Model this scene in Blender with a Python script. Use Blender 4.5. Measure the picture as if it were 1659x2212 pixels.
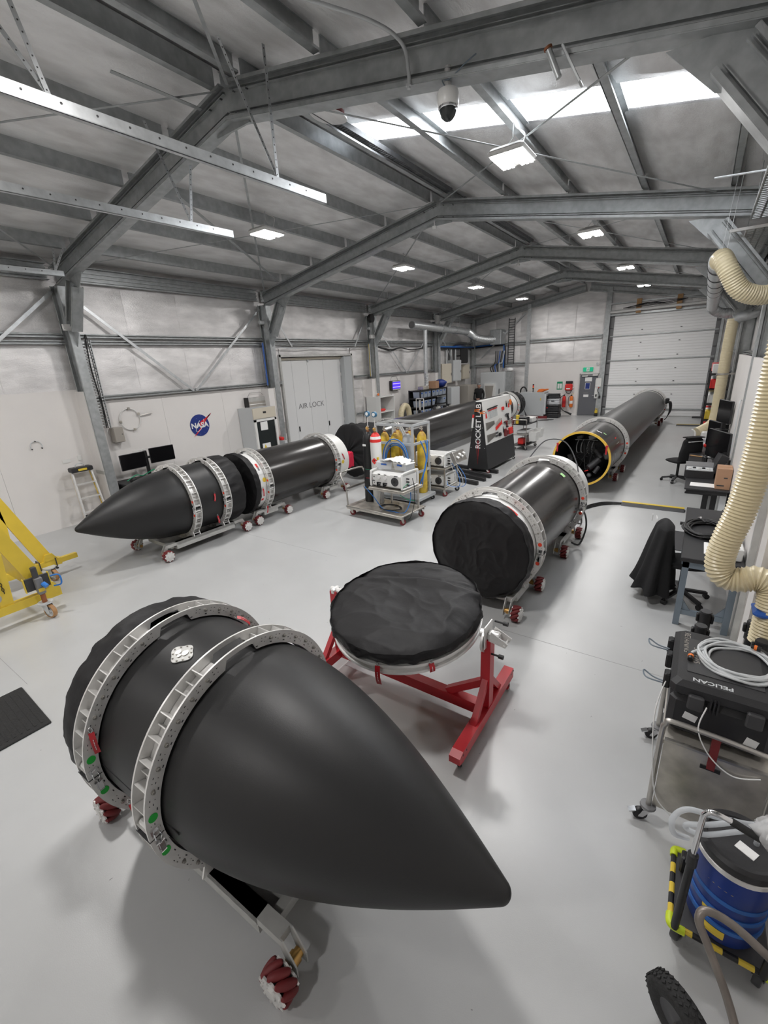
import bpy, math, random
from mathutils import Matrix, Vector, noise
random.seed(7)
for _o in list(bpy.data.objects): bpy.data.objects.remove(_o)
SC = bpy.context.scene
COL = SC.collection
PI = math.pi
ORD = ['first', 'second', 'third', 'fourth', 'fifth', 'sixth', 'seventh', 'eighth', 'ninth', 'tenth', 'eleventh', 'twelfth', 'thirteenth', 'fourteenth', 'fifteenth', 'sixteenth']

# ---------------------------------------------------------------- camera
cam_d = bpy.data.cameras.new('camera')
cam = bpy.data.objects.new('camera', cam_d); COL.objects.link(cam)
cam_d.sensor_fit = 'VERTICAL'; cam_d.sensor_height = 36.0
cam_d.lens = 947.3/2212*36.0
cam_d.clip_start = 0.05; cam_d.clip_end = 200
_yaw, _pitch, _roll = -0.619937, 0.323017, -0.0548085
_f = Vector((math.sin(_yaw)*math.cos(_pitch), math.cos(_yaw)*math.cos(_pitch), -math.sin(_pitch)))
_r = Vector((math.cos(_yaw), -math.sin(_yaw), 0)); _u = _r.cross(_f)
_r2 = _r*math.cos(_roll)+_u*math.sin(_roll); _u2 = _u*math.cos(_roll)-_r*math.sin(_roll)
cam.matrix_world = Matrix(((_r2.x, _u2.x, -_f.x, 0.0), (_r2.y, _u2.y, -_f.y, 0.0), (_r2.z, _u2.z, -_f.z, 3.0), (0, 0, 0, 1)))
SC.camera = cam

# ---------------------------------------------------------------- world and exposure
W = bpy.data.worlds.new('world'); SC.world = W; W.use_nodes = True
_bg = W.node_tree.nodes['Background']; _bg.inputs[0].default_value = (0.86, 0.92, 1.0, 1); _bg.inputs[1].default_value = 1.0
SC.view_settings.view_transform = 'Standard'; SC.view_settings.look = 'None'
SC.view_settings.gamma = 1.0; SC.view_settings.use_curve_mapping = False
SC.view_settings.exposure = 0.54
LAMP_W = 62.0          # power of one high bay lamp
SKY_E = 7.0            # glow of the translucent roof sheet
try:
    SC.cycles.use_denoising = True
    SC.cycles.max_bounces = 5; SC.cycles.diffuse_bounces = 3; SC.cycles.glossy_bounces = 3; SC.cycles.transparent_max_bounces = 6
    SC.cycles.use_adaptive_sampling = True; SC.cycles.adaptive_threshold = 0.08; SC.cycles.adaptive_min_samples = 12
    SC.cycles.sample_clamp_indirect = 6.0
    SC.cycles.caustics_reflective = False; SC.cycles.caustics_refractive = False
except Exception: pass

# ---------------------------------------------------------------- materials
MATS = {}
def mat(name, col, rough=0.5, metal=0.0, var=0.0, vscale=4.0, bump=0.0, bscale=40.0, spec=0.5, alpha=1.0, emit=0.0, trans=0.0, stretch=None, col2=None, coat=0.0):
    if name in MATS: return MATS[name]
    m = bpy.data.materials.new(name); m.use_nodes = True; MATS[name] = m
    nt = m.node_tree; b = nt.nodes['Principled BSDF']
    c = (col[0], col[1], col[2], 1)
    b.inputs['Base Color'].default_value = c
    b.inputs['Roughness'].default_value = rough; b.inputs['Metallic'].default_value = metal
    b.inputs['Specular IOR Level'].default_value = spec
    if coat: b.inputs['Coat Weight'].default_value = coat; b.inputs['Coat Roughness'].default_value = 0.15
    if alpha < 1: b.inputs['Alpha'].default_value = alpha
    if trans: b.inputs['Transmission Weight'].default_value = trans
    if emit: b.inputs['Emission Color'].default_value = c; b.inputs['Emission Strength'].default_value = emit
    if var or bump:
        tc = nt.nodes.new('ShaderNodeTexCoord'); mp = nt.nodes.new('ShaderNodeMapping')
        nt.links.new(tc.outputs['Object'], mp.inputs[0])
        if stretch: mp.inputs['Scale'].default_value = stretch
    if var:
        n = nt.nodes.new('ShaderNodeTexNoise'); n.inputs['Scale'].default_value = vscale; n.inputs['Detail'].default_value = 5
        r = nt.nodes.new('ShaderNodeValToRGB')
        lo = col2 if col2 else tuple(v*(1-var) for v in col); hi = tuple(min(1, v*(1+var)) for v in col)
        r.color_ramp.elements[0].position = 0.32; r.color_ramp.elements[1].position = 0.68
        r.color_ramp.elements[0].color = (*lo, 1); r.color_ramp.elements[1].color = (*hi, 1)
        nt.links.new(mp.outputs[0], n.inputs['Vector']); nt.links.new(n.outputs['Fac'], r.inputs['Fac'])
        nt.links.new(r.outputs['Color'], b.inputs['Base Color'])
    if bump:
        n2 = nt.nodes.new('ShaderNodeTexNoise'); n2.inputs['Scale'].default_value = bscale; n2.inputs['Detail'].default_value = 3
        bp = nt.nodes.new('ShaderNodeBump'); bp.inputs['Strength'].default_value = bump; bp.inputs['Distance'].default_value = 0.02
        nt.links.new(mp.outputs[0], n2.inputs['Vector']); nt.links.new(n2.outputs['Fac'], bp.inputs['Height'])
        nt.links.new(bp.outputs['Normal'], b.inputs['Normal'])
    return m

mat('floor_epoxy', (0.505, 0.512, 0.512), 0.30, var=0.035, vscale=1.3, bump=0.03, bscale=180, spec=0.5)
mat('foil', (0.80, 0.785, 0.78), 0.42, 0.5, var=0.14, vscale=1.6, bump=0.3, bscale=30, stretch=(1, 1, 3.0))
mat('foil_roof', (0.90, 0.885, 0.88), 0.45, 0.35, var=0.14, vscale=1.5, bump=0.3, bscale=26, stretch=(3.0, 1, 1))
mat('galv', (0.44, 0.46, 0.465), 0.42, 0.6, var=0.13, vscale=9)
mat('galv_light', (0.60, 0.62, 0.63), 0.36, 0.75, var=0.10, vscale=12)
mat('galv_dark', (0.10, 0.105, 0.11), 0.5, 0.5, var=0.2, vscale=10)
mat('white_panel', (0.80, 0.775, 0.755), 0.45, var=0.02, vscale=1.5)
mat('white_paint', (0.74, 0.735, 0.72), 0.4)
mat('white_gloss', (0.80, 0.80, 0.78), 0.28)
mat('door_white', (0.74, 0.745, 0.745), 0.45)
mat('sect_white', (0.93, 0.935, 0.935), 0.4, bump=0.05, bscale=60)
mat('grey_paint', (0.47, 0.49, 0.50), 0.4)
mat('grey_light', (0.58, 0.60, 0.61), 0.45)
mat('grey_door', (0.13, 0.135, 0.15), 0.45)
mat('blue_grey', (0.17, 0.21, 0.25), 0.42, var=0.08)
mat('beige', (0.62, 0.57, 0.47), 0.5)
mat('taupe', (0.36, 0.335, 0.30), 0.5)
mat('black', (0.012, 0.012, 0.013), 0.45)
mat('black_matte', (0.016, 0.016, 0.017), 0.75)
mat('black_rubber', (0.02, 0.02, 0.02), 0.85, bump=0.3, bscale=60)
mat('black_plastic', (0.022, 0.022, 0.024), 0.5, bump=0.08, bscale=150)
mat('black_gloss', (0.006, 0.006, 0.007), 0.12)
mat('dark_grey', (0.05, 0.05, 0.053), 0.5, var=0.1)
mat('mid_grey', (0.2, 0.2, 0.205), 0.5)
mat('fairing_black', (0.0145, 0.0145, 0.015), 0.46, bump=0.05, bscale=220, spec=0.45)
mat('carbon', (0.030, 0.028, 0.027), 0.22, var=0.10, vscale=60, stretch=(1, 14, 1), spec=0.5)
mat('carbon_grey', (0.060, 0.060, 0.060), 0.36, var=0.10, vscale=60, stretch=(1, 14, 1), spec=0.5)
mat('cloth_black', (0.009, 0.0085, 0.0095), 0.55, bump=0.10, bscale=30, spec=0.35)
mat('cloth_dark', (0.010, 0.010, 0.011), 0.9, bump=0.2, bscale=90)
mat('alu', (0.80, 0.79, 0.77), 0.40, 0.45, var=0.06, vscale=14)
mat('alu_matte', (0.55, 0.55, 0.53), 0.5, 0.55, var=0.08, vscale=10)
mat('steel', (0.50, 0.48, 0.45), 0.33, 0.85, var=0.10, vscale=8)
mat('steel_worn', (0.56, 0.53, 0.48), 0.42, 0.75, var=0.25, vscale=6)
mat('chrome', (0.75, 0.75, 0.76), 0.12, 1.0)
mat('red', (0.50, 0.018, 0.028), 0.38)
mat('red_bright', (0.75, 0.035, 0.03), 0.45)
mat('red_dark', (0.17, 0.018, 0.02), 0.6)
mat('red_dot', (0.85, 0.07, 0.03), 0.5)
mat('red_cloth', (0.62, 0.01, 0.05), 0.7)
mat('orange', (0.85, 0.20, 0.03), 0.45)
mat('green_dot', (0.02, 0.48, 0.06), 0.5)
mat('green', (0.01, 0.30, 0.14), 0.5)
mat('green_note', (0.45, 0.75, 0.35), 0.6)
mat('yellow', (0.80, 0.58, 0.06), 0.4, var=0.05)
mat('yellow_ring', (0.78, 0.50, 0.07), 0.45)
mat('yellow_worn', (0.72, 0.52, 0.05), 0.45, var=0.25, vscale=5, col2=(0.42, 0.24, 0.04))
mat('yellow_green', (0.62, 0.75, 0.03), 0.45)
mat('hose_cream', (0.72, 0.63, 0.42), 0.32, spec=0.6)
mat('hose_cream_dark', (0.50, 0.42, 0.25), 0.45)
mat('blue', (0.02, 0.10, 0.42), 0.4)
mat('blue_drum', (0.008, 0.035, 0.22), 0.4)
mat('blue_hose', (0.03, 0.20, 0.62), 0.4)
mat('blue_strap', (0.03, 0.14, 0.46), 0.6)
mat('cardboard', (0.43, 0.25, 0.15), 0.7, var=0.05)
mat('wood', (0.42, 0.24, 0.10), 0.6, var=0.2, vscale=12)
mat('paper', (0.85, 0.85, 0.84), 0.7)
mat('brass', (0.60, 0.36, 0.12), 0.35, 0.8)
mat('copper_rust', (0.28, 0.10, 0.04), 0.6, 0.3, var=0.3)
mat('skin', (0.55, 0.30, 0.22), 0.55)
mat('translucent', (0.80, 0.84, 0.88), 0.3, alpha=0.45)
mat('clear_plastic', (0.82, 0.85, 0.90), 0.2, alpha=0.38)
mat('clear_film', (0.85, 0.85, 0.85), 0.25, alpha=0.35)
mat('glass_dark', (0.03, 0.035, 0.035), 0.08)
mat('tan_wheel', (0.45, 0.24, 0.10), 0.5)
mat('gauge_blue', (0.05, 0.17, 0.30), 0.4)
mat('nasa_blue', (0.012, 0.035, 0.22), 0.5)
mat('nasa_red', (0.70, 0.02, 0.03), 0.5)
mat('uv', (0.06, 0.03, 0.75), 0.4, emit=0.9)
mat('uv_tube', (0.22, 0.16, 1.0), 0.4, emit=1.8)
mat('led', (1.0, 0.98, 0.96), 0.4, emit=9.0)
mat('sky_sheet', (0.93, 0.96, 1.0), 0.5, emit=SKY_E)
mat('exit_green', (0.01, 0.42, 0.22), 0.5, emit=0.25)
mat('bin_blue', (0.50, 0.57, 0.68), 0.3, alpha=0.8)
mat('steel_brown', (0.20, 0.175, 0.155), 0.38, 0.5, var=0.2, vscale=8)
mat('stain', (0.30, 0.30, 0.30), 0.6)

# ---------------------------------------------------------------- mesh builder
class G:
    def __init__(s, M=None):
        s.v = []; s.f = []; s.mi = []; s.M = M.copy() if M else Matrix.Identity(4); s.m = 0
    def add(s, vs, fs):
        n = len(s.v); M = s.M
        s.v += [tuple(M @ Vector(p)) for p in vs]
        s.f += [tuple(i+n for i in f) for f in fs]; s.mi += [s.m]*len(fs)
        return s
    def box(s, c, d, R=None):
        x, y, z = d[0]/2, d[1]/2, d[2]/2
        vs = [Vector((a*x, b*y, e*z)) for e in (-1, 1) for b in (-1, 1) for a in (-1, 1)]
        if R is not None: vs = [R @ p for p in vs]
        c = Vector(c)
        return s.add([p+c for p in vs], [(0, 2, 3, 1), (4, 5, 7, 6), (0, 1, 5, 4), (2, 6, 7, 3), (0, 4, 6, 2), (1, 3, 7, 5)])
    def bb(s, x0, x1, y0, y1, z0, z1):
        return s.box(((x0+x1)/2, (y0+y1)/2, (z0+z1)/2), (abs(x1-x0), abs(y1-y0), abs(z1-z0)))
    def rbox(s, c, d, r=0.02, R=None):
        # box with its edges chamfered all round
        x, y, z = d[0]/2, d[1]/2, d[2]/2; r = min(r, x*.99, y*.99, z*.99)
        prof = [(-z, r), (-z+r, 0), (z-r, 0), (z, r)]
        vs = []
        for zz, i in prof:
            X, Y = x-i, y-i; q = r
            vs += [(-X+q, -Y, zz), (X-q, -Y, zz), (X, -Y+q, zz), (X, Y-q, zz), (X-q, Y, zz), (-X+q, Y, zz), (-X, Y-q, zz), (-X, -Y+q, zz)]
        fs = [tuple(range(7, -1, -1)), tuple(range(24, 32))]
        for k in range(3):
            for j in range(8): fs.append((k*8+j, k*8+(j+1) % 8, k*8+8+(j+1) % 8, k*8+8+j))
        vs = [Vector(p) for p in vs]
        if R is not None: vs = [R @ p for p in vs]
        c = Vector(c)
        return s.add([p+c for p in vs], fs)
    def bar(s, p0, p1, w, h, up=(0, 0, 1), ext=0.0):
        # rectangular bar from p0 to p1, w across, h along up
        p0, p1 = Vector(p0), Vector(p1); d = (p1-p0).normalized(); up = Vector(up)
        p0 = p0-d*ext; p1 = p1+d*ext
        sd = d.cross(up)
        if sd.length < 1e-4: sd = d.cross(Vector((1, 0, 0)))
        sd.normalize(); u = sd.cross(d)
        vs = [p+sd*(a*w/2)+u*(b*h/2) for p in (p0, p1) for a, b in ((-1, -1), (1, -1), (1, 1), (-1, 1))]
        return s.add(vs, [(3, 2, 1, 0), (4, 5, 6, 7), (0, 1, 5, 4), (1, 2, 6, 5), (2, 3, 7, 6), (3, 0, 4, 7)])
    def cyl(s, p0, p1, r, r1=None, n=16, caps=True):
        p0, p1 = Vector(p0), Vector(p1); r1 = r if r1 is None else r1
        d = (p1-p0).normalized(); a = Vector((0, 0, 1)) if abs(d.z) < .9 else Vector((1, 0, 0))
        e1 = d.cross(a).normalized(); e2 = d.cross(e1)
        vs = [p+(e1*math.cos(2*PI*i/n)+e2*math.sin(2*PI*i/n))*q for p, q in ((p0, r), (p1, r1)) for i in range(n)]
        fs = [(i, (i+1) % n, n+(i+1) % n, n+i) for i in range(n)]
        if caps: fs += [tuple(range(n-1, -1, -1)), tuple(range(n, 2*n))]
        return s.add(vs, fs)
    def tube(s, pts, r, n=8, closed=False, rf=None):
        pts = [Vector(p) for p in pts]; m = len(pts); vs = []; e1 = None
        for i, p in enumerate(pts):
            if closed: d = pts[(i+1) % m]-pts[i-1]
            else: d = pts[min(i+1, m-1)]-pts[max(i-1, 0)]
            d.normalize()
            if e1 is None:
                a = Vector((0, 0, 1)) if abs(d.z) < .9 else Vector((1, 0, 0)); e1 = d.cross(a).normalized()
            else:
                e1 = (e1-d*e1.dot(d)).normalized()
            e2 = d.cross(e1); q = rf(i/(m-1)) if rf else r
            vs += [p+(e1*math.cos(2*PI*k/n)+e2*math.sin(2*PI*k/n))*q for k in range(n)]
        fs = []
        for i in range(m if closed else m-1):
            a, b = i*n, ((i+1) % m)*n
            fs += [(a+k, a+(k+1) % n, b+(k+1) % n, b+k) for k in range(n)]
        if not closed: fs += [tuple(range(n-1, -1, -1)), tuple(range((m-1)*n, m*n))]
        return s.add(vs, fs)
    def lathe(s, prof, n=32, o=(0, 0, 0), ax='z', cap0=True, cap1=True, a0=0, a1=2*PI):
        # prof: list of (radius, height)
        o = Vector(o); vs = []; full = abs(a1-a0-2*PI) < 1e-6; k = n if full else n+1
        for r, h in prof:
            for i in range(k):
                a = a0+(a1-a0)*i/n; c, q = r*math.cos(a), r*math.sin(a)
                vs.append(o+(Vector((c, q, h)) if ax == 'z' else Vector((h, c, q)) if ax == 'x' else Vector((q, h, c))))
        fs = []
        for j in range(len(prof)-1):
            for i in range(n): fs.append((j*k+i, j*k+(i+1) % k, (j+1)*k+(i+1) % k, (j+1)*k+i))
        if full and cap0 and prof[0][0] > 1e-5: fs.append(tuple(range(n-1, -1, -1)))
        if full and cap1 and prof[-1][0] > 1e-5: fs.append(tuple(range((len(prof)-1)*k, len(prof)*k)))
        return s.add(vs, fs)
    def prism(s, poly, o, eu, ev, ew):
        # polygon in (u,v), from o, extruded along ew
        o, eu, ev, ew = Vector(o), Vector(eu), Vector(ev), Vector(ew); n = len(poly)
        vs = [o+eu*a+ev*b for a, b in poly]+[o+eu*a+ev*b+ew for a, b in poly]
        return s.add(vs, [tuple(range(n-1, -1, -1)), tuple(range(n, 2*n))]+[(i, (i+1) % n, n+(i+1) % n, n+i) for i in range(n)])
    def grid(s, fn, nu, nv, wu=False):
        vs = [fn(i/nu, j/nv) for j in range(nv+1) for i in range(nu+(0 if wu else 1))]; k = nu if wu else nu+1
        return s.add(vs, [(j*k+i, j*k+(i+1) % k, (j+1)*k+(i+1) % k, (j+1)*k+i) for j in range(nv) for i in range(nu)])
    def sphere(s, c, r, n=14, sq=(1, 1, 1)):
        c = Vector(c); m = n//2; vs = []
        for j in range(m+1):
            t = PI*j/m
            for i in range(n):
                a = 2*PI*i/n; vs.append(c+Vector((r*sq[0]*math.sin(t)*math.cos(a), r*sq[1]*math.sin(t)*math.sin(a), r*sq[2]*math.cos(t))))
        return s.add(vs, [(j*n+i, (j+1)*n+i, (j+1)*n+(i+1) % n, j*n+(i+1) % n) for j in range(m) for i in range(n)])
    def mesh(s, name, mats, smooth=None):
        me = bpy.data.meshes.new(name); me.from_pydata(s.v, [], s.f)
        for m in (mats if isinstance(mats, (list, tuple)) else [mats]): me.materials.append(MATS[m])
        if len(me.materials) > 1: me.polygons.foreach_set('material_index', s.mi)
        if smooth:
            me.polygons.foreach_set('use_smooth', [True]*len(me.polygons))
            me.set_sharp_from_angle(angle=math.radians(smooth))
        me.update(); return me
    def obj(s, name, mats, parent=None, smooth=None):
        return put(name, s.mesh(name, mats, smooth), parent)

def put(name, me, parent=None, M=None):
    o = bpy.data.objects.new(name, me); COL.objects.link(o)
    if parent is not None: o.parent = parent
    if M is not None: o.matrix_local = M
    return o
def tag(o, label, cat, group=None, kind=None):
    o['label'] = label; o['category'] = cat
    if group: o['group'] = group
    if kind: o['kind'] = kind
    return o
def thing(name, label, cat, loc=(0, 0, 0), rz=0.0, group=None, kind=None):
    o = bpy.data.objects.new(name, None); COL.objects.link(o); o.empty_display_size = 0.1
    o.location = loc; o.rotation_euler = (0, 0, rz)
    return tag(o, label, cat, group, kind)
def dup(root, loc=None, rz=None, label=None, M=None):
    r = root.copy(); COL.objects.link(r)
    if loc is not None: r.location = loc
    if rz is not None: r.rotation_euler = (0, 0, rz)
    if label: r['label'] = label
    for ch in list(root.children):
        c = ch.copy(); COL.objects.link(c); c.parent = r
        for g in list(ch.children):
            d = g.copy(); COL.objects.link(d); d.parent = c
    return r
def text(name, body, size, mt, parent, M, ext=0.0015, sx=1.0, align='CENTER', bold=0.0):
    cu = bpy.data.curves.new(name, 'FONT'); cu.body = body; cu.size = size; cu.extrude = ext; cu.align_x = align; cu.align_y = 'CENTER'
    cu.offset = bold
    o = bpy.data.objects.new(name, cu); COL.objects.link(o)
    bpy.context.view_layer.update()
    me = bpy.data.meshes.new_from_object(o); bpy.data.objects.remove(o)
    me.name = name; me.materials.clear(); me.materials.append(MATS[mt])
    return put(name, me, parent, M @ Matrix.Diagonal((sx, 1, 1, 1)))
def basis(o, ex, ey):
    ex, ey = Vector(ex).normalized(), Vector(ey).normalized(); ez = ex.cross(ey)
    return Matrix(((ex.x, ey.x, ez.x, o[0]), (ex.y, ey.y, ez.y, o[1]), (ex.z, ey.z, ez.z, o[2]), (0, 0, 0, 1)))
def T(x, y, z): return Matrix.Translation((x, y, z))
def RZ(a): return Matrix.Rotation(a, 4, 'Z')
def RX(a): return Matrix.Rotation(a, 4, 'X')
def RY(a): return Matrix.Rotation(a, 4, 'Y')
def spline(pts, n=8, closed=False):
    P = [Vector(p) for p in pts]; m = len(P); out = []
    for i in range(m if closed else m-1):
        if closed: a, b, c, d = P[i-1], P[i], P[(i+1) % m], P[(i+2) % m]
        else: a, b, c, d = P[max(i-1, 0)], P[i], P[i+1], P[min(i+2, m-1)]
        for k in range(n):
            t = k/n
            out.append(0.5*((2*b)+(c-a)*t+(2*a-5*b+4*c-d)*t*t+(3*b-a-3*c+d)*t**3))
    if not closed: out.append(P[-1])
    return out
# ================================================================ building shell
XL, XR, YN, YF = -10.94, 0.90, -5.8, 24.9      # wall planes
XC = -5.0                                      # ridge line
FR = [-0.92, 4.35, 9.58, 14.87, 20.12]         # portal frames along y
def zroof(x): return 6.36-0.184*abs(x-XC)
def ztop(x): return 6.18-0.184*abs(x-XC)       # top of the rafters

fl = G().bb(XL-.2, XR+.3, YN, YF+3.2, -0.25, 0.0).obj('floor', 'floor_epoxy')
tag(fl, 'pale grey glossy epoxy floor of the hangar', 'floor', kind='structure')
g = G()
for (x, y, L, a) in ((-4.3, 4.35, 5.5, 0.02), (-0.9, 6.0, 2.6, 0.5)): pass
j = G()
j.bb(-6.6, -5.4, 0.915, 0.919, 0.0003, 0.0009); j.bb(-1.9, 0.6, 4.338, 4.343, 0.0003, 0.0009); j.bb(-7.0, -4.6, 5.0, 5.004, .0003, .0009)
o = j.obj('floor_joint', 'stain', fl)
r_ = random.Random(3); j = G()
for k in range(70):
    x, y = r_.uniform(-6.2, .3), r_.uniform(.4, 8.5); a = r_.uniform(0, PI); L = r_.uniform(.004, .03)
    j.box((x, y, .0006), (L, .004, .0006), Matrix.Rotation(a, 3, 'Z'))
o = j.obj('floor_scuffs', 'stain', fl); o['kind'] = 'stuff'

# ---- roof: every foil strip sags between two purlins
ceil = G().prism([(XL-.1, zroof(XL)+.10), (XC, zroof(XC)+.10), (XR+.1, zroof(XR)+.10), (XR+.1, zroof(XR)+.14), (XC, zroof(XC)+.14), (XL-.1, zroof(XL)+.14)], (0, YN, 0), (1, 0, 0), (0, 0, 1), (0, .001, 0))
ceil = G()
SKY0, SKY1 = 6.34, 7.06
def roofslab(y0, y1):
    for a, b in ((XL-.1, XC), (XC, XR+.1)):
        if a == XC and (y0 >= SKY0-.01 and y1 <= SKY1+.01): continue
        ceil.add([(a, y0, zroof(a)+.10), (b, y0, zroof(b)+.10), (b, y1, zroof(b)+.10), (a, y1, zroof(a)+.10), (a, y0, zroof(a)+.13), (b, y0, zroof(b)+.13), (b, y1, zroof(b)+.13), (a, y1, zroof(a)+.13)],
                 [(0, 3, 2, 1), (4, 5, 6, 7), (0, 1, 5, 4), (1, 2, 6, 5), (2, 3, 7, 6), (3, 0, 4, 7)])
roofslab(YN, SKY0); roofslab(SKY0, SKY1); roofslab(SKY1, YF+.1)
ceil = ceil.obj('ceiling', 'foil_roof')
tag(ceil, 'pitched hangar roof lined with crinkled silver foil between steel purlins', 'ceiling', kind='structure')
PX_R = [-4.82, -3.62, -2.42, -1.22, -0.02, 0.86]
PX_L = [-5.18, -6.36, -7.54, -8.72, -9.90, -10.90]
SW = (YF-YN)/24.0
def foil_mesh(x0, x1, y0, y1, k):
    e0 = abs(y0-SKY1) < .01 and x0 > XC; e1 = abs(y1-SKY0) < .01 and x0 > XC
    rr = random.Random(k*17+3); ph = rr.uniform(0, 6); am = (.04, .055, .045, .05, .05)[(k//24) % 5]
    def fn(u, v):
        x = x0+(x1-x0)*u; y = y0+(y1-y0)*v
        s = math.sin(PI*u)
        if e0: s *= min(1, v*(y1-y0)/.25)
        if e1: s *= min(1, (1-v)*(y1-y0)/.25)
        z = zroof(x)+.06-am*s - .012*math.sin(PI*v)*s + .006*math.sin(9*v+ph)*s*math.sin(PI*v)
        return (x, y, z)
    return G().grid(fn, 8, 6).mesh('foil_strip', 'foil_roof', 60)
for xs in (PX_R, PX_L):
    for i in range(5):
        for k in range(24):
            y0, y1 = YN+k*SW, YN+(k+1)*SW+.004
            if xs is PX_R:
                segs = []
                if y1 <= SKY0 or y0 >= SKY1: segs = [(y0, y1)]
                else:
                    if y0 < SKY0-.05: segs.append((y0, SKY0))
                    if y1 > SKY1+.05: segs.append((SKY1, y1))
            else: segs = [(y0, y1)]
            for a, b in segs: put('foil_strip', foil_mesh(xs[i], xs[i+1], a, b, k+i*24), ceil)
sk = G()
def skf(u, v):
    x = XC+.22+(XR-.2-XC)*u; y = SKY0+(SKY1-SKY0)*v
    return (x, y, zroof(x)+.085+.012*math.cos(v*2*PI*8))
sk.grid(skf, 2, 64); sk = sk.obj('window_1', 'sky_sheet', None, 60)
tag(sk, 'long translucent skylight sheet glowing white in the right roof slope', 'skylight', kind='structure')
# purlins: lipped channel, one length per bay
def purlin(x, y0, y1, d=.20, w=.075, flip=1):
    g = G(); zr = zroof(x)+.06; k = -0.184 if x > XC else 0.184
    g.bb(x-.006, x+.006, y0, y1, zr-d, zr)
    g.bb(x, x+flip*w, y0, y1, zr-d, zr-d+.008); g.bb(x, x+flip*w, y0, y1, zr-.008, zr)
    g.bb(x+flip*w-.004, x+flip*w+.004, y0, y1, zr-d, zr-d+.025)
    return g.obj('purlin', 'galv', ceil)
BAYS = [YN]+FR+[YF]
for bi in range(len(BAYS)-1):
    y0, y1 = BAYS[bi]+.05, BAYS[bi+1]-.05
    for x in PX_R[:-1]: purlin(x, y0, y1, flip=1)
    for x in PX_L[:-1]: purlin(x, y0, y1, flip=-1)
# perforated ridge channel beside the ridge purlin
g = G()
for y0, y1 in ((4.6, 9.3), (9.9, 14.6)):
    z = zroof(-4.7)-.12
    for k in range(int((y1-y0)/.055)): g.bb(-4.66, -4.56, y0+k*.055, y0+k*.055+.04, z-.012, z)
    g.bb(-4.67, -4.65, y0, y1, z-.02, z+.05); g.bb(-4.57, -4.55, y0, y1, z-.02, z+.05)
g.obj('slotted_channel', 'galv_dark', ceil)
# roof cross bracing straps
g = G()
def strap(g, a, b, w=.05):
    g.bar(a, b, .004, w, (0, 0, 1))
for b0, b1 in zip(FR[:-1], FR[1:]):
    for (xa, xb) in ((-4.9, -.2), (-.2, -4.9), (-5.1, -10.5), (-10.5, -5.1)):
        gg = G(); gg.bar((xa, b0+.1, ztop(xa)-.05), (xb, b1-.1, ztop(xb)-.05), .035, .004, (0, 0, 1))
        gg.obj('brace_strap', 'galv', ceil)
# ---- portal frames
RIBS = [(-.012, .012, -.18, .18)]
def csec(g, p0, p1, up, D=.36, Wd=.18):
    # back-to-back lipped channel: web with two ribs, flanges and lips
    p0, p1, up = Vector(p0), Vector(p1), Vector(up); d = (p1-p0).normalized(); sd = d.cross(up).normalized(); u = sd.cross(d)
    def b(a0, a1, h0, h1):
        m = sd*((a0+a1)/2)+u*((h0+h1)/2); g.bar(p0+m, p1+m, abs(a1-a0), abs(h1-h0), u)
    b(-.012, .012, -D/2, D/2)
    for q in (-1, 1):
        b(-Wd/2, Wd/2, q*D/2-.006, q*D/2+.006)
        for e in (-1, 1):
            b(e*Wd/2-.006, e*Wd/2+.006, q*(D/2-.016)-.016, q*(D/2-.016)+.016)
            b(e*.012, e*.05, q*D*.30-.018, q*D*.30-.012); b(e*.012, e*.05, q*D*.30+.012, q*D*.30+.018)
LBL = ['steel portal frame behind the viewpoint', 'nearest steel portal frame, carrying the dome camera', 'second steel portal frame, next to the air lock doors', 'third steel portal frame, beyond the air lock doors', 'farthest steel portal frame, over the long duct']
for fi, y in enumerate(FR):
    t = thing('portal_frame', LBL[fi], 'frame', (0, y, 0), kind='structure')
    zl = ztop(XL+.4)-.18
    for s_, xe in ((-1, XL+.26), (1, .80)):
        g = G(); csec(g, (XC+s_*.03, 0, ztop(XC)-.18), (xe, 0, ztop(xe)-.18), (0, 0, 1)); g.obj('rafter', 'galv', t)
        g = G(); xcl = XL+.22 if s_ < 0 else .82
        csec(g, (xcl, 0, 0), (xcl, 0, ztop(xcl)-.30), (1, 0, 0), D=.34); g.obj('column', 'galv', t)
        # knee brace with end gussets
        xk = xcl-s_*.17
        of = .62 if s_ < 0 else .86
        pa, pb = Vector((xk-s_*of, 0, ztop(xk-s_*of)-.36-.02)), Vector((xk+s_*.02, 0, 3.80 if s_ > 0 else 3.90))
        dd = (pb-pa).normalized()
        g = G(); gl = pa+dd*.16; gm = pb-dd*.14
        csec(g, gl, gm, (dd.z*s_, 0, -dd.x*s_), D=.25 if s_ < 0 else .28, Wd=.19); g.obj('knee_brace', 'galv', t)
        g = G(); g.prism([(-.30, .02), (.26, .02), (.16*1, -.34), (.02, -.30)], pa, (-s_*-1, 0, 0), (0, 0, 1), (0, .012, 0)); 
        g.prism([(0, 0.02), (0, .52), (-.22, .30)], (pb.x-s_*-0.0, -.006, pb.z-.28), (s_, 0, 0), (0, 0, 1), (0, .012, 0)); g.obj('gusset_plate', 'galv', t)
    g = G(); g.prism([(-.30, -.44), (.30, -.44), (.22, -.02), (-.22, -.02)], (XC, -.014, ztop(XC)), (1, 0, 0), (0, 0, 1), (0, .028, 0)); g.obj('apex_plate', 'galv', t)
    g = G()
    for x in (XC-.34, XC-.12, XC+.12, XC+.34):
        for dz in (-.08, -.30): g.cyl((x, -.045, ztop(x)+dz), (x, -.016, ztop(x)+dz), .014, n=8)
    g.obj('bolts', 'galv_dark', t)

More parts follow.
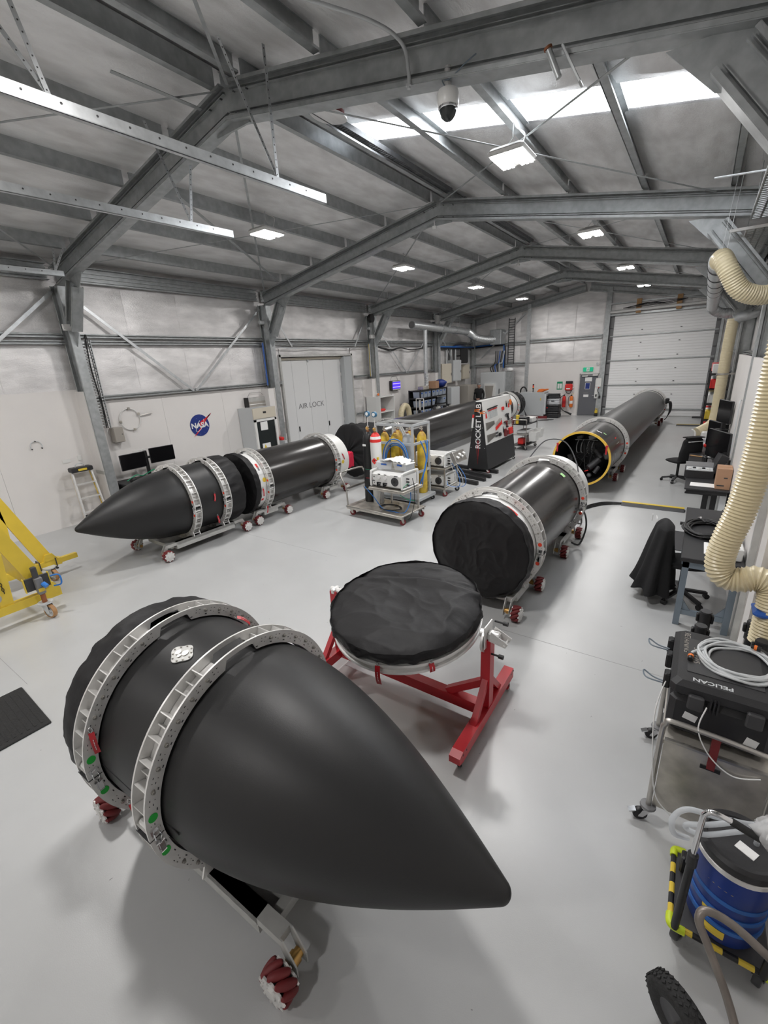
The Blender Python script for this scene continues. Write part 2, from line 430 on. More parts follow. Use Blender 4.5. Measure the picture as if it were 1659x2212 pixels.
# ---- left wall
DOORY = (10.18, 13.72)
wl = G(); wl.bb(XL-.42, XL-.05, YN, DOORY[0]-.07, 0, 5.6); wl.bb(XL-.42, XL-.05, DOORY[1]+.05, YF+.2, 0, 5.6); wl.bb(XL-.42, XL-.05, DOORY[0]-.07, DOORY[1]+.05, 3.47, 5.6); wl = wl.obj('wall_left', 'foil')
tag(wl, 'left hangar wall with silver foil lining above white lower panels', 'wall', kind='structure')
rr = random.Random(5)
def foil_wall(y0, y1, z0, z1, k):
    q = random.Random(k); am = q.uniform(.01, .035); p1, p2 = q.uniform(0, 6), q.uniform(0, 6)
    def fn(u, v):
        e = math.sin(PI*u)*math.sin(PI*v)
        return (XL-.03+am*e+.006*math.sin(7*u+p1+3*v)*e+.004*math.sin(13*v+p2)*e, y0+(y1-y0)*u, z0+(z1-z0)*v)
    return G().grid(fn, 8, 8).obj('foil_panel', 'foil', wl, 60)
DOORY = (10.18, 13.72)
bedge = [YN, -.92, 4.35, 9.58, 14.87, 20.12, YF]
kk = 0
for b in range(6):
    a, c = bedge[b], bedge[b+1]; n = 4
    for i in range(n):
        y0 = a+(c-a)*i/n; y1 = a+(c-a)*(i+1)/n-.004
        zl0 = 2.84 if b < 2 else 2.66
        if b == 3:
            foil_wall(y0, y1, 3.93, 5.2, kk); kk += 1
            if i in (0,): foil_wall(y0, DOORY[0]-.02, 2.66, 3.75, kk)
            elif i == 3: foil_wall(DOORY[1]+.02, y1, 2.2, 3.75, kk); foil_wall(DOORY[1]+.02, y1, 1.45, 2.1, kk+90)
            foil_wall(max(y0, DOORY[0]), min(y1, DOORY[1]), 3.46, 3.75, kk+50)
        else:
            foil_wall(y0, y1, zl0, 3.76, kk); foil_wall(y0, y1, 3.93, 5.2, kk+200)
        kk += 1
# girts (two channels each), eave strut
def girt(y0, y1, z, side=-1, n=2, name='girt', par=None):
    g = G(); X = XL if side < 0 else XR; s_ = 1 if side < 0 else -1
    for k in range(n):
        zz = z+k*.13
        g.bb(X, X+s_*.12, y0, y1, zz, zz+.008); g.bb(X, X+s_*.12, y0, y1, zz+.07, zz+.078)
        g.bb(X+s_*.112, X+s_*.12, y0, y1, zz, zz+.022); g.bb(X+s_*.112, X+s_*.12, y0, y1, zz+.056, zz+.078); g.bb(X+s_*.05, X+s_*.058, y0, y1, zz, zz+.07)
    g.obj(name, 'galv', par or wl)
for b in range(6):
    a, c = bedge[b]+.09, bedge[b+1]-.09
    girt(a, c, 3.74)
    if b >= 2 and b != 3: girt(a, c, 2.60, n=1)
    if b == 3:
        girt(a, DOORY[0]-.1, 2.60, n=1); girt(DOORY[1]+.1, c, 2.60, n=1); girt(DOORY[1]+.1, c, 1.20, n=1)
    g = G(); x0 = XL+.02; z = 4.93
    g.bb(x0, x0+.02, a, c, z, z+.30); g.bb(x0, x0+.13, a, c, z, z+.012); g.bb(x0, x0+.13, a, c, z+.288, z+.30)
    for k in range(3): g.bb(x0+.02, x0+.05, a, c, z+.05+k*.075, z+.085+k*.075)
    g.obj('eave_beam', 'galv', wl)
    # V strap bracing
    m = (a+c)/2
    if b == 3:
        for q0, q1 in (((a+.1), a+.95), ((c-.1), c-.95)):
            g = G(); g.bar((XL+.14, q0, 4.85), (XL+.14, q1, 3.70), .055, .005, (1, 0, 0)); g.obj('brace_strap', 'galv_light', wl)
    else:
        for q0 in (a+.02, c-.02):
            g = G(); g.bar((XL+.14, q0, 4.72), (XL+.14, m+(.03 if q0 > m else -.03), 2.62), .06, .006, (1, 0, 0)); g.obj('brace_strap', 'galv_light', wl)
# white lower panels
def dado(y0, y1, z0, z1, x=XL):
    return G().bb(x-.04, x, y0, y1, z0, z1).obj('dado_panel', 'white_panel', wl)
for b in range(6):
    a, c = bedge[b], bedge[b+1]; top = 2.84 if b < 2 else 2.56
    cuts = [a+(c-a)*i/3 for i in range(4)]
    if b == 3: cuts = None; dado(a, DOORY[0]-.12, 0, 2.50); dado(14.35, c, 0, 2.5)
    else:
        for y0, y1 in zip(cuts[:-1], cuts[1:]): dado(y0, y1-.004, 0, top)
# column boxing in white, either side of the flange
for y, top in ((4.35, 2.80), (9.58, 2.52), (14.87, 2.52), (20.12, 2.52)):
    g = G(); g.bb(XL, XL+.36, y-.115, y-.085, 1.10, top); g.bb(XL, XL+.36, y-.115, y-.085, 0, 1.02); g.bb(XL, XL+.36, y+.085, y+.115, 0, top)
    g.obj('column_casing', 'white_panel', wl)
    G().bb(XL, XL+.37, y-.118, y-.085, 1.02, 1.10).obj('cable_duct', 'alu_matte', wl)
    if y > 5:
        g = G().bb(XL, XL+.33, y-.34, y-.12, 0, top-.02); g.obj('column_casing', 'white_panel', wl)
# light patches of wall sockets
for (y, z, w_, h_) in ((3.72, 1.40, .15, .075), (3.98, 1.42, .075, .11), (5.19, 1.33, .13, .07), (5.36, 1.33, .12, .07)):
    G().bb(XL, XL+.012, y-w_/2, y+w_/2, z-h_/2, z+h_/2).obj('socket_plate', 'white_gloss', wl)

# ---- far wall
wb = G(); wb.bb(XL-.2, -4.05, YF+.05, YF+.2, 0, 6.5); wb.bb(.40, XR+.3, YF+.05, YF+.2, 0, 6.5); wb.bb(-4.05, .40, YF+.05, YF+.2, 4.62, 6.5)
wb = wb.obj('wall_back', 'foil')
tag(wb, 'far end wall with foil lining, white panels and roller door opening', 'wall', kind='structure')
def foil_back(x0, x1, z0, z1, k):
    q = random.Random(k+900); am = q.uniform(.01, .05); p1 = q.uniform(0, 6)
    def fn(u, v):
        e = math.sin(PI*u)*math.sin(PI*v); x = x0+(x1-x0)*u
        return (x, YF+.03-am*e-.008*math.sin(8*u+p1)*e, z0+(min(z1, zroof(x)-.05)-z0)*v)
    return G().grid(fn, 8, 6).obj('foil_panel', 'foil', wb, 60)
for i in range(5):
    x0 = XL+i*1.37; foil_back(x0, x0+1.36, 3.86, 6.4, i); foil_back(x0, min(x0+1.36, -4.1), 2.68, 3.66, i+20)
for i in range(4): foil_back(-4.05+i*1.1, -4.05+(i+1)*1.1-.01, 4.85, 6.4, 40+i)
foil_back(.42, .9, 2.7, 5.3, 60)
for i in range(3): foil_back(XL+.25+i*1.0, XL+.25+i*1.0+.99, 0.05, 2.62, 70+i)
g = G()
for x0, x1, z in ((XL, -7.86, 3.66), (-7.64, -4.2, 3.70), (XL, -7.86, 2.60)):
    for k in range(2): g.bb(x0, x1, YF-.10, YF, z+k*.11, z+k*.11+.06)
g.obj('girt', 'galv', wb)
for x0, x1 in ((XL+.25, -5.1), (-4.9, XR-.2)):
    g = G(); csec(g, (x0, YF-.08, ztop(x0)-.16), (x1, YF-.08, ztop(x1)-.16), (0, 0, 1), D=.32); g.obj('end_rafter', 'galv', wb)
for x, w_ in ((-7.75, .18), (-4.02, .22), (.44, .10)):
    G().bb(x-w_/2, x+w_/2, YF-.16, YF, 0, min(ztop(x)-.1, 5.9)).obj('end_column', 'galv_light' if x < -7 else 'galv', wb)
G().bb(XL+.02, XL+.22, YF-.22, YF, 0, 5.1).obj('end_column', 'galv', wb)
g = G()
for a, b in (((-7.9, 5.2), (-10.3, 3.1)), ): g.bar((a[0], YF-.18, a[1]), (b[0], YF-.18, b[1]), .06, .01, (0, 1, 0))
g.obj('brace_strap', 'galv_light', wb)
# white cladding with the grey personnel door
for x0, x1, z0 in ((-7.66, -5.04, 0), (-5.04, -4.14, 2.06)):
    G().bb(x0, x1-.004, YF-.07, YF-.02, z0, 2.66).obj('dado_panel', 'white_panel', wb)
# header bits over the sectional door
g = G(); g.bb(-4.0, .45, YF-.14, YF-.03, 4.62, 4.70); g.bb(-4.0, .45, YF-.2, YF-.03, 4.80, 4.86); g.bb(-4.0, .45, YF-.2, YF-.03, 5.12, 5.18); g.obj('door_header', 'galv', wb)
for x in (-2.75, -1.2): G().bb(x-.1, x+.1, YF-.30, YF-.2, 4.66, 5.25).obj('timber_block', 'wood', wb)
g = G().cyl((-3.9, YF-.3, 4.78), (-.1, YF-.3, 4.83), .055, n=12); g.obj('header_pipe', 'white_paint', wb, 40)
g = G()
for k in range(6):
    q = random.Random(k); g.tube(spline([(-3.3+q.uniform(-.1, .1), YF-.34, 4.9), (-2.4, YF-.36, 4.95+q.uniform(-.05, .1)), (-1.6, YF-.34, 5.0+q.uniform(-.08, .08)), (-.9, YF-.36, 5.05)], 5), .012, 5)
g.obj('cable_bundle', 'black', wb)

# ---- right wall (mostly off to the side) and the wall behind the viewpoint
wr = G().bb(XR+.05, XR+.2, YN, YF+.2, 0, 5.6).obj('wall_right', 'foil')
tag(wr, 'right hangar wall with tall white panels and bare steel columns', 'wall', kind='structure')
XD = 0.66
for k, (a, b, z1) in enumerate(((YN, -3, 2.81), (-3, -.5, 2.81), (-.5, 2.0, 2.81), (2.0, 4.3, 2.81), (4.3, 5.33, 2.81), (5.39, 7.6, 2.81), (7.6, 9.87, 2.81), (9.87, 13.45, 2.81))):
    x = XR if b < 5.35 else XD
    G().bb(x, x+.05, a, b-.006, 0, z1).obj('dado_panel', 'white_panel', wr)
G().bb(XD, XR+.05, 13.40, 13.45, 0, 2.81).obj('dado_panel', 'white_panel', wr)
G().bb(XD-.012, XD+.04, 5.325, 5.395, 0, 2.81).obj('panel_trim', 'alu_matte', wr); G().bb(XD+.04, XR+.05, 5.34, 5.39, 0, 2.81).obj('dado_panel', 'white_panel', wr); G().bb(.60, XR+.02, 4.22, 4.48, 0, 2.81).obj('column_casing', 'white_panel', wr)
g = G().tube(spline([(XD-.02, 9.95, 1.15), (XD-.03, 9.93, 1.7), (XD-.03, 10.0, 2.05), (XD-.01, 10.12, 2.08)], 6), .012, 6); g.obj('wall_cable', 'grey_light', wr)
for b in range(6):
    a, c = bedge[b]+.09, bedge[b+1]-.09
    girt(a, c, 3.74, 1, 2, 'girt', wr); girt(a, c, 2.80, 1, 1, 'girt', wr)
    G().bb(XR+.03, XR+.04, a, c, 2.75, 5.25).obj('foil_panel', 'foil', wr)
    g = G(); g.bb(XR-.04, XR-.02, a, c, 4.93, 5.23); g.bb(XR-.13, XR-.02, a, c, 4.93, 4.942); g.bb(XR-.13, XR-.02, a, c, 5.22, 5.232); g.obj('eave_beam', 'galv', wr)
wf = G().bb(XL-.2, XR+.3, YN-.15, YN, 0, 6.6).obj('wall_front', 'white_panel')
tag(wf, 'plain end wall behind the viewpoint', 'wall', kind='structure')

# ---- door 1: the air lock, hinged leaves in a deep steel frame
d1 = thing('door_1', 'tall grey double door marked AIR LOCK in left wall', 'door', (XL, 0, 0), kind='structure')
y0, y1, zt = DOORY[0], DOORY[1]-.02, 3.40
g = G(); g.bb(-.30, .03, y0-.07, y0, 0, zt+.07); g.bb(-.30, .03, y1, y1+.07, 0, zt+.07); g.bb(-.30, .03, y0-.07, y1+.07, zt, zt+.07); g.obj('frame', 'alu_matte', d1)
G().bb(-.29, .02, y1-.42, y1, 0, zt-.02).obj('reveal', 'grey_paint', d1)
G().bb(-.29, -.26, y0, y1, 0, zt).obj('backing', 'grey_light', d1)
yy = [y0+.01, y0+.68, y0+1.28, y0+2.15, y1-.43]
yy = [y0+.01, y0+.62, y0+1.35, y0+2.15, y1-.43]
for k in range(4):
    dz = zt-.10
    G().bb(-.22, -.18, yy[k], yy[k+1]-.008, .02, dz).obj('leaf', 'door_white', d1)
G().bb(-.22, -.12, y0, y1-.42, zt-.09, zt-.02).obj('header_rail', 'beige', d1)
for y in (yy[1]+.06, yy[3]+.07):
    G().rbox((-.172, y, 1.06), (.016, .055, .17), .006).obj('pull', 'black', d1)
for z in (.5, 1.05, 1.6, 2.15, 2.7, 3.1):
    G().cyl((-.175, y1-.43, z), (-.175, y1-.43, z+.11), .014, n=8).obj('hinge', 'alu', d1)
G().rbox((-.15, yy[2]+.03, zt-.13), (.05, .06, .08), .01).obj('closer', 'grey_light', d1)
text('lettering', 'AIR LOCK', .25, 'mid_grey', d1, basis((-.178, (yy[1]+yy[3])/2, 1.80), (0, 1, 0), (0, 0, 1)), sx=1.15)

# ---- door 2: grey personnel door in the far wall
d2 = thing('door_2', 'grey personnel door below the green exit sign', 'door', (-4.60, YF-.05, 0), kind='structure')
G().bb(-.42, .42, -.05, 0, .02, 2.02).obj('leaf', 'grey_door', d2)
g = G(); g.bb(-.46, -.42, -.06, .02, 0, 2.06); g.bb(.42, .46, -.06, .02, 0, 2.06); g.bb(-.46, .46, -.06, .02, 2.02, 2.06); g.obj('frame', 'alu_matte', d2)
g = G().rbox((-.2, -.09, 1.95), (.26, .06, .06), .01); g.bar((-.1, -.1, 1.99), (.3, -.12, 1.97), .02, .015); g.rbox((.28, -.09, 1.98), (.24, .06, .08), .01); g.obj('door_closer', 'alu', d2)
g = G().cyl((.34, -.05, 1.0), (.34, -.11, 1.0), .02, n=8); g.bar((.34, -.11, 1.0), (.22, -.11, 1.0), .02, .02); g.obj('handle', 'chrome', d2)
for (x, z, w_, h_, m_) in ((-.02, 1.78, .32, .2, 'paper'), (-.04, 1.46, .24, .32, 'alu'), (-.04, 1.46, .20, .28, 'nasa_blue'), (-.08, .98, .24, .12, 'paper'), (-.1, 1.12, .22, .04, 'mid_grey')):
    G().bb(x-w_/2, x+w_/2, -.058-(.004 if m_ == 'nasa_blue' else 0), -.05, z-h_/2, z+h_/2).obj('notice', m_, d2)

# ---- door 3: white sectional door, each slat a piece
d3 = thing('door_3', 'white sectional overhead door filling the far right opening', 'door', (-1.75, YF, 0), kind='structure')
hw = 1.98; rows = [(0.02, .50), (.50, .92)]; rows = []
z = .02
while z < 4.58: rows.append((z, min(z+.118, 4.60))); z += .118
for a, b in rows:
    g = G(); g.add([(-hw, .02, a), (hw, .02, a), (hw, .005, a+.012), (-hw, .005, a+.012), (-hw, .005, b-.004), (hw, .005, b-.004), (hw, .02, b), (-hw, .02, b)], [(0, 1, 2, 3), (3, 2, 5, 4), (4, 5, 6, 7)])
    g.obj('slat', 'sect_white', d3)
G().bb(-hw, hw, .02, .05, 0, 4.62).obj('backing', 'sect_white', d3)
for z in (.34, 1.48, 2.62, 3.72): G().bb(-hw-.12, hw+.14, -.05, .0, z-.022, z+.022).obj('stiffener', 'galv', d3)
for i, z in enumerate((1.03, 1.63, 2.2, 2.78, 3.38, 3.94)):
    for x in (-.78, .74): G().rbox((x, -.012, z), (.07, .03, .035), .008).obj('hinge', 'mid_grey', d3)
for s_ in (-1, 1):
    g = G(); x = s_*(hw+.10); g.bb(x-.1, x+.1, -.02, .02, 0, 4.62); g.obj('jamb', 'mid_grey', d3)
    g = G(); x = s_*(hw+.19); g.bb(x-.012, x+.012, -.1, -.02, .05, 4.62); g.bb(x-.04, x+.04, -.1, -.09, .05, 4.62); g.obj('track', 'dark_grey', d3)
    for k in range(9): G().bb(s_*(hw+.02), s_*(hw+.2), -.06, -.03, .42+k*.52, .45+k*.52).obj('roller_bracket', 'dark_grey', d3)
g = G(); g.bb(hw-.3, hw+.4, -.5, -.2, 0, .06); g.bb(hw+.05, hw+.12, -.4, -.3, .06, .8); g.obj('bollard_foot', 'dark_grey', d3)
# sill in front of the door
G().bb(-hw-.3, hw+.3, -.02, .0, 0, .02).obj('sill', 'alu_matte', d3)
# ================================================================ transport dollies with clamp rings
ROUT, RIN = 0.691, 0.612
RW = 0.13                     # ring width
def arc_plate(x0, x1):
    # annular plate about the local x axis with the trapezoid notch at the top
    g = G(); A = []
    n = 96
    for i in range(n):
        a = 2*PI*i/n-PI/2; A.append(a)
    for k in (90-10.6, 90-8.2, 90+8.2, 90+10.6): A.append(math.radians(k))
    A = sorted(A); m = len(A)
    def rin(a):
        d = abs(math.degrees(a)-90)
        return .660 if d <= 8.21 else (.612 if d >= 10.59 else .612+(10.6-d)/2.4*.048)
    vs = []
    for x in (x0, x1):
        for a in A:
            r = rin(a); vs += [(x, r*math.cos(a), r*math.sin(a)), (x, ROUT*math.cos(a), ROUT*math.sin(a))]
    fs = []
    for i in range(m):
        j = (i+1) % m; a, b, c, d = 2*i, 2*i+1, 2*j, 2*j+1; q = 2*m
        fs += [(a, c, d, b), (q+a, q+b, q+d, q+c), (b, d, q+d, q+b), (a, q+a, q+c, c)]
    g.add(vs, fs); return g
_me = {}
def ring_meshes(dot):
    if 'plate' in _me: return
    g = arc_plate(-.012, 0.0); h = arc_plate(-RW, -RW+.012); g.add(h.v, h.f)
    # thin liner between the plates, open at the notch
    g.lathe([(.628, -.118), (.628, -.012)], 80, (0, 0, 0), 'x', False, False, math.radians(101), math.radians(439))
    _me['plate'] = g.mesh('support_ring', 'alu', 35)
    _me['rib'] = G().bb(-RW+.012, -.012, -.003, .003, .628, .686).mesh('rib', 'alu')
    _me['ribs'] = G().bb(-RW+.012, -.05, -.003, .003, .628, .66).mesh('rib', 'alu')
    g = G().cyl((0, 0, .655), (.005, 0, .655), .012, n=10); g.cyl((.005, 0, .655), (.014, 0, .655), .0085, n=6); _me['bolt'] = g.mesh('bolt', 'steel')
    g = G()
    for k in range(36):
        a = k*10+5
        if abs(a-90) < 13: continue
        for (da, r, w_, h_) in ((-1.2, .667, .004, .010), (1.2, .667, .004, .004), (-.9, .640, .004, .004), (1.2, .648, .004, .010), (4.4, .628, .006, .014)):
            an = math.radians(a+da); R = Matrix.Rotation(an-PI/2, 3, 'X')
            g.box((.0006, r*math.cos(an), r*math.sin(an)), (.0012, h_, w_), R)
    _me['marks'] = g.mesh('plate_marks', 'dark_grey')
    _me['split'] = G().box((-RW/2, 0, .655), (RW+.003, .006, .078)).mesh('split_line', 'dark_grey')
    for c in ('green_dot', 'red_dot'): _me[c] = G().cyl((0.001, 0, 0), (.003, 0, 0), .024, n=20).mesh('sticker_dot', c)
    g = G(); g.box((.006, 0, .045), (.008, .05, .04)); g.box((.012, 0, .045), (.012, .025, .022)); g.box((.008, 0, -.055), (.012, .034, .055)); g.box((.018, 0, -.06), (.01, .022, .06))
    g.tube(spline([(.014, -.012, .04), (.018, -.016, .01), (.018, -.006, -.01), (.016, 0, -.04), (.018, .006, -.01), (.018, .016, .01), (.014, .012, .04)], 4), .0035, 6)
    g.cyl((.012, -.022, -.03), (.012, .022, -.03), .006, n=8); g.cyl((.02, -.014, -.088), (.02, .014, -.088), .005, n=6)
    _me['latch'] = g.mesh('latch', 'chrome', 40)
    g = G().cyl((-RW+.02, 0, 0), (-.02, 0, 0), .016, n=10); _me['pin'] = g.mesh('spacer', 'white_gloss')
    # mecanum wheel about the local y axis
    g = G(); n = 36
    for y0, y1 in ((-.052, -.042), (.042, .052)):
        vs = []
        for y in (y0, y1):
            for i in range(n):
                a = 2*PI*i/n; r = .082+.010*math.cos(9*a); vs.append((r*math.cos(a), y, r*math.sin(a)))
        g.add(vs, [tuple(range(n-1, -1, -1)), tuple(range(n, 2*n))]+[(i, (i+1) % n, n+(i+1) % n, n+i) for i in range(n)])
    g.cyl((0, -.06, 0), (0, .06, 0), .032, n=14)
    for i in range(9):
        a = 2*PI*(i+.5)/9
        for y in (-.055, .055): g.cyl((.066*math.cos(a), y-.004, .066*math.sin(a)), (.066*math.cos(a), y+.004, .066*math.sin(a)), .008, n=8)
    _me['wheel'] = g.mesh('mecanum_wheel', 'alu', 40)
    _me['roller'] = G().lathe([(.010, -.058), (.018, -.045), (.023, -.02), (.0245, 0), (.023, .02), (.018, .045), (.010, .058)], 12, (0, 0, 0), 'y').mesh('roller', 'red_dark', 50)
    g = G().cyl((0, -.0, 0), (0, .05, 0), .036, n=16); g.cyl((0, .05, 0), (0, .09, 0), .028, n=14); _me['motor'] = g.mesh('motor', 'brass', 40)

def add_ring(par, s, zc, dot):
    ring_meshes(dot)
    r = put('support_ring', _me['plate'], par, T(s, 0, zc))
    for k in range(36):
        a = k*10
        if abs(a-90) < 12: continue
        put('rib', _me['rib'], r, RX(math.radians(a-90)))
        if k % 2: put('rib', _me['ribs'], r, RX(math.radians(a-85)))
    for k in range(36):
        if abs(k*10-90) < 12 or k in (0, 1, 34, 35, 17, 18, 19, 20): continue
        put('bolt', _me['bolt'], r, RX(math.radians(k*10-90)))
    put('plate_marks', _me['marks'], r)['kind'] = 'stuff'
    for a in (-3.5, 183.5): put('split_line', _me['split'], r, RX(math.radians(a-90)))
    for sg in (0, 1):
        for a in (7.5, -14.5):
            an = math.radians(a if sg == 0 else 180-a)
            put('sticker_dot', _me[dot], r, T(0, .652*math.cos(an), .652*math.sin(an)))
        an = math.radians(-3.5 if sg == 0 else 183.5)
        put('latch', _me['latch'], r, T(0, .652*math.cos(an), .652*math.sin(an)) @ RX(an if sg == 0 else an+PI))
        for a in (0.5, -7.5):
            an = math.radians(a if sg == 0 else 180-a); put('spacer', _me['pin'], r, T(0, .662*math.cos(an), .662*math.sin(an)))
    # feet to the rails
    for sg in (-1, 1):
        g = G()
        for x in (-.004, -RW+.008):
            g.prism([(.36, .262-zc), (.50, .262-zc), (.47, .34-zc), (.33, .315-zc)], (x-.006, 0, 0), (0, sg, 0), (0, 0, 1), (.012, 0, 0))
        g.bb(-RW, 0, sg*.37, sg*.47, .295-zc, .303-zc)
        g.obj('ring_foot', 'alu', r)
    return r
def make_dolly(label, loc, rz, x0, x1, rings, zc, dot='red_dot', name='transport_dolly', tray=True):
    # x0..x1: wheel centres along the local axis
    t = thing(name, label, 'dolly', loc, rz, 'wheeled transport dollies')
    for s in rings: add_ring(t, s, zc, dot)
    for sg in (-1, 1):
        g = G(); y = sg*.42
        g.bb(x0+.17, x1-.17, y-.04, y+.04, .135, .26)
        g.bb(x0, x1, y-.04, y+.04, .205, .26)
        for xe, q in ((x0, -1), (x1, 1)):
            for yy in (y-.036, y+.036):
                g.prism([(0, .26), (0, .19), (q*.05, .055), (q*.10, .055), (q*.10, .13), (q*.02, .26)], (xe, yy-.004, 0), (1, 0, 0), (0, 0, 1), (0, .008, 0))
        g.obj('side_rail', 'alu_matte', t)
        for xe in (x0, x1):
            w = put('mecanum_wheel', _me['wheel'], t, T(xe+(.05 if xe == x1 else -.05), sg*.535, .1005))
            for i in range(9):
                a = 2*PI*i/9
                put('roller', _me['roller'], w, RY(a) @ T(.0765, 0, 0) @ RX(math.radians(38*sg)))
            put('motor', _me['motor'], t, T(xe+(.05 if xe == x1 else -.05), sg*.46, .105) @ (RZ(PI) if sg > 0 else Matrix.Identity(4)))
    g = G()
    for s in rings: g.bb(s-RW-.08, s+.08, -.385, .385, .12, .135)
    g.obj('saddle_plate', 'black', t)
    g = G()
    for xe, q in ((x0, 1), (x1, -1)): g.bb(xe+q*.10, xe+q*.16, -.385, .385, .15, .21)
    if tray: g.bb(x0+.1, x1-.1, -.385, .385, .145, .152)
    g.obj('cross_member', 'alu_matte', t)
    return t
ring_meshes('green_dot')

def nose_profile(s0, L=1.652):
    P = []
    for i in range(60):
        s = 1.572*(i/59.0)
        P.append((.6*(1-(s/L)**1.773)**1.043, s))
    (ra, sa), (rb, sb) = P[-2], P[-1]; th = math.atan2(ra-rb, sb-sa); R = rb/math.cos(th); c0 = sb-R*math.sin(th)
    for i in range(1, 9):
        t = th+(PI/2-th)*i/8; P.append((R*math.cos(t) if i < 8 else 0.0, c0+R*math.sin(t)))
    return P
def make_fairing(label, loc, rz, zc, plate=True):
    t = thing('payload_fairing', label, 'fairing', loc, rz)
    prof = [(.6, -.86), (.6, -.4), (.6, -.001)]+nose_profile(0)
    g = G().lathe(prof, 128, (0, 0, zc), 'x', True, False); g.obj('nose_shell', 'fairing_black', t, 30)
    for sg in (-1, 1): G().bb(-.86, 0.12, sg*.597, sg*.6012, zc-.004, zc+.004).obj('seam_strip', 'black_matte', t)
    return t
def access_plate(par, s, ang, zc):
    # riveted alloy access cover, bent to the shell
    R = .603
    def shape(k, q=1.0):
        a = 2*PI*k/40; r = .078*q*(1+.10*math.cos(4*a)-.02*math.cos(6*a)); return r*math.cos(a)*1.05, r*math.sin(a)*.82
    vs, fs = [], []
    for q in (1.0, .985):
        for k in range(40):
            u, v = shape(k, q); an = ang+v/R; rr = R+(.0 if q == 1.0 else .004); vs.append((s+u, rr*math.cos(an), zc+rr*math.sin(an)))
    fs = [(k, (k+1) % 40, 40+(k+1) % 40, 40+k) for k in range(40)]+[tuple(range(40, 80))]
    o = G().add(vs, fs).obj('access_cover', 'alu_matte', par)
    for k in range(0, 40, 4):
        u, v = shape(k, .84); an = ang+v/R; G().sphere((s+u, (R+.005)*math.cos(an), zc+(R+.005)*math.sin(an)), .006, 8).obj('rivet', 'steel', o)
    for du, dv, r in ((-.03, .005, .018), (.02, -.01, .02), (.0, .02, .012)):
        an = ang+dv/R; n = Vector((0, math.cos(an), math.sin(an))); p = Vector((s+du, 0, zc))+n*(R+.003)
        G().cyl(p, p+n*.004, r, n=14).obj('plug', 'steel', o)
def remove_tag(par, p, d, L=.16, w=.032, nrm=(0, -1, 0), name='remove_tag'):
    # red warning streamer hanging from a ring
    p, d, n = Vector(p), Vector(d).normalized(), Vector(nrm).normalized(); sd = d.cross(n).normalized()
    g = G(); vs = []
    for i in range(5):
        q = p+d*(L*i/4)+n*(.012*math.sin(i*.9)); vs += [q-sd*w/2, q+sd*w/2, q-sd*w/2+n*.002, q+sd*w/2+n*.002]
    fs = []
    for i in range(4):
        a = 4*i; fs += [(a, a+4, a+5, a+1), (a+2, a+3, a+7, a+6), (a, a+2, a+6, a+4), (a+1, a+5, a+7, a+3)]
    g.add(vs, fs); o = g.obj(name, 'red', par)
    g = G()
    for k in range(5): g.box(p+d*(L*(.3+.11*k))+n*(.004+.012*math.sin((.3+.11*k)*3.6)), (.003, .003, .010) if abs(d.z) > .5 else (.012, .003, .003))
    g.obj('tag_print', 'paper', o)
    G().tube(spline([p, p-d*.02+sd*.01, p-d*.035, p-d*.02-sd*.01], 4, True), .002, 5, True).obj('split_ring', 'chrome', o)
    return o
def cloth_cap(name, label, loc, rz, zc, s_hem, s_end, R=.635, seed=1, nrm=1, bag=.0, cat='dust cover', wr=1.0, group=None):
    # gathered cloth cap over the end of a stage: skirt from s_hem to s_end, then the drum-skin face
    seed_v = Vector((seed*3.1, seed*1.7, seed*.9)); sgn = 1 if s_end > s_hem else -1
    L = abs(s_end-s_hem)
    def fn(u, v):
        a = 2*PI*u; ca, sa = math.cos(a), math.sin(a)
        if v < .35:
            k = v/.35; s = s_hem+sgn*L*k
            r = R*(1-.006*(1-k))+.012*math.sin(PI*k)
            fold = noise.noise(seed_v+Vector((ca*6, sa*6, k*1.2)))*.020*wr*(1-.3*k)
            fold += noise.noise(seed_v+Vector((ca*17, sa*17, k*3)))*.005*wr
            r += fold
            if bag and sa < 0: r += bag*(-sa)*math.sin(PI*min(1, k+.2))
            return (s+.01*fold, r*ca, zc+r*sa)
        k = (v-.35)/.65; q = (1-k)
        r = R*q; y, z = r*ca, r*sa
        rim = math.exp(-((1-q)/.10)**2)
        w = noise.noise(seed_v+Vector((y*3.0, z*2.0, 3)))*.035+.014*max(0, 1-2.2*abs(noise.noise(seed_v+Vector((y*4+z, z*3-y*2, 9)))))**2+.007*max(0, 1-2.2*abs(noise.noise(seed_v+Vector((y*9-z*3, z*6+y*2, 2)))))**2
        s = s_end+sgn*((.018*(1-q**2))+w*wr*(.4+.6*min(1, k*6)))-sgn*.03*(q**8)
        rr = R*q*(1+.012*rim*noise.noise(seed_v+Vector((ca*9, sa*9, 1))))
        if k < .02:
            rr += noise.noise(seed_v+Vector((ca*6, sa*6, 1.2)))*.014*wr
        return (s, rr*ca, zc+rr*sa)
    g = G().grid(fn, 160, 64, True); o = g.obj(name, 'cloth_black', None, 70)
    o.location = loc; o.rotation_euler = (0, 0, rz)
    return tag(o, label, cat, group)

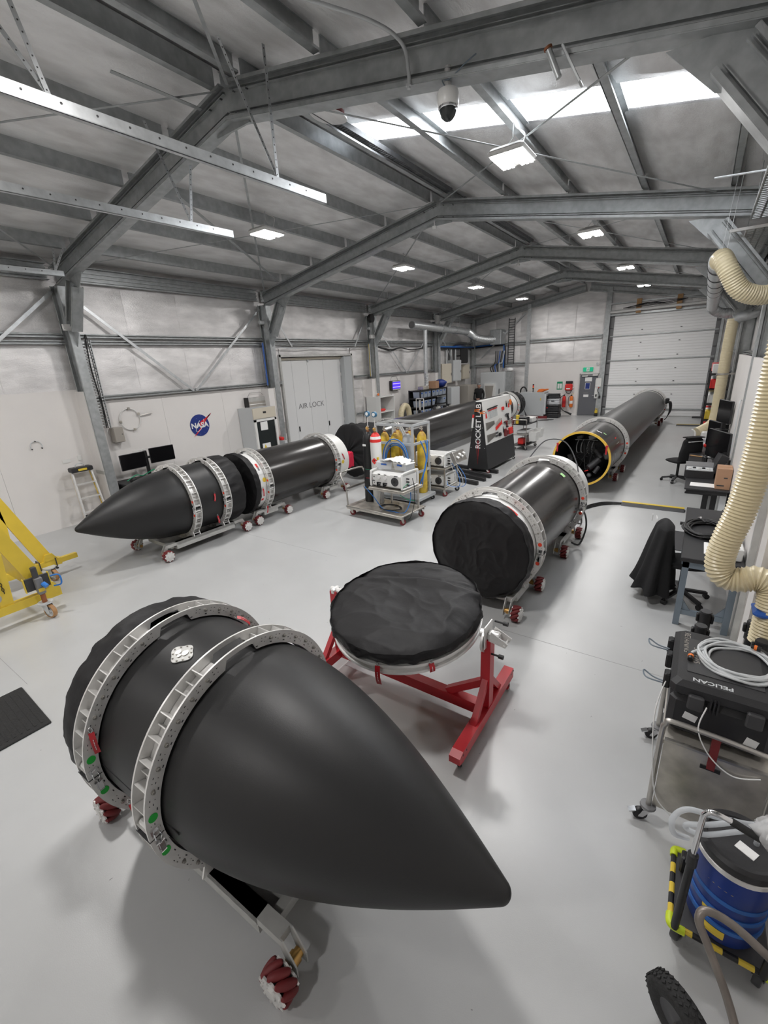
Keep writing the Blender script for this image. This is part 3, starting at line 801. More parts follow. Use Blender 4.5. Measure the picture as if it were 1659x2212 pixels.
# ---- foreground fairing, pointing to +x
FZ = .834; A_ = math.radians(.8)
FL = (-1.951, 1.241, 0)
fair = make_fairing('large matte black nose cone lying in the foreground on a wheeled dolly', FL, A_, FZ)
access_plate(fair, -.38, math.radians(103), FZ)
dolly = make_dolly('wheeled dolly with green dotted clamp rings under the foreground nose cone', FL, A_, -1.08, .58, (0.0, -.657), FZ, 'green_dot')
ra = [c for c in dolly.children if c.name.startswith('support_ring')]
remove_tag(dolly, (-.635, -.612, 1.10), (.02, 0, -1), .15, .03, (1, -.4, 0))
remove_tag(dolly, (-.60, -.545, .50), (.45, .1, -1), .13, .03, (1, -.3, 0))
remove_tag(dolly, (-.60, .42, 1.30), (.25, .55, -.6), .12, .03, (.5, .2, .8))
cloth_cap('dust_cover', 'black cloth cover over the open rear end of the foreground nose cone', FL, A_, FZ, -.79, -1.02, .655, 2, wr=1.3)

# ---- second stage on the right, nearer end toward the viewpoint (local +x faces it)
SZ = .79
S2L, S2R = (-1.941, 4.985, 0), math.radians(-91.4)
def make_stage2(label, loc, rz, zc, rear_len=.42, body='carbon'):
    t = thing('rocket_stage', label, 'rocket stage', loc, rz)
    G().lathe([(.6, -2.30), (.6, -.10)], 96, (0, 0, zc), 'x').obj('tank', body, t, 30)
    g = G().lathe([(.603, -.12), (.603, .26), (.57, .28)], 96, (0, 0, zc), 'x'); g.obj('front_skirt', 'white_gloss', t, 30)
    G().lathe([(.606, -.105), (.606, -.085)], 96, (0, 0, zc), 'x').obj('seal_band', 'black', t, 30)
    g = G().lathe([(.602, -2.25), (.603, -2.30-rear_len), (.55, -2.32-rear_len)], 96, (0, 0, zc), 'x'); g.obj('rear_skirt', 'white_gloss', t, 30)
    return t
st2 = make_stage2('dark carbon rocket stage on right, black cloth over its near end', S2L, S2R, SZ)
def on_cyl(R, a, zc): return Vector((0, R*math.cos(a), zc+R*math.sin(a)))
def patch(par, name, m_, s, a, w, h, zc, R=.607, n=6):
    # label bent around the stage; w along the axis, h around
    def fn(u, v):
        an = a+(v-.5)*h/R; return (s+(u-.5)*w, R*math.cos(an), zc+R*math.sin(an))
    return G().grid(fn, 1, n).obj(name, m_, par)
patch(st2, 'label_plate', 'paper', .13, math.radians(132), .15, .26, SZ)
patch(st2, 'lettering', 'red_bright', .13, math.radians(124), .035, .08, SZ, .609)
patch(st2, 'lettering', 'mid_grey', .13, math.radians(130), .03, .06, SZ, .609)
patch(st2, 'label_plate', 'paper', .13, math.radians(48), .15, .20, SZ)
patch(st2, 'lettering', 'red_bright', .13, math.radians(56), .05, .16, SZ, .609)
patch(st2, 'sticky_note', 'green_note', -1.90, math.radians(52), .09, .08, SZ)
g = G()
for a in (80, 118): 
    p = on_cyl(.604, math.radians(a), SZ); n = Vector((0, math.cos(math.radians(a)), math.sin(math.radians(a)))); g.cyl(p+Vector((.17, 0, 0)), p+Vector((.17, 0, 0))+n*.004, .02, n=14)
g.obj('port', 'black', st2)
make_dolly('short wheeled dolly and clamp ring at the covered near end of right stage', S2L, S2R, -.44, .33, (0.0,), SZ)
make_dolly('short wheeled dolly and clamp ring at the rear end of right stage', S2L, S2R, -2.57, -1.76, (-2.11,), SZ)
cloth_cap('dust_cover', 'crumpled black cloth cover on the near end of the right carbon stage', S2L, S2R, SZ, .155, .335, .628, 5, bag=.05, wr=1.25)

# ---- first stage on the right with the yellow rim, engines toward the far door
S1L_, S1R = (-1.944, 10.375, 0), math.radians(-91.3)
st1 = thing('rocket_booster', 'long grey rocket booster with open yellow rimmed end beside the desks', 'rocket stage', S1L_, S1R)
zc = .785
G().lathe([(.6, 0), (.6, -1.9)], 96, (0, 0, zc), 'x', False, False).obj('interstage', 'carbon', st1, 30)
G().lathe([(.6, -1.9), (.6, -11.45)], 96, (0, 0, zc), 'x', True, False).obj('tank', 'carbon_grey', st1, 30)
G().lathe([(.585, -.02), (.585, -1.5)], 64, (0, 0, zc), 'x', False, False).obj('inner_liner', 'black', st1, 30)
G().lathe([(.612, -.03), (.612, .02), (.57, .02), (.57, -.03)], 96, (0, 0, zc), 'x', False, False).obj('yellow_rim', 'yellow_ring', st1, 30)
G().lathe([(.606, -11.40), (.606, -11.55)], 96, (0, 0, zc), 'x', False, False).obj('white_band', 'white_gloss', st1, 30)
G().lathe([(.60, -11.5), (.58, -12.3), (.4, -12.35)], 64, (0, 0, zc), 'x').obj('engine_bay', 'black', st1, 30)
g = G().lathe([(.0, -1.0), (.25, -1.02), (.45, -1.12), (.585, -1.35)], 64, (0, 0, zc), 'x', False, False); g.obj('tank_dome', 'dark_grey', st1, 40)
for (x, y, z, r) in ((-.75, .40, .22, .085), (-.65, .42, -.02, .09), (-.45, -.36, -.38, .075), (-.55, .10, -.48, .055), (-.5, -.08, -.42, .05), (-.5, -.18, -.46, .045), (-.7, .25, .40, .07)):
    G().sphere((x, y, zc+z), r, 18).obj('gas_sphere', 'mid_grey', st1, 60)
for (p0, p1, r) in (((-.55, .28, -.10), (-.4, .10, -.28), .075), ((-.6, .18, .1), (-.5, .34, -.05), .05), ((-.5, -.28, -.24), (-.45, -.18, -.34), .05), ((-.5, .3, -.25), (-.45, .22, -.4), .05)):
    g = G().cyl(Vector(p0)+Vector((0, 0, zc)), Vector(p1)+Vector((0, 0, zc)), r, n=18); d = (Vector(p1)-Vector(p0)); g.cyl(Vector(p0)+d*.3+Vector((0, 0, zc)), Vector(p0)+d*.4+Vector((0, 0, zc)), r*1.08, n=18); g.obj('canister', 'dark_grey', st1, 40)
for (x, y, z, w_, h_) in ((-.6, .12, .42, .22, .10), (-.7, -.2, .38, .14, .08), (-.6, -.36, -.10, .10, .16), (-.6, .45, .28, .1, .1)):
    G().rbox((x, y, zc+z), (.1, w_, h_), .015, Matrix.Rotation(.35, 3, 'X')).obj('avionics_box', 'mid_grey' if y == .12 else 'dark_grey', st1)
for k, y in enumerate((-.30, -.20, -.06, .04)):
    g = G().tube(spline([(-.95, y+.02, zc+.26), (-.88, y, zc+.15), (-.9, y, zc+.0), (-.96, y+.03, zc-.06)], 5), .012, 6); g.obj('wrapped_pipe', 'grey_light', st1)
g = G().tube(spline([(-.95, .14, zc+.27), (-.93, -.1, zc+.28), (-.95, -.36, zc+.26)], 5), .012, 6); g.obj('wrapped_pipe', 'grey_light', st1)
for k in range(8):
    q = random.Random(k+40); P = [(q.uniform(-.9, -.4), q.uniform(-.4, .4), zc+q.uniform(-.45, .4)) for _ in range(4)]
    G().tube(spline(P, 6), q.choice((.006, .009, .012)), 5).obj('hose', q.choice(('black', 'dark_grey', 'dark_grey')), st1)
G().rbox((-.45, .05, zc-.36), (.03, .10, .02), .005, Matrix.Rotation(.3, 3, 'X')).obj('red_connector', 'red_bright', st1)
for a in (32, 148, -75):
    an = math.radians(a); p = on_cyl(.597, an, zc); n = Vector((0, math.cos(an), math.sin(an)))
    g = G().cyl(p+Vector((.02, 0, 0)), p+Vector((.05, 0, 0)), .022, n=12); g.cyl(p+Vector((.03, 0, 0))-n*.03, p+Vector((.03, 0, 0))+n*.03, .014, n=8); o = g.obj('lifting_pin', 'red', st1)
    G().bb(.05, .053, p.y-.016, p.y+.016, p.z-.17, p.z-.02).obj('streamer', 'red', o)
patch(st1, 'sticker', 'paper', -.45, math.radians(66), .07, .12, zc, .603); patch(st1, 'sticky_note', 'green_note', -.55, math.radians(55), .07, .07, zc, .603)
patch(st1, 'red_mark', 'red_bright', -1.0, math.radians(34), .16, .03, zc, .603); patch(st1, 'white_mark', 'grey_light', -1.0, math.radians(22), .3, .012, zc, .603); patch(st1, 'white_mark', 'grey_light', -.55, math.radians(-8), .03, .3, zc, .603)
make_dolly('wheeled dolly and clamp ring behind the yellow rim of long booster', S1L_, S1R, -2.35, -1.45, (-1.82,), zc)
make_dolly('wheeled dolly and clamp ring at booster end before the roller door', S1L_, S1R, -12.25, -11.35, (-11.75,), zc)
for k in range(5):
    o = G().tube(spline([(-11.75, .62, 1.0-.04*k), (-11.6-.02*k, .74+.02*k, .95), (-11.65-.03*k, .80+.015*k, .6), (-11.8, .74, .3), (-11.9, .66, .18)], 6), .014, 6).obj('umbilical', 'black', st1)
G().rbox((-11.72, .68, .98), (.2, .14, .2), .03).obj('umbilical_plate', 'black_matte', st1)

# ---- left lane: fairing, second stage, booster, noses toward the viewpoint
LFL, LR = (-7.57, 4.03, 0), math.radians(-90.5)
lf = make_fairing('matte black nose cone at left, pointing toward the yellow gantry', LFL, LR, .84)
make_dolly('wheeled dolly with two clamp rings under the left nose cone', LFL, LR, -1.05, .50, (0.0, -.63), .84)
remove_tag(bpy.data.objects[lf.name], (-.47, .61, .95), (0.1, 0, -1), .14, .03, (.2, 1, 0)); remove_tag(lf, (-.47, .585, .52), (-.15, -.1, -1), .15, .03, (.2, 1, 0))
cloth_cap('dust_cover', 'black cloth cover behind the rear ring of left nose cone', LFL, LR, .84, -.77, -1.12, .645, 8, wr=1.2)
LSL = (-7.61, 5.745, 0)
ls = make_stage2('glossy black rocket stage with white ends behind the left nose cone', LSL, LR, .81, .36)
make_dolly('wheeled dolly and clamp ring at the near end of the left stage', LSL, LR, -.50, .22, (0.0,), .81)
make_dolly('wheeled dolly and clamp ring at the far end of the left stage', LSL, LR, -2.50, -1.84, (-2.13,), .81)
cloth_cap('dust_cover', 'black cloth cover on the white near end of left stage', LSL, LR, .81, .17, .30, .64, 11, wr=1.0)
patch(ls, 'label_plate', 'paper', .08, math.radians(38), .17, .34, .81, .609); patch(ls, 'lettering', 'red_bright', .08, math.radians(40), .05, .10, .81, .611); patch(ls, 'lettering', 'mid_grey', .08, math.radians(34), .04, .10, .81, .611)
patch(ls, 'label_plate', 'paper', .1, math.radians(-28), .2, .2, .81, .609); patch(ls, 'lettering', 'red_bright', .1, math.radians(-30), .06, .05, .81, .611)
for (s, a) in ((.04, 10), (-2.42, -2)):
    an = math.radians(a); p = on_cyl(.606, an, .81); n = Vector((0, math.cos(an), math.sin(an))); G().cyl(p+Vector((s, 0, 0)), p+Vector((s, 0, 0))+n*.003, .045, n=20).obj('sticker_dot', 'yellow', ls)
remove_tag(ls, (.12, .62, .75), (0, 0, -1), .16, .03, (0, 1, 0)); remove_tag(ls, (.05, .60, .36), (.1, -.1, -1), .15, .03, (0, 1, 0)); remove_tag(ls, (-2.43, .59, .98), (-.4, .1, -1), .16, .03, (0, 1, 0))
o = G().cyl((.04, 0, .81+.604), (.04, 0, .81+.610), .03, n=14).obj('port', 'black', ls)
# red cloth bag on the end of the left stage
g = G()
def bagf(u, v):
    a = 2*PI*u; q = noise.noise(Vector((math.cos(a)*3, math.sin(a)*3, v*3)))*.03
    x = -2.70-.32*v; w = .15+q; 
    c, s = math.cos(a), math.sin(a); k = 1/max(abs(c), abs(s))**.7
    return (x, .34+w*c*k*.8, .72+(.20+q)*s*k)
g.grid(bagf, 32, 8, True); g.add([], []); o = g.obj('red_bag', 'red_cloth', None, 60); o.location = LSL; o.rotation_euler = (0, 0, LR)
tag(o, 'bright red cloth bag on the far end of the left stage', 'bag')
# booster of the left lane
LB = (-7.62, 9.6, 0)
lb = thing('rocket_booster', 'long dark rocket booster at back left behind gas bottles and tool board', 'rocket stage', LB, math.radians(-90.4))
zc = .80
G().lathe([(.6, 0), (.6, -11.0)], 96, (0, 0, zc), 'x').obj('tank', 'carbon', lb, 30)
G().lathe([(.604, -10.9), (.604, -11.45)], 96, (0, 0, zc), 'x').obj('white_band', 'white_gloss', lb, 30)
G().lathe([(.60, -11.4), (.62, -11.6), (.64, -11.62), (.64, -11.72), (.6, -11.74), (.6, -11.95), (.65, -11.97), (.65, -12.1), (.60, -12.12), (.58, -12.7), (.3, -12.75)], 96, (0, 0, zc), 'x').obj('engine_bay', 'black_matte', lb, 30)
for k in range(10):
    a = math.radians(20+k*16); p = on_cyl(.63, a, zc); G().box(p+Vector((-12.35+.1*(k % 3), 0, 0)), (.2, .06, .05), Matrix.Rotation(a-PI/2, 3, 'X')).obj('engine_fitting', 'dark_grey', lb)
make_dolly('wheeled dolly and dark clamp ring at far end of left booster', LB, math.radians(-90.4), -12.2, -11.3, (-11.5,), zc)
make_dolly('wheeled dolly and clamp ring under near end of left booster', LB, math.radians(-90.4), -1.9, -1.0, (-1.35,), zc)
for k in range(4):
    G().tube(spline([(-11.9, .58, 1.0+.05*k), (-12.0, .75, .6), (-12.1-.1*k, .9, .12), (-12.6, 1.2, .04), (-13.0, 1.6+.1*k, .04)], 6), .014, 6).obj('umbilical', 'dark_grey', lb)
# big black cloth sagging over the near end of the left booster
def sag(u, v):
    a = 2*PI*u; ca, sa = math.cos(a), math.sin(a); s = .45-1.15*v
    r = .66+.05*noise.noise(Vector((ca*3, sa*3, v*4)))+.03*noise.noise(Vector((ca*9, sa*9, v*6)))
    if v < .12: r *= max(0.0, v/.12)**.5
    z = zc+r*sa*(1.0 if sa > 0 else 1.05); y = r*ca
    top = .08*math.exp(-((v-.25)/.2)**2)
    return (s+.06*noise.noise(Vector((ca*4, sa*4, 7))), y, max(.03, z+(top if sa > 0 else 0)))
o = G().grid(sag, 96, 40, True).obj('dust_cover', 'cloth_dark', None, 70); o.location = LB; o.rotation_euler = (0, 0, math.radians(-90.4))
tag(o, 'black cloth bundled over the near end of left booster, behind gas bottles', 'dust cover')
# ================================================================ common small parts
def caster(par, x, y, ztop_, r=.05, w=.03, ang=0.0, wm='red_dark', mm='alu', brake=False, name='caster'):
    # swivel caster: plate, fork and wheel; ztop_ = underside of what it carries
    g = G(T(x, y, 0) @ RZ(ang)); off = .03
    g.cyl((0, 0, ztop_-.012), (0, 0, ztop_), r*.75, n=12); g.cyl((0, 0, ztop_-.03), (0, 0, ztop_-.012), r*.5, n=12)
    for s in (-1, 1):
        g.prism([(-r*.6, ztop_-.025), (r*.5, ztop_-.025), (off+r*.35, r*.75), (off-r*.3, r*.75)], (0, s*(w/2+.006)-.002, 0), (1, 0, 0), (0, 0, 1), (0, .004, 0))
    if brake: g.box((off+r*1.1, 0, ztop_-.05), (r*1.0, w*1.2, .008), Matrix.Rotation(.4, 3, 'Y'))
    o = g.obj(name, mm, par)
    g = G(T(x, y, 0) @ RZ(ang)); g.lathe([(r*.35, -w/2), (r*.92, -w/2), (r, -w/3), (r, w/3), (r*.92, w/2), (r*.35, w/2)], 20, (off, 0, r), 'y'); g.obj('wheel', wm, o, 40)
    g = G(T(x, y, 0) @ RZ(ang)); g.cyl((off, -w*.75, r), (off, w*.75, r), r*.3, n=10); g.obj('hub', mm, o, 40)
    return o
def pipe(par, name, pts, r, m_, n=10, seg=6, closed=False):
    return G().tube(spline(pts, seg, closed), r, n, closed).obj(name, m_, par, 50)

# ================================================================ red tilting stand with the covered ring
rs = thing('tilting_stand', 'red steel tilting stand on casters between nose cone and right stage', 'stand', (-1.93, 2.92, 0))
for sg, xx in ((1, .81), (-1, -.81)):
    g = G(); g.bb(xx-.045, xx+.045, -.56, .56, .11, .21)
    g.prism([(-.62, .13), (-.56, .11), (-.56, .21), (-.62, .19)], (xx-.045, 0, 0), (0, 1, 0), (0, 0, 1), (.09, 0, 0)); g.obj('foot_beam', 'red', rs)
    for y in (-.53, .53):
        g = G()
        for yy in (y-.03, y+.03): g.cyl((xx-.047, yy, .18), (xx+.047, yy, .18), .008, n=8)
        g.obj('bolt', 'black', rs); caster(rs, xx, y, .11, .048, .034, 1.9 if y < 0 else -1.2, 'black', 'chrome', True)
    G().bb(xx-.04, xx+.04, -.045, .045, .21, .87).obj('upright', 'red', rs)
    for s in (-1, 1):
        G().bar((xx, s*.28, .18), (xx, s*.02, .48), .05, .05, (1, 0, 0)).obj('gusset_brace', 'red', rs)
    G().bar((xx-sg*.36, 0, .20), (xx, 0, .45), .06, .06).obj('knee_brace', 'red', rs)
    if sg < 0:
        g = G().cyl((xx-.05, 0, .87), (xx+.16, 0, .87), .03, n=14); g.rbox((xx, 0, .87), (.05, .1, .06), .01); g.obj('pivot_block', 'alu', rs); continue
    g = G(); g.rbox((xx, 0, .90), (.012, .16, .20), .003); g.cyl((xx-.06, 0, .90), (xx+.06, 0, .90), .035, n=16); g.rbox((xx+sg*.05, 0, .90), (.10, .07, .07), .01); g.obj('pivot_block', 'alu', rs)
    g = G(); g.cyl((xx-sg*.012, -.0, .84), (xx-sg*.03, 0, .84), .10, n=24); g.obj('index_plate', 'alu', rs, 40)
    for (dy, dz) in ((.06, .10), (-.02, -.16)):
        g = G(); g.cyl((xx+sg*.03, dy, .90+dz), (xx+sg*.10, dy, .90+dz), .008, n=8); g.cyl((xx+sg*.10, dy, .90+dz), (xx+sg*.14, dy, .90+dz), .018, n=12)
        g.obj('plunger_knob', 'black', rs, 40)
    g = G()
    for dy in (-.045, .045): g.prism([(0, -.04), (.14, -.06), (.16, -.02), (.02, .05)], (xx+sg*.02, dy-.003, .91), (sg, 0, 0), (0, 0, 1), (0, .006, 0))
    g.cyl((xx+sg*.15, -.06, .87), (xx+sg*.15, .06, .87), .008, n=8); g.obj('crank_bracket', 'alu', rs)
G().bb(-.765, .765, -.045, .045, .10, .20).obj('cross_beam', 'red', rs)
RSM = T(-1.885, 2.90, .87) @ RX(math.radians(8)) @ Matrix.Diagonal((1.06, 1.06, 1, 1))
adp = thing('payload_adapter', 'pale ring shaped adapter held in the red tilting stand', 'adapter', (0, 0, 0)); adp.matrix_world = RSM
G().lathe([(.60, -.06), (.63, -.06), (.63, -.035), (.612, -.03), (.612, .0), (.63, .005), (.63, .03), (.60, .03)], 96).obj('clamp_band', 'alu', adp, 40)
g = G()
vs = [(.50*math.cos(2*PI*k/12), .50*math.sin(2*PI*k/12)) for k in range(12)]
g.prism(vs, (0, 0, -.15), (1, 0, 0), (0, 1, 0), (0, 0, .09)); g.obj('lower_deck', 'white_gloss', adp)
vs = [(.52*math.cos(2*PI*k/12), .52*math.sin(2*PI*k/12)) for k in range(12)]
g = G(); g.prism(vs, (0, 0, -.165), (1, 0, 0), (0, 1, 0), (0, 0, .018)); g.obj('edge_tape', 'wood', adp)
G().lathe([(.605, .03), (.605, .10)], 96).obj('skirt', 'black', adp, 30)
G().lathe([(.608, .045), (.608, .075)], 96, a0=math.radians(200), a1=math.radians(275)).obj('white_label', 'white_gloss', adp)
for a, L in ((188, .12), (282, .17), (318, .08)):
    an = math.radians(a); p = Vector((.635*math.cos(an), .635*math.sin(an), .02)); n = Vector((math.cos(an), math.sin(an), 0)); remove_tag(adp, p, (n.x*.15, n.y*.15, -1), L, .04, n)
def stand_cover(u, v):
    a = 2*PI*u; ca, sa = math.cos(a), math.sin(a); sv = Vector((4.2, 1.3, 7.7))
    if v < .3:
        k = v/.3; h = .045+.095*k; r = .624+.012*math.sin(PI*k)
        r += .028*noise.noise(sv+Vector((ca*5, sa*5, k*1.0)))*(1-.4*k)+.012*noise.noise(sv+Vector((ca*15, sa*15, k*2)))
        h += .03*(1-k)*max(0, noise.noise(sv+Vector((ca*2.2, sa*2.2, 5))))
        return (r*ca, r*sa, h)
    k = (v-.3)/.7; q = 1-k; x, y = .626*q*ca, .626*q*sa
    h = .14+.035*(1-q*q)*1.6
    h += .045*noise.noise(sv+Vector((x*2.2, y*3.0, 1)))*(1-q**4)
    rid = 1-abs(noise.noise(sv+Vector((x*2.6+y*1.6, y*5.5-x*1.2, 3))))*2.2; h += .014*max(0, rid)**2
    rid = 1-abs(noise.noise(sv+Vector((x*4-y*2, y*9+x*2, 8))))*2.2; h += .006*max(0, rid)**2
    d = (y-.22-.18*x)/.05; h += .035*math.exp(-d*d)*(1 if x > -.3 else max(0, 1+(x+.3)*4))-.022*math.exp(-((y-.29-.18*x)/.04)**2)
    h -= .03*(q**10)
    return (x, y, h)
o = G().grid(stand_cover, 180, 90, True).obj('dust_cover', 'cloth_black', None, 70); o.matrix_world = RSM
tag(o, 'wrinkled black cloth cover stretched over the ring on red stand', 'dust cover')

# ================================================================ gas bottle trolley
gt = thing('platform_trolley', 'stainless platform trolley carrying two tall gas bottles and white box', 'trolley', (-5.05, 7.12, 0), math.radians(-4))
g = G(); g.rbox((0, 0, .20), (1.46, .78, .035), .008); g.bb(-.73, .73, -.39, -.37, .15, .2); g.bb(-.73, .73, .37, .39, .15, .2); g.obj('deck', 'steel_worn', gt)
G().tube([(-.73, -.40, .205), (.72, -.40, .205), (.735, -.39, .205), (.74, .40, .205), (-.73, .40, .205)], .012, 8, True).obj('deck_edge', 'steel', gt, 50)
for x, y, a in ((-.66, -.32, .4), (.66, -.32, 1.2), (-.66, .32, 2.0), (.66, .32, .2)): caster(gt, x, y, .183, .062, .04, a, 'red_dark', 'steel')
pipe(gt, 'push_handle', [(-.72, -.36, .2), (-.74, -.36, .60), (-.86, -.36, .84), (-.88, -.25, .90), (-.88, .25, .90), (-.86, .36, .84), (-.74, .36, .60), (-.72, .36, .2)], .017, 'steel', 10, 5)
G().bb(-.745, -.715, -.36, .36, .56, .6).obj('cross_bar', 'steel', gt)
g = G(); g.rbox((.36, -.07, .70), (.86, .66, .03), .006)
g.bb(-.07, .79, -.40, -.385, .66, .70); g.bb(.775, .79, -.40, .26, .66, .70); g.obj('upper_shelf', 'steel_worn', gt)
for x, y in ((.02, .22), (.70, .22), (-.05, -.1)): G().bb(x-.016, x+.016, y-.016, y+.016, .215, .69).obj('shelf_post', 'steel', gt)
G().tube(spline([(-.45, -.12, .62), (-.2, -.35, .64), (.0, -.36, .69)], 4), .008, 6).obj('retaining_bar', 'steel', gt)
for z, m_ in ((.95, 'green'), (.76, 'red')):
    G().tube([(-.62, .16, z), (-.5, .03, z-.01), (-.28, .02, z), (-.2, .1, z)], .004, 5).obj('retaining_cord', m_, gt)
def gas_bottle(label, M, body, shoulder, stripe=None, r=.115, h=1.30, group=None):
    t = thing('gas_bottle', label, 'gas bottle', (0, 0, 0), group=group); t.matrix_world = M
    G().lathe([(r*.9, 0), (r, .02), (r, h)], 28).obj('cylinder', body, t, 40)
    if stripe:
        G().lathe([(r, h), (r*1.001, h+.02), (r*.985, h+.06)], 28, cap0=False, cap1=False).obj('shoulder', shoulder, t, 40)
        G().lathe([(r*.985, h+.06), (r*.87, h+.115)], 28, cap0=False, cap1=False).obj('stripe', stripe, t, 40)
        G().lathe([(r*.87, h+.115), (r*.6, h+.165), (r*.32, h+.19)], 28, cap0=False).obj('shoulder', shoulder, t, 40)
    else: G().lathe([(r, h), (r*.97, h+.06), (r*.82, h+.12), (r*.55, h+.165), (r*.32, h+.19)], 28, cap0=False).obj('shoulder', shoulder, t, 40)
    G().cyl((0, 0, h+.18), (0, 0, h+.215), .032, n=14).obj('neck_ring', 'copper_rust', t)
    g = G(); g.cyl((0, 0, h+.215), (0, 0, h+.29), .017, n=10); g.cyl((-.05, 0, h+.25), (.035, 0, h+.25), .012, n=8); g.cyl((0, 0, h+.29), (0, 0, h+.305), .03, n=10); g.obj('valve', 'steel_worn', t)
    return t
GTM = T(-5.05, 7.12, .2185) @ RZ(math.radians(-4))
b1 = gas_bottle('tall black gas bottle on the trolley, left of the white one', GTM @ T(-.50, .13, 0) @ RX(math.radians(-2)), 'black', 'black')
b2 = gas_bottle('white gas bottle with red shoulder and red hazard diamond on trolley', GTM @ T(-.255, .12, 0), 'white_gloss', 'red_bright', 'paper')
for b, dx in ((b1, .0), (b2, .01)):
    h = 1.30
    g = G().cyl((0, 0, h+.25), (.02, -.06, h+.27), .025, n=12); g.cyl((0, -.03, h+.25), (0.05, -.07, h+.26), .03, n=12); g.obj('regulator', 'brass', b, 40)
    pipe(b, 'gauge_stem', [(0, 0, h+.27), (.0, 0, h+.4), (.01, 0, h+.52)], .008, 'alu')
    g = G().cyl((.01, .02, h+.55), (.01, -.03, h+.55), .055, n=20); g.obj('gauge', 'gauge_blue', b, 40)
    g = G().cyl((.01, -.03, h+.55), (.01, -.034, h+.55), .036, n=18); g.obj('gauge_face', 'paper', b)
g = G(); R2 = .117
def dia(u, v):
    uu, vv = (u-.5), (v-.5); a = math.radians(-75)+(uu-vv)*.07/R2*1.0; z = .92+(uu+vv)*.07
    return (R2*math.cos(a), R2*math.sin(a), z)
G().grid(dia, 5, 5).obj('hazard_diamond', 'red_bright', b2)
def dia2(u, v):
    uu, vv = (u-.5)*.28, (v-.5)*.28; a = math.radians(-75)+(uu-vv)*.07/R2; z = .93+(uu+vv)*.07
    return (.1185*math.cos(a), .1185*math.sin(a), z)
G().grid(dia2, 3, 3).obj('diamond_mark', 'black', b2)
G().bb(.08, .1175, -.09, -.06, .95, 1.0).obj('yellow_label', 'yellow', b2)
G().bb(-.05, .03, -.13, -.118, 1.20, 1.24).obj('paper_label', 'paper', b1)
# white control boxes
def control_box(label, M, handles=True):
    t = thing('control_box', label, 'control box', (0, 0, 0), group='white pneumatic control boxes'); t.matrix_world = M
    w, d, h = .80, .52, .27
    G().rbox((0, 0, h/2+.02), (w-.06, d, h), .03).obj('case', 'white_gloss', t)
    for x in (-w/2+.02, w/2-.02):
        G().tube(spline([(x, -d/2+.04, .02), (x, -d/2-.01, .06), (x, -d/2, h), (x, -d/2+.05, h+.05), (x, d/2-.05, h+.05), (x, d/2, h), (x, d/2, .06), (x, d/2-.04, .02)], 5, True), .02, 10, True).obj('roll_bar', 'white_gloss', t, 50)
    y = -d/2-.002
    g = G(); g.cyl((.21, y+.004, .155), (.21, y-.012, .155), .085, n=28); g.obj('fan_grille', 'dark_grey', t, 40)
    g = G()
    for k in range(4): g.bar((.21-.08*math.cos(k*PI/4), y-.014, .155-.08*math.sin(k*PI/4)), (.21+.08*math.cos(k*PI/4), y-.014, .155+.08*math.sin(k*PI/4)), .004, .004)
    g.obj('fan_guard', 'black', t)
    for x in (-.17, -.02):
        G().cyl((x, y+.002, .21), (x, y-.02, .21), .042, n=18).obj('gauge', 'alu', t, 40)
        G().cyl((x, y-.02, .21), (x, y-.022, .21), .034, n=18).obj('gauge_face', 'paper', t)
        g = G(); g.bb(x-.05, x-.03, y-.03, y, .03, .11); g.bb(x-.05, x+.04, y-.03, y, .09, .11); g.bb(x-.03, x+.02, y-.03, y, .05, .068); g.obj('regulator_valve', 'black', t)
        G().bb(x-.03, x+.03, y-.004, y, .262, .276).obj('name_plate', 'black', t)
    for x, z, a, b in ((-.30, .21, .022, .022), (-.31, .13, .05, .014), (-.295, .09, .01, .018)): G().rbox((x, y-.006, z), (a, .014, b), .003).obj('switch', 'black', t)
    G().bb(.11, .30, y-.004, y, .25, .28).obj('name_plate', 'paper', t); G().bb(.2, .28, y-.006, y, .26, .275).obj('display', 'dark_grey', t)
    for z in (.08, .14, .2): G().cyl((w/2-.03, -.1, z), (w/2+.03, -.1, z), .014, n=10).obj('connector', 'black', t)
    return t
control_box('white control box on the upper shelf of the gas trolley', GTM @ T(.345, -.08, .500))
# tubs and film on the box
def tub(label, M, lid):
    t = thing('plastic_tub', label, 'tub', (0, 0, 0)); t.matrix_world = M
    g = G(); g.add([(-.15, -.1, 0), (.15, -.1, 0), (.15, .1, 0), (-.15, .1, 0), (-.18, -.12, .13), (.18, -.12, .13), (.18, .12, .13), (-.18, .12, .13)], [(3, 2, 1, 0), (0, 1, 5, 4), (1, 2, 6, 5), (2, 3, 7, 6), (3, 0, 4, 7)]); g.obj('body', 'clear_plastic', t)
    G().rbox((0, 0, .14), (.38, .26, .02), .006).obj('lid', lid, t); G().bb(-.06, .06, -.128, -.118, .09, .12).obj('clip', 'blue', t)
    G().rbox((0, 0, .05), (.2, .12, .05), .015).obj('contents', 'paper', t)
    return t
tub('clear plastic tub with blue clip on white box, beside gas bottle', GTM @ T(.14, -.04, .822) @ RZ(.15), 'clear_plastic')
tub('clear plastic tub with pale lid at right end of white box', GTM @ T(.53, .0, .822) @ RZ(-.15), 'white_gloss')
def film(u, v):
    x, y = (u-.5)*.62, (v-.5)*.34; return (x, y, .05+.05*noise.noise(Vector((x*7, y*7, 2)))+.03*noise.noise(Vector((x*18, y*18, 5)))-.06*abs(u-.5)*2)
o = G().grid(film, 30, 20).obj('plastic_film', 'paper', None, 60); o.matrix_world = GTM @ T(.36, .0, .985); tag(o, 'crumpled white plastic bag lying over the tubs on trolley', 'bag')
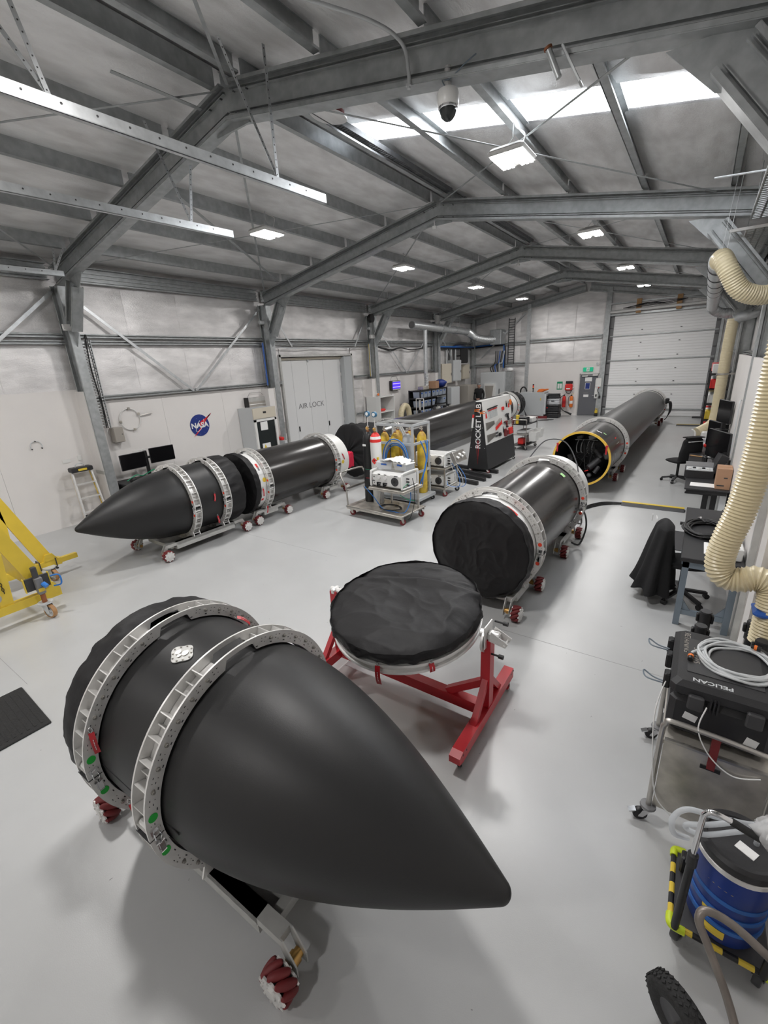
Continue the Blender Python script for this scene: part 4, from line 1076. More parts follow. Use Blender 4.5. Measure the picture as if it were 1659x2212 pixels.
# hoses on the trolley
def coil(name, label, M, R, r, turns, m_, cat='hose', sq=1.0, jitter=.02, seed=1, grp=None):
    q = random.Random(seed); P = []
    for k in range(int(turns*18)):
        a = 2*PI*k/18; rr = R*(1+jitter*2*math.sin(k*.37+seed)+q.uniform(-jitter, jitter)*.6)
        P.append(M @ Vector((rr*math.cos(a), rr*sq*math.sin(a), r+(k/18)*r*1.3*(.6+.4*math.sin(k*.11)))))
    o = G().tube(P, r, 8).obj(name, m_, None, 50); return tag(o, label, cat, grp)
coil('cable_coil', 'black cable loosely coiled on the deck of gas trolley', GTM @ T(.22, -.05, .002), .24, .008, 2.2, 'black', 'cable', .7, .08, 3)
pth = [GTM @ Vector(p) for p in ((-.2, -.36, .47), (-.02, -.30, .25), (.12, -.22, .02), (.4, -.25, .012), (.66, -.2, .02), (.74, -.1, .3), (.70, -.1, .62))]
tag(G().tube(spline(pth, 8), .009, 8).obj('air_hose', 'blue_hose', None, 50), 'thin blue air hose drooping across the gas trolley deck', 'hose')
pth = [GTM @ Vector(p) for p in ((.74, -.02, .68), (.80, -.05, .5), (.82, -.1, .2), (.80, -.2, -.05), (.76, -.25, -.10))]
tag(G().tube(spline(pth, 8), .007, 8).obj('air_hose', 'black', None, 50), 'thin black hose hanging off the right side of gas trolley', 'hose')
pth = [GTM @ Vector(p) for p in ((.76, -.18, .62), (.72, -.3, .55), (.66, -.33, .42), (.74, -.2, .3), (.77, 0, .22))]
tag(G().tube(spline(pth, 8), .006, 8).obj('air_hose', 'green', None, 50), 'thin green hose looping at right end of trolley shelf', 'hose')
# ---- caged bottle rack behind
cg = thing('bottle_cage', 'grey steel bottle cage on casters behind the gas trolley', 'cage', (-5.28, 8.30, 0), math.radians(-3))
X0, X1, Y0, Y1 = -.52, .46, -.32, .32
for x in (X0, X1):
    for y in (Y0, Y1): G().bb(x-.022, x+.022, y-.022, y+.022, .16, 1.78).obj('post', 'grey_paint', cg)
for z in (1.76, 1.36, .72):
    for y in (Y0, Y1): G().bb(X0, X1, y-.02, y+.02, z-.025, z+.025).obj('rail', 'grey_paint', cg)
    for x in (X0, X1): G().bb(x-.02, x+.02, Y0, Y1, z-.025, z+.025).obj('rail', 'grey_paint', cg)
g = G().rbox((0, 0, .14), (1.2, .74, .08), .01); g.bb(-.6, .6, -.37, -.35, .1, .3); g.obj('base', 'grey_paint', cg)
for x, y in ((-.5, -.3), (.52, -.3), (-.5, .3), (.52, .3)): caster(cg, x, y, .10, .048, .04, .3, 'black', 'grey_paint')
CGM = T(-5.28, 8.30, .1815) @ RZ(math.radians(-3))
k = 0
for (x, y, c, l) in ((-.40, -.17, 'yellow_worn', 'yellow gas bottle at front left corner of the cage'), (-.10, -.17, 'yellow_worn', 'yellow gas bottle in the middle of the cage front'), (.22, -.17, 'grey_paint', 'grey gas bottle at right of the cage front'), (.375, .17, 'yellow_worn', 'yellow gas bottle at the right end of cage'), (-.25, .14, 'yellow_worn', 'yellow gas bottle in back row of cage, left'), (.08, .14, 'yellow_worn', 'yellow gas bottle in back row of cage, right')):
    gas_bottle(l, CGM @ T(x, y, 0), c, c, None, .108 if x < .4 else .07, 1.20, 'gas bottles in the cage')
for kq, (y, seed) in enumerate(((-.36, 2),)):
    P = []
    for t_ in range(4):
        g = G(); R0 = .30+.02*t_
        pts = [CGM @ Vector((.05+R0*math.cos(a)*.95, -.365-.012*t_, .78+R0*1.25*math.sin(a)+.02*t_)) for a in [math.radians(-10+200*i/20) for i in range(21)]]
        tag(G().tube(pts, .0125, 8).obj('air_hose', 'blue_hose' if t_ != 2 else 'grey_light', None, 50), ('innermost blue hose arched over the cage front', 'second blue hose arched over the cage front', 'pale hose arched between the blue ones on cage', 'outermost blue hose arched over the cage front')[t_], 'hose', 'hoses draped on the bottle cage')
for t_ in range(3):
    pts = [CGM @ Vector((.58+.05*t_+.06*math.sin(i*.3), -.2+.12*math.sin(i*.31+t_), 1.25-.085*i)) for i in range(12)]
    tag(G().tube(pts, .012, 8).obj('air_hose', 'blue_hose', None, 50), ('nearest', 'middle', 'farthest')[t_]+' blue hose hanging at right side of the bottle cage', 'hose', 'hoses hanging beside the bottle cage')
# ---- cart with two stacked control boxes
bc = thing('equipment_cart', 'steel cart with two stacked white control boxes behind the cage', 'cart', (-4.98, 9.15, 0), math.radians(-2))
for z in (.19, .66): G().rbox((0, 0, z), (.98, .66, .035), .006).obj('shelf', 'steel_worn', bc)
for x in (-.46, .46):
    for y in (-.30, .30): G().bb(x-.014, x+.014, y-.014, y+.014, .17, .66).obj('post', 'steel', bc)
for x, y, m_ in ((-.42, -.28, 'red_dark'), (.42, -.28, 'red_dark'), (-.42, .28, 'black'), (.44, .28, 'black')): caster(bc, x, y, .172, .06, .036, .8, m_, 'steel')
g = G(); g.rbox((.66, -.02, .92), (.10, .52, .26), .012, Matrix.Rotation(-.45, 3, 'Y')); g.obj('valve_panel', 'steel', bc)
for q in range(4): G().cyl((.70, -.18+.1*q, .95+.05*(q % 2)), (.76, -.18+.1*q, .92+.05*(q % 2)), .03, n=12).obj('dial', 'alu', bc, 40)
G().bar((.5, 0, .68), (.62, 0, .86), .03, .03).obj('panel_arm', 'steel', bc)
BCM = T(-4.98, 9.15, 0) @ RZ(math.radians(-2))
control_box('white control box on the upper shelf of rear equipment cart', BCM @ T(.06, 0, .678)); control_box('white control box on lower shelf of the rear equipment cart', BCM @ T(.06, 0, .208))
for q in range(4):
    pts = [BCM @ Vector(p) for p in ((.55, -.2+.08*q, .78), (.72+.05*q, -.25+.05*q, .5), (.70+.04*q, -.2+.05*q, .25), (.55, -.28, .28), (.50, -.25, .38))]
    tag(G().tube(spline(pts, 7), .007, 7).obj('air_hose', 'blue_hose' if q % 2 else 'grey_light', None, 50), 'thin looping hose on right side of the rear equipment cart, %s' % ('pale and leftmost', 'blue beside it', 'pale, third of four', 'blue and rightmost')[q], 'hose', 'looping hoses of the equipment cart')
# ---- black rails lying on the floor
for q, (xa, ya, xb, yb, l) in enumerate(((-5.85, 11.75, -4.23, 11.42, 'farthest of four black bars on the floor beside the tool board'), (-5.75, 11.35, -4.22, 10.87, 'second farthest of the four black bars on floor'), (-5.6, 10.95, -4.22, 10.50, 'third of the four black bars lying on floor'), (-5.35, 10.40, -4.25, 10.08, 'nearest of four black bars on the floor behind equipment cart'))):
    M = basis(((xa+xb)/2, (ya+yb)/2, .05), (xb-xa, yb-ya, 0), (-(yb-ya), xb-xa, 0)); L = math.hypot(xb-xa, yb-ya)
    t = thing('black_bar', l, 'bar', (0, 0, 0), group='black bars on the floor'); t.matrix_world = M
    g = G().rbox((0, 0, 0), (L, .10, .10), .012); g.obj('bar', 'black', t)
    G().bb(L/2-.002, L/2+.004, -.03, .03, -.03, .03).obj('end_plug', 'dark_grey', t)
# ================================================================ tool board
tb = thing('tool_board', 'black A-frame tool board on casters with white pegboard face, lettered ROCKET LAB', 'tool board', (-4.78, 11.32, 0), math.radians(-1.0))
Lb, zb, ztb, wb_, wt_ = 2.10, .12, 1.93, .62, .16
A = lambda z: (wb_+(wt_-wb_)*(z-zb)/(ztb-zb))/2
for y in (0, Lb): G().prism([(-A(zb), zb), (A(zb), zb), (A(ztb), ztb), (-A(ztb), ztb)], (0, y-.012, 0), (1, 0, 0), (0, 0, 1), (0, .024, 0)).obj('end_panel', 'black_matte', tb)
zs = .78
for s in (1, -1):
    g = G(); g.add([(s*A(zb), .012, zb), (s*A(zb), Lb-.012, zb), (s*A(zs), Lb-.012, zs), (s*A(zs), .012, zs), (s*(A(zb)-.02), .012, zb), (s*(A(zb)-.02), Lb-.012, zb), (s*(A(zs)-.02), Lb-.012, zs), (s*(A(zs)-.02), .012, zs)], [(0, 1, 2, 3), (7, 6, 5, 4), (0, 4, 5, 1), (3, 2, 6, 7), (0, 3, 7, 4), (1, 5, 6, 2)]); g.obj('lower_panel', 'black_plastic', tb)
    g = G(); g.add([(s*A(zs), .0, zs), (s*A(zs), Lb, zs), (s*A(ztb), Lb, ztb+.0), (s*A(ztb), .0, ztb), (s*(A(zs)-.02), .0, zs), (s*(A(zs)-.02), Lb, zs), (s*(A(ztb)-.02), Lb, ztb), (s*(A(ztb)-.02), .0, ztb)], [(0, 1, 2, 3), (7, 6, 5, 4), (0, 4, 5, 1), (3, 2, 6, 7), (0, 3, 7, 4), (1, 5, 6, 2)]); g.obj('peg_panel', 'white_gloss', tb)
G().bb(-A(ztb), A(ztb), -.01, Lb+.01, ztb, ztb+.025).obj('top_cap', 'white_gloss', tb)
G().bb(-wb_/2, wb_/2, 0, Lb, .10, .125).obj('base_board', 'black', tb)
for x in (-.26, .26):
    for y in (.05, Lb-.06): caster(tb, x, y, .10, .042, .03, .5, 'red_dark' if y < 1 else 'black', 'alu')
# side: lettering and the painted knife emblem
Mside = basis((.0, -.0135, 0), (1, 0, 0), (0, 0, 1))
text('lettering', 'ROCKET LAB', .205, 'paper', tb, T(.01, -.0125, 1.28) @ basis((0, 0, 0), (0, 0, 1), (-1, 0, 0)), .001, 1.0, 'CENTER', .003)
g = G()
P = [(-.015, 1.0), (-.06, 1.02), (-.09, .99), (-.06, .96), (-.015, .98)]
for s in (-1, 1):
    g = G(); g.tube([(s*a, -.014, b-.06) for a, b in P], .005, 5, True); g.obj('emblem_wing', 'mid_grey', tb)
g = G(); g.tube(spline([(0, -.014, .90), (.02, -.014, .87), (0, -.014, .84), (-.02, -.014, .87)], 4, True), .005, 5, True); g.tube([(0, -.014, .84), (.03, -.014, .76), (.022, -.014, .60), (.0, -.014, .25), (-.022, -.014, .60), (-.03, -.014, .76)], .006, 5, True); g.obj('emblem_blade', 'red', tb)
for (x, z) in ((-.12, 1.25), (.12, 1.25), (-.2, .7), (.2, .7)): G().cyl((x, -.012, z), (x, -.016, z), .008, n=8).obj('screw', 'alu', tb)
# tools hung on the face: each its own thing
TBM = T(-4.78, 11.32, 0) @ RZ(math.radians(-1.0))
th_ = math.atan2(A(zs)-A(ztb), ztb-zs)
def on_face(y, z): return TBM @ T(A(z), y*.857, z) @ RY(-th_)
def tool(name, label, g, mats, y, z, grp):
    o = g.obj(name, mats); o.matrix_world = on_face(y, z); return tag(o, label, 'tool', grp)
def hammer_g(L=.26):
    g = G(); g.box((.02, 0, -L/2), (.018, .02, L)); g.m = 1; g.box((.025, 0, .01), (.03, .085, .03)); g.m = 2; g.box((.022, 0, -.04), (.022, .024, .03)); return g
base = hammer_g().mesh('hammer', ['grey_light', 'black', 'red_bright'])
for k in range(8):
    o = put('hammer', base); o.matrix_world = on_face(.40+k*.098, 1.70+.004*k); tag(o, ORD[k]+' small hammer from the lettered end in top row of tool board', 'tool', 'row of hammers on the tool board')
sp = G().box((.012, 0, -.08), (.01, .016, .16)); sp.cyl((.008, 0, .0), (.018, 0, .0), .014, n=10); sp.cyl((.008, 0, -.16), (.018, 0, -.16), .012, n=10)
me = sp.mesh('spanner', 'steel')
for r_i, (z0, dz) in enumerate(((1.35, -.012), (1.02, -.010))):
    for k in range(16):
        o = put('spanner', me); s = 1.15-.04*k; o.matrix_world = on_face(.16+k*.044, z0+dz*0) @ Matrix.Diagonal((1, 1, s, 1)); tag(o, '%s steel spanner from the lettered end in %s spanner row of tool board' % (ORD[k], 'upper' if r_i == 0 else 'lower'), 'tool', 'upper spanner row on the tool board' if r_i == 0 else 'lower spanner row on the tool board')
dr = G(); dr.m = 0; dr.cyl((.02, 0, 0), (.02, 0, -.09), .014, n=8); dr.m = 1; dr.cyl((.02, 0, 0), (.02, 0, .12), .005, n=6); me = dr.mesh('screwdriver', ['red_bright', 'steel'])
for k in range(9):
    o = put('screwdriver', me); o.matrix_world = on_face(.90+k*.05, 1.17+.012*k); tag(o, ORD[k]+' red handled screwdriver from the lettered end in middle of tool board', 'tool', 'screwdrivers on the tool board')
pl = G(); pl.m = 0; pl.bar((.015, -.012, 0), (.015, -.03, -.12), .02, .012, (1, 0, 0)); pl.bar((.015, .012, 0), (.015, .03, -.12), .02, .012, (1, 0, 0)); pl.m = 1; pl.box((.015, 0, .03), (.015, .03, .06))
mp_, mo_ = pl.mesh('pliers', ['red_bright', 'steel']), pl.mesh('pliers', ['black', 'steel'])
for (y, z, m_, l) in ((.22, 1.60, mp_, 'red handled pliers at left edge of the tool board face'), (1.42, 1.30, mp_, 'red handled pliers right of the screwdrivers on tool board'), (1.55, 1.05, mo_, 'black pliers low in the middle of tool board'), (2.2, 1.72, mp_, 'red pliers at top right of the tool board'), (2.0, 1.75, mo_, 'black pliers beside red ones at top right of board')):
    o = put('pliers', m_); o.matrix_world = on_face(y, z); tag(o, l, 'tool')
def gun(m1, m2): 
    g = G(); g.m = 0; g.rbox((.03, 0, 0), (.05, .18, .055), .01); g.rbox((.03, .05, -.08), (.04, .05, .13), .01, Matrix.Rotation(.25, 3, 'X')); g.m = 1; g.cyl((.03, -.09, .0), (.03, -.15, 0), .018, n=10); g.rbox((.03, .07, -.15), (.05, .09, .05), .01); return g
tool('power_drill', 'dark power drill in the right half of tool board', gun(0, 1), ['black', 'dark_grey'], 1.95, 1.42, None)
tool('power_drill', 'black and red power drill below the other drill on board', gun(0, 1), ['red_dark', 'black'], 1.78, 1.22, None)
for (y, z, a, b, m_, l) in ((1.62, 1.62, .12, .10, 'red_bright', 'red tool case at upper middle of the tool board'), (2.15, .92, .26, .2, 'red_bright', 'large red pouch at lower right of tool board'), (1.66, .92, .15, .22, 'red_dark', 'dark red tool holder low on the tool board'), (1.88, .9, .1, .14, 'red_dark', 'small dark red holder beside the red pouch'), (1.18, .93, .12, .1, 'black', 'small black case at lower middle of the tool board'), (2.36, 1.74, .07, .16, 'orange', 'orange knife at top right corner of tool board')):
    tool('tool_holder', l, G().rbox((.025, 0, 0), (.05, a, b), .012), m_, y, z, None)
me = G().cyl((.02, 0, 0), (.02, 0, .10), .004, n=6).cyl((.02, 0, .03), (.02, 0, -.05), .009, n=8).mesh('hex_key', 'steel')
for k in range(10):
    o = put('hex_key', me); o.matrix_world = on_face(1.95+k*.035, 1.17+.01*(k % 3)); tag(o, ORD[k]+' steel hex key from left in the short row at right of tool board', 'tool', 'hex keys on the tool board')
me = G().rbox((.015, 0, 0), (.03, .05, .035), .006).mesh('bit_holder', 'red_dark')
for k in range(9):
    o = put('bit_holder', me); o.matrix_world = on_face(2.405, 1.28-k*.055); tag(o, ORD[k]+' dark red bit holder from top at right edge of tool board', 'tool', 'bit holders on the tool board')
me = G().bb(.0, .02, -.025, .025, -.02, .02).mesh('socket', 'dark_grey')
for k in range(8):
    o = put('socket', me); o.matrix_world = on_face(.86+.06*(k % 4), 1.0-.08*(k//4)); tag(o, ORD[k % 4]+' dark socket from left in %s row of small block on tool board' % ('upper', 'lower')[k//4], 'tool', 'sockets on the tool board')
# orange clips and red hand file on the side
for (x, z, m_, l, R) in ((-.10, 1.72, 'orange', 'orange spring clamp at top of the tool board end', .2), (.06, 1.66, 'orange', 'second orange spring clamp on top of tool board end', -.3)):
    g = G().bar((x, -.03, z), (x+.14, -.05, z+.03), .03, .02); g.bar((x, -.03, z-.03), (x+.13, -.05, z-.02), .03, .02); o = g.obj('spring_clamp', m_); o.matrix_world = TBM; tag(o, l, 'clamp')
g = G(); g.m = 0; g.cyl((-.13, -.03, 1.60), (-.14, -.03, 1.52), .028, n=10); g.m = 1; g.cyl((-.14, -.03, 1.52), (-.165, -.03, 1.25), .026, n=10); g.m = 2; g.cyl((-.165, -.03, 1.25), (-.175, -.03, 1.15), .008, n=8); o = g.obj('torch_igniter', ['red_bright', 'paper', 'steel']); o.matrix_world = TBM; tag(o, 'red and white hand tool hanging on the black end of tool board', 'tool')
# ---- tool trolley behind the board
tt = thing('tool_trolley', 'steel shelf trolley with hanging white bins behind the tool board', 'trolley', (-4.75, 15.3, 0), math.radians(-4))
for z, m_ in ((.16, 'black'), (.52, 'steel'), (.86, 'black')): G().rbox((0, 0, z), (.50, 1.0, .03), .006).obj('shelf', m_, tt)
for x in (-.24, .24):
    for y in (-.48, .48): G().cyl((x, y, .1), (x, y, 1.02), .014, n=10).obj('post', 'steel', tt, 40)
for x in (-.2, .2):
    for y in (-.44, .44): caster(tt, x, y, .145, .05, .03, .6, 'dark_grey', 'steel')
for y in (-.48, .48): G().cyl((-.24, y, 1.02), (.24, y, 1.02), .014, n=10).obj('handle_bar', 'steel', tt)
TTM = T(-4.75, 15.3, 0) @ RZ(math.radians(-4))
def bin_(label, x, y, z, m_='white_gloss', s=1.0):
    g = G(); o_, i_ = (.13*s, .17*s), (.10*s, .14*s); h = .30*s
    g.add([(-i_[0], -i_[1], 0), (i_[0], -i_[1], 0), (i_[0], i_[1], 0), (-i_[0], i_[1], 0), (-o_[0], -o_[1], h), (o_[0], -o_[1], h), (o_[0], o_[1], h), (-o_[0], o_[1], h), (-o_[0]+.012, -o_[1]+.012, h), (o_[0]-.012, -o_[1]+.012, h), (o_[0]-.012, o_[1]-.012, h), (-o_[0]+.012, o_[1]-.012, h), (-i_[0]+.012, -i_[1]+.012, .012), (i_[0]-.012, -i_[1]+.012, .012), (i_[0]-.012, i_[1]-.012, .012), (-i_[0]+.012, i_[1]-.012, .012)],
          [(3, 2, 1, 0), (0, 1, 5, 4), (1, 2, 6, 5), (2, 3, 7, 6), (3, 0, 4, 7), (4, 5, 9, 8), (5, 6, 10, 9), (6, 7, 11, 10), (7, 4, 8, 11), (8, 9, 13, 12), (9, 10, 14, 13), (10, 11, 15, 14), (11, 8, 12, 15), (12, 13, 14, 15)])
    o = g.obj('waste_bin', m_); o.matrix_world = TTM @ T(x, y, z); return tag(o, label, 'bin')
bin_('white bin hung on the trolley side, nearer the tool board', .40, -.18, .30); bin_('white bin hung on the trolley side, farther from tool board', .40, .24, .36)
for (x, y, z, a, b, c, m_, l) in ((0, -.25, .876, .34, .4, .22, 'black', 'black box on top shelf of the shelf trolley'), (.1, .22, .876, .26, .36, .16, 'white_gloss', 'white tray of parts on top of shelf trolley'), (0, .0, .536, .34, .6, .10, 'paper', 'white carton on the middle shelf of shelf trolley'), (0, -.2, .176, .2, .3, .2, 'red_bright', 'red carton on bottom shelf of the shelf trolley'), (.05, .2, .176, .2, .24, .24, 'paper', 'white bottle carton on bottom shelf of shelf trolley'), (-.1, -.42, .876, .1, .1, .3, 'yellow', 'yellow bottle at near corner of the shelf trolley')):
    o = G().rbox((0, 0, c/2), (a, b, c), .015).obj('carton', m_); o.matrix_world = TTM @ T(x, y, z); tag(o, l, 'box')
# ================================================================ left wall and left floor
# ---- NASA roundel
ns = thing('wall_sign', 'round blue NASA emblem with red swoosh on left wall', 'sign', (XL+.004, 7.0, 1.72))
MW = basis((0, 0, 0), (0, 1, 0), (0, 0, 1))
G().cyl((0, 0, 0), (.008, 0, 0), .285, n=56).obj('disc', 'nasa_blue', ns)
def flat(par, name, m_, pts, off, th=.002):
    return G().prism(pts, (off, 0, 0), (0, 1, 0), (0, 0, 1), (th, 0, 0)).obj(name, m_, par)
flat(ns, 'red_swoosh', 'nasa_red', [(-.02, .03), (.06, .11), (.36, .235), (.40, .29), (.33, .225), (.12, .02), (.02, -.02)], .0085)
flat(ns, 'red_swoosh', 'nasa_red', [(-.24, -.30), (-.14, -.20), (-.02, -.09), (.08, -.02), (.03, -.10), (-.10, -.20)], .0085)
g = G(); g.tube([(.012, .20*math.cos(a)*math.cos(.9)-.075*math.sin(a)*math.sin(.9)+.0, .20*math.cos(a)*math.sin(.9)+.075*math.sin(a)*math.cos(.9)) for a in [2*PI*k/40+1.0 for k in range(34)]], .006, 6); g.obj('orbit', 'paper', ns)
text('lettering', 'NASA', .19, 'paper', ns, T(.0125, -.005, -.005) @ MW, .001, 1.05, 'CENTER', .006)
q = random.Random(4)
for k in range(16):
    a, r = q.uniform(0, 6.28), q.uniform(.08, .27); G().cyl((.008, r*math.cos(a), r*math.sin(a)), (.0095, r*math.cos(a), r*math.sin(a)), .004, n=6).obj('star', 'paper', ns)
# ---- ring fixtures on the wall
rf = thing('lifting_ring', 'white ring fixture with clamps and a rod on left wall', 'ring fixture', (XL+.03, 5.22, 2.10))
G().tube([(0, .235*math.cos(2*PI*k/40), .245*math.sin(2*PI*k/40)) for k in range(40)], .011, 8, True).obj('ring', 'white_paint', rf, 50)
for a in (88, 188, 282, 25):
    an = math.radians(a); G().rbox((.015, .235*math.cos(an), .245*math.sin(an)), (.05, .05, .06), .01).obj('clamp', 'steel_worn', rf)
G().cyl((.02, .24, .06), (.02, .54, .09), .012, n=8).obj('rod', 'steel', rf)
rf2 = thing('lifting_ring', 'small half ring hook on left wall above the gantry', 'hook', (XL+.02, 3.27, 1.80))
G().tube([(.0, .10*math.cos(math.radians(a)), .10*math.sin(math.radians(a))) for a in range(-30, 215, 15)], .008, 7).obj('ring', 'grey_light', rf2, 50)
for y, z in ((.09, -.05), (-.085, -.05), (0, .10)): G().cyl((-.02, y, z), (.015, y, z), .012, n=8).obj('stud', 'dark_grey', rf2)
# ---- electrical box and cable ladder
eb = thing('junction_box', 'taupe steel junction box below the cable ladder on left wall', 'box', (XL+.001, 4.83, 1.63))
G().rbox((.09, 0, .17), (.18, .22, .34), .01).obj('body', 'taupe', eb); G().rbox((.185, 0, .17), (.012, .20, .32), .004).obj('door', 'taupe', eb); G().cyl((.19, .06, .18), (.20, .06, .18), .012, n=10).obj('lock', 'chrome', eb); G().cyl((.09, .0, -.03), (.09, 0, .0), .02, n=8).obj('gland', 'grey_light', eb)
cl = thing('cable_ladder', 'vertical galvanised cable ladder on left wall above junction box', 'cable ladder', (XL+.12, 4.62, 1.98))
for y in (-.095, .095): G().bb(-.03, .03, y-.006, y+.006, 0, 1.85).obj('side_rail', 'galv', cl)
for k in range(29): G().bb(-.012, .012, -.09, .09, .05+k*.062, .075+k*.062).obj('rung', 'galv_light', cl)
pipe(cl, 'cable', [(.03, .02, 1.95), (.035, -.02, 1.3), (.035, .01, .6), (.03, 0, 0)], .012, 'black'); pipe(cl, 'cable', [(.03, .04, 1.95), (.035, .045, 1.3), (.035, .03, .6), (.03, 0.03, 0)], .008, 'black')
# ---- step ladder leaning on the wall
sl = thing('step_ladder', 'folded aluminium step ladder leaning by the white column casing', 'ladder', (-10.62, 3.86, 0), 0)
for y in (-.20, .20):
    G().bar((.12, y*1.15, .0), (-.10, y*.92, 1.24), .03, .075, (1, 0, 0)).obj('side_rail', 'alu', sl); G().bar((.06, y*1.1, .05), (-.14, y*.9, 1.2), .025, .05, (1, 0, 0)).obj('rear_rail', 'yellow_worn', sl)
for z in (.30, .60, .90): G().bb(.06-.18*z, .16-.18*z, -.205, .205, z, z+.022).obj('tread', 'alu', sl)
G().rbox((-.09, 0, 1.22), (.20, .42, .10), .015).obj('top_cap', 'black_plastic', sl)
G().rbox((.013, 0, 1.22), (.006, .17, .045), .002).obj('maker_plate', 'yellow', sl)
G().tube([(-.1, .09*math.cos(math.radians(a)), 1.27+.075*math.sin(math.radians(a))) for a in range(0, 181, 15)], .009, 7).obj('carry_handle', 'grey_light', sl)
G().bb(.10, .12, -.22, .22, .02, .26).obj('kick_plate', 'black', sl)
# ---- desk with twin monitors
dk = thing('computer_desk', 'black computer desk against left wall behind the nose cone', 'desk', (-10.55, 5.25, 0))
G().bb(-.34, .34, -.75, .75, .72, .75).obj('top', 'black_plastic', dk)
for y in (-.65, .65): G().bb(-.28, .28, y-.03, y+.03, 0, .72).obj('leg_frame', 'dark_grey', dk)
def monitor(label, x, y, z, rz, w=.60, h=.36):
    t = thing('monitor', label, 'monitor', (x, y, z), rz)
    G().rbox((0, 0, 0), (.03, w, h), .008).obj('housing', 'black_plastic', t); G().bb(.0155, .0175, -w/2+.01, w/2-.01, -h/2+.015, h/2-.01).obj('screen', 'black_gloss', t); G().rbox((-.03, 0, 0), (.05, .12, .12), .01).obj('back_mount', 'black', t)
    return t
monitor('left of two black monitors on arm above the left desk', -10.50, 4.88, 1.20, .05); monitor('right of two black monitors on arm above the left desk', -10.50, 5.58, 1.24, -.05)
ma = thing('pole_mount', 'black pole monitor arm clamped to the left desk', 'monitor arm', (-10.62, 5.24, .751))
G().bb(-.03, .03, -.03, .03, 0, .62).obj('pole', 'black', ma); G().bb(-.02, .06, -.32, .32, .44, .48).obj('cross_arm', 'black', ma); G().rbox((0, 0, .0), (.16, .16, .02), .005).obj('clamp_plate', 'black', ma)
o = G().rbox((0, 0, .02), (.14, .40, .025), .006).obj('keyboard', 'black_plastic'); o.location = (-10.32, 4.9, .751); tag(o, 'black keyboard on the left desk behind the nose cone tip', 'keyboard')
o = G().tube(spline([(-10.4, 4.6, .80), (-10.35, 4.8, .9), (-10.45, 5.0, .84), (-10.3, 5.2, .95), (-10.45, 5.4, .86)], 6), .012, 6).obj('cable', 'green'); tag(o, 'green strap and cables heaped on left desk', 'cable')
o = G().rbox((0, 0, .05), (.1, .16, .1), .03).obj('headset', 'black'); o.location = (-10.35, 4.72, .752); tag(o, 'black telephone headset standing on left desk edge', 'headset')
# ---- glass door lab fridge with a heater on the wall above
fr = thing('lab_fridge', 'grey upright lab fridge with glass door by the column', 'fridge', (-10.60, 8.70, 0))
G().bb(-.32, .30, -.42, .42, .04, 2.02).obj('cabinet', 'grey_light', fr); G().bb(.30, .33, -.42, .42, 1.72, 2.02).obj('control_panel', 'beige', fr)
G().bb(.33, .336, -.06, .05, 1.86, 1.91).obj('display', 'black', fr)
d = G(); d.bb(.30, .34, -.41, -.34, .1, 1.70); d.bb(.30, .34, .34, .41, .1, 1.70); d.bb(.30, .34, -.41, .41, 1.64, 1.70); d.bb(.30, .34, -.41, .41, .1, .18); d = d.obj('door', 'white_gloss', fr)
G().bb(.302, .315, -.34, .34, .18, 1.64).obj('glass', 'glass_dark', d); G().cyl((.37, .30, .6), (.37, .30, 1.5), .014, n=8).obj('handle', 'chrome', d)
G().bb(.32, .323, -.20, .06, 1.38, 1.62).obj('notice', 'paper', d); G().bb(.32, .323, -.22, .08, .78, 1.0).obj('notice', 'paper', d); G().prism([(-.18, .84), (-.06, .84), (-.12, .97)], (.324, 0, 0), (0, 1, 0), (0, 0, 1), (.001, 0, 0)).obj('warning_triangle', 'yellow', d)
ht = thing('wall_heater', 'small bar heater hung on wall above the fridge', 'heater', (XL+.01, 8.95, 2.0))
G().rbox((.06, 0, .12), (.12, .74, .34), .01).obj('body', 'alu_matte', ht); G().bb(0, .14, -.40, -.34, -.06, .30).obj('end_cap', 'black', ht); G().bb(0, .14, .34, .38, -.06, .30).obj('end_cap', 'black', ht)
G().bb(.118, .13, -.33, .33, -.04, .17).obj('grille', 'taupe', ht)
for z in (.0, .09): G().cyl((.135, -.33, z), (.135, .33, z), .012, n=8).obj('heating_bar', 'alu', ht)
g = G().tube([(.05, -.3, .29), (.05, -.2, .42), (.05, .2, .42), (.05, .34, .29)], .004, 5); g.obj('hanging_wire', 'dark_grey', ht)
bx = thing('switch_station', 'small dark switch panel beside the air lock door', 'panel', (XL+.001, 9.92, 1.05)); G().rbox((.03, 0, .18), (.06, .18, .36), .006).obj('body', 'taupe', bx)
for z, m_ in ((.27, 'red_bright'), (.2, 'chrome'), (.12, 'black')): G().cyl((.06, 0, z), (.085, 0, z), .022, n=10).obj('button', m_, bx)
o = G().rbox((0, 0, .05), (.25, .12, .1), .02).obj('tray', 'red_bright'); o.location = (-10.5, 9.38, .95); tag(o, 'red tray between the fridge and the column', 'tray')
o = G().bb(-.28, .25, -.05, .05, .0, .95).obj('pedestal', 'grey_light'); o.location = (-10.5, 9.38, 0); tag(o, 'narrow grey pedestal under the red tray beside fridge', 'pedestal')
# ---- floor mat
mt = G().rbox((0, 0, .008), (.86, 1.3, .016), .006)
for k in range(24): mt.box((0, -.6+k*.052, .017), (.74, .02, .004))
mt = mt.obj('floor_mat', 'black_rubber'); mt.location = (-4.98, .20, 0); mt.rotation_euler = (0, 0, math.radians(-2)); tag(mt, 'black ribbed rubber mat on floor at left edge', 'mat')
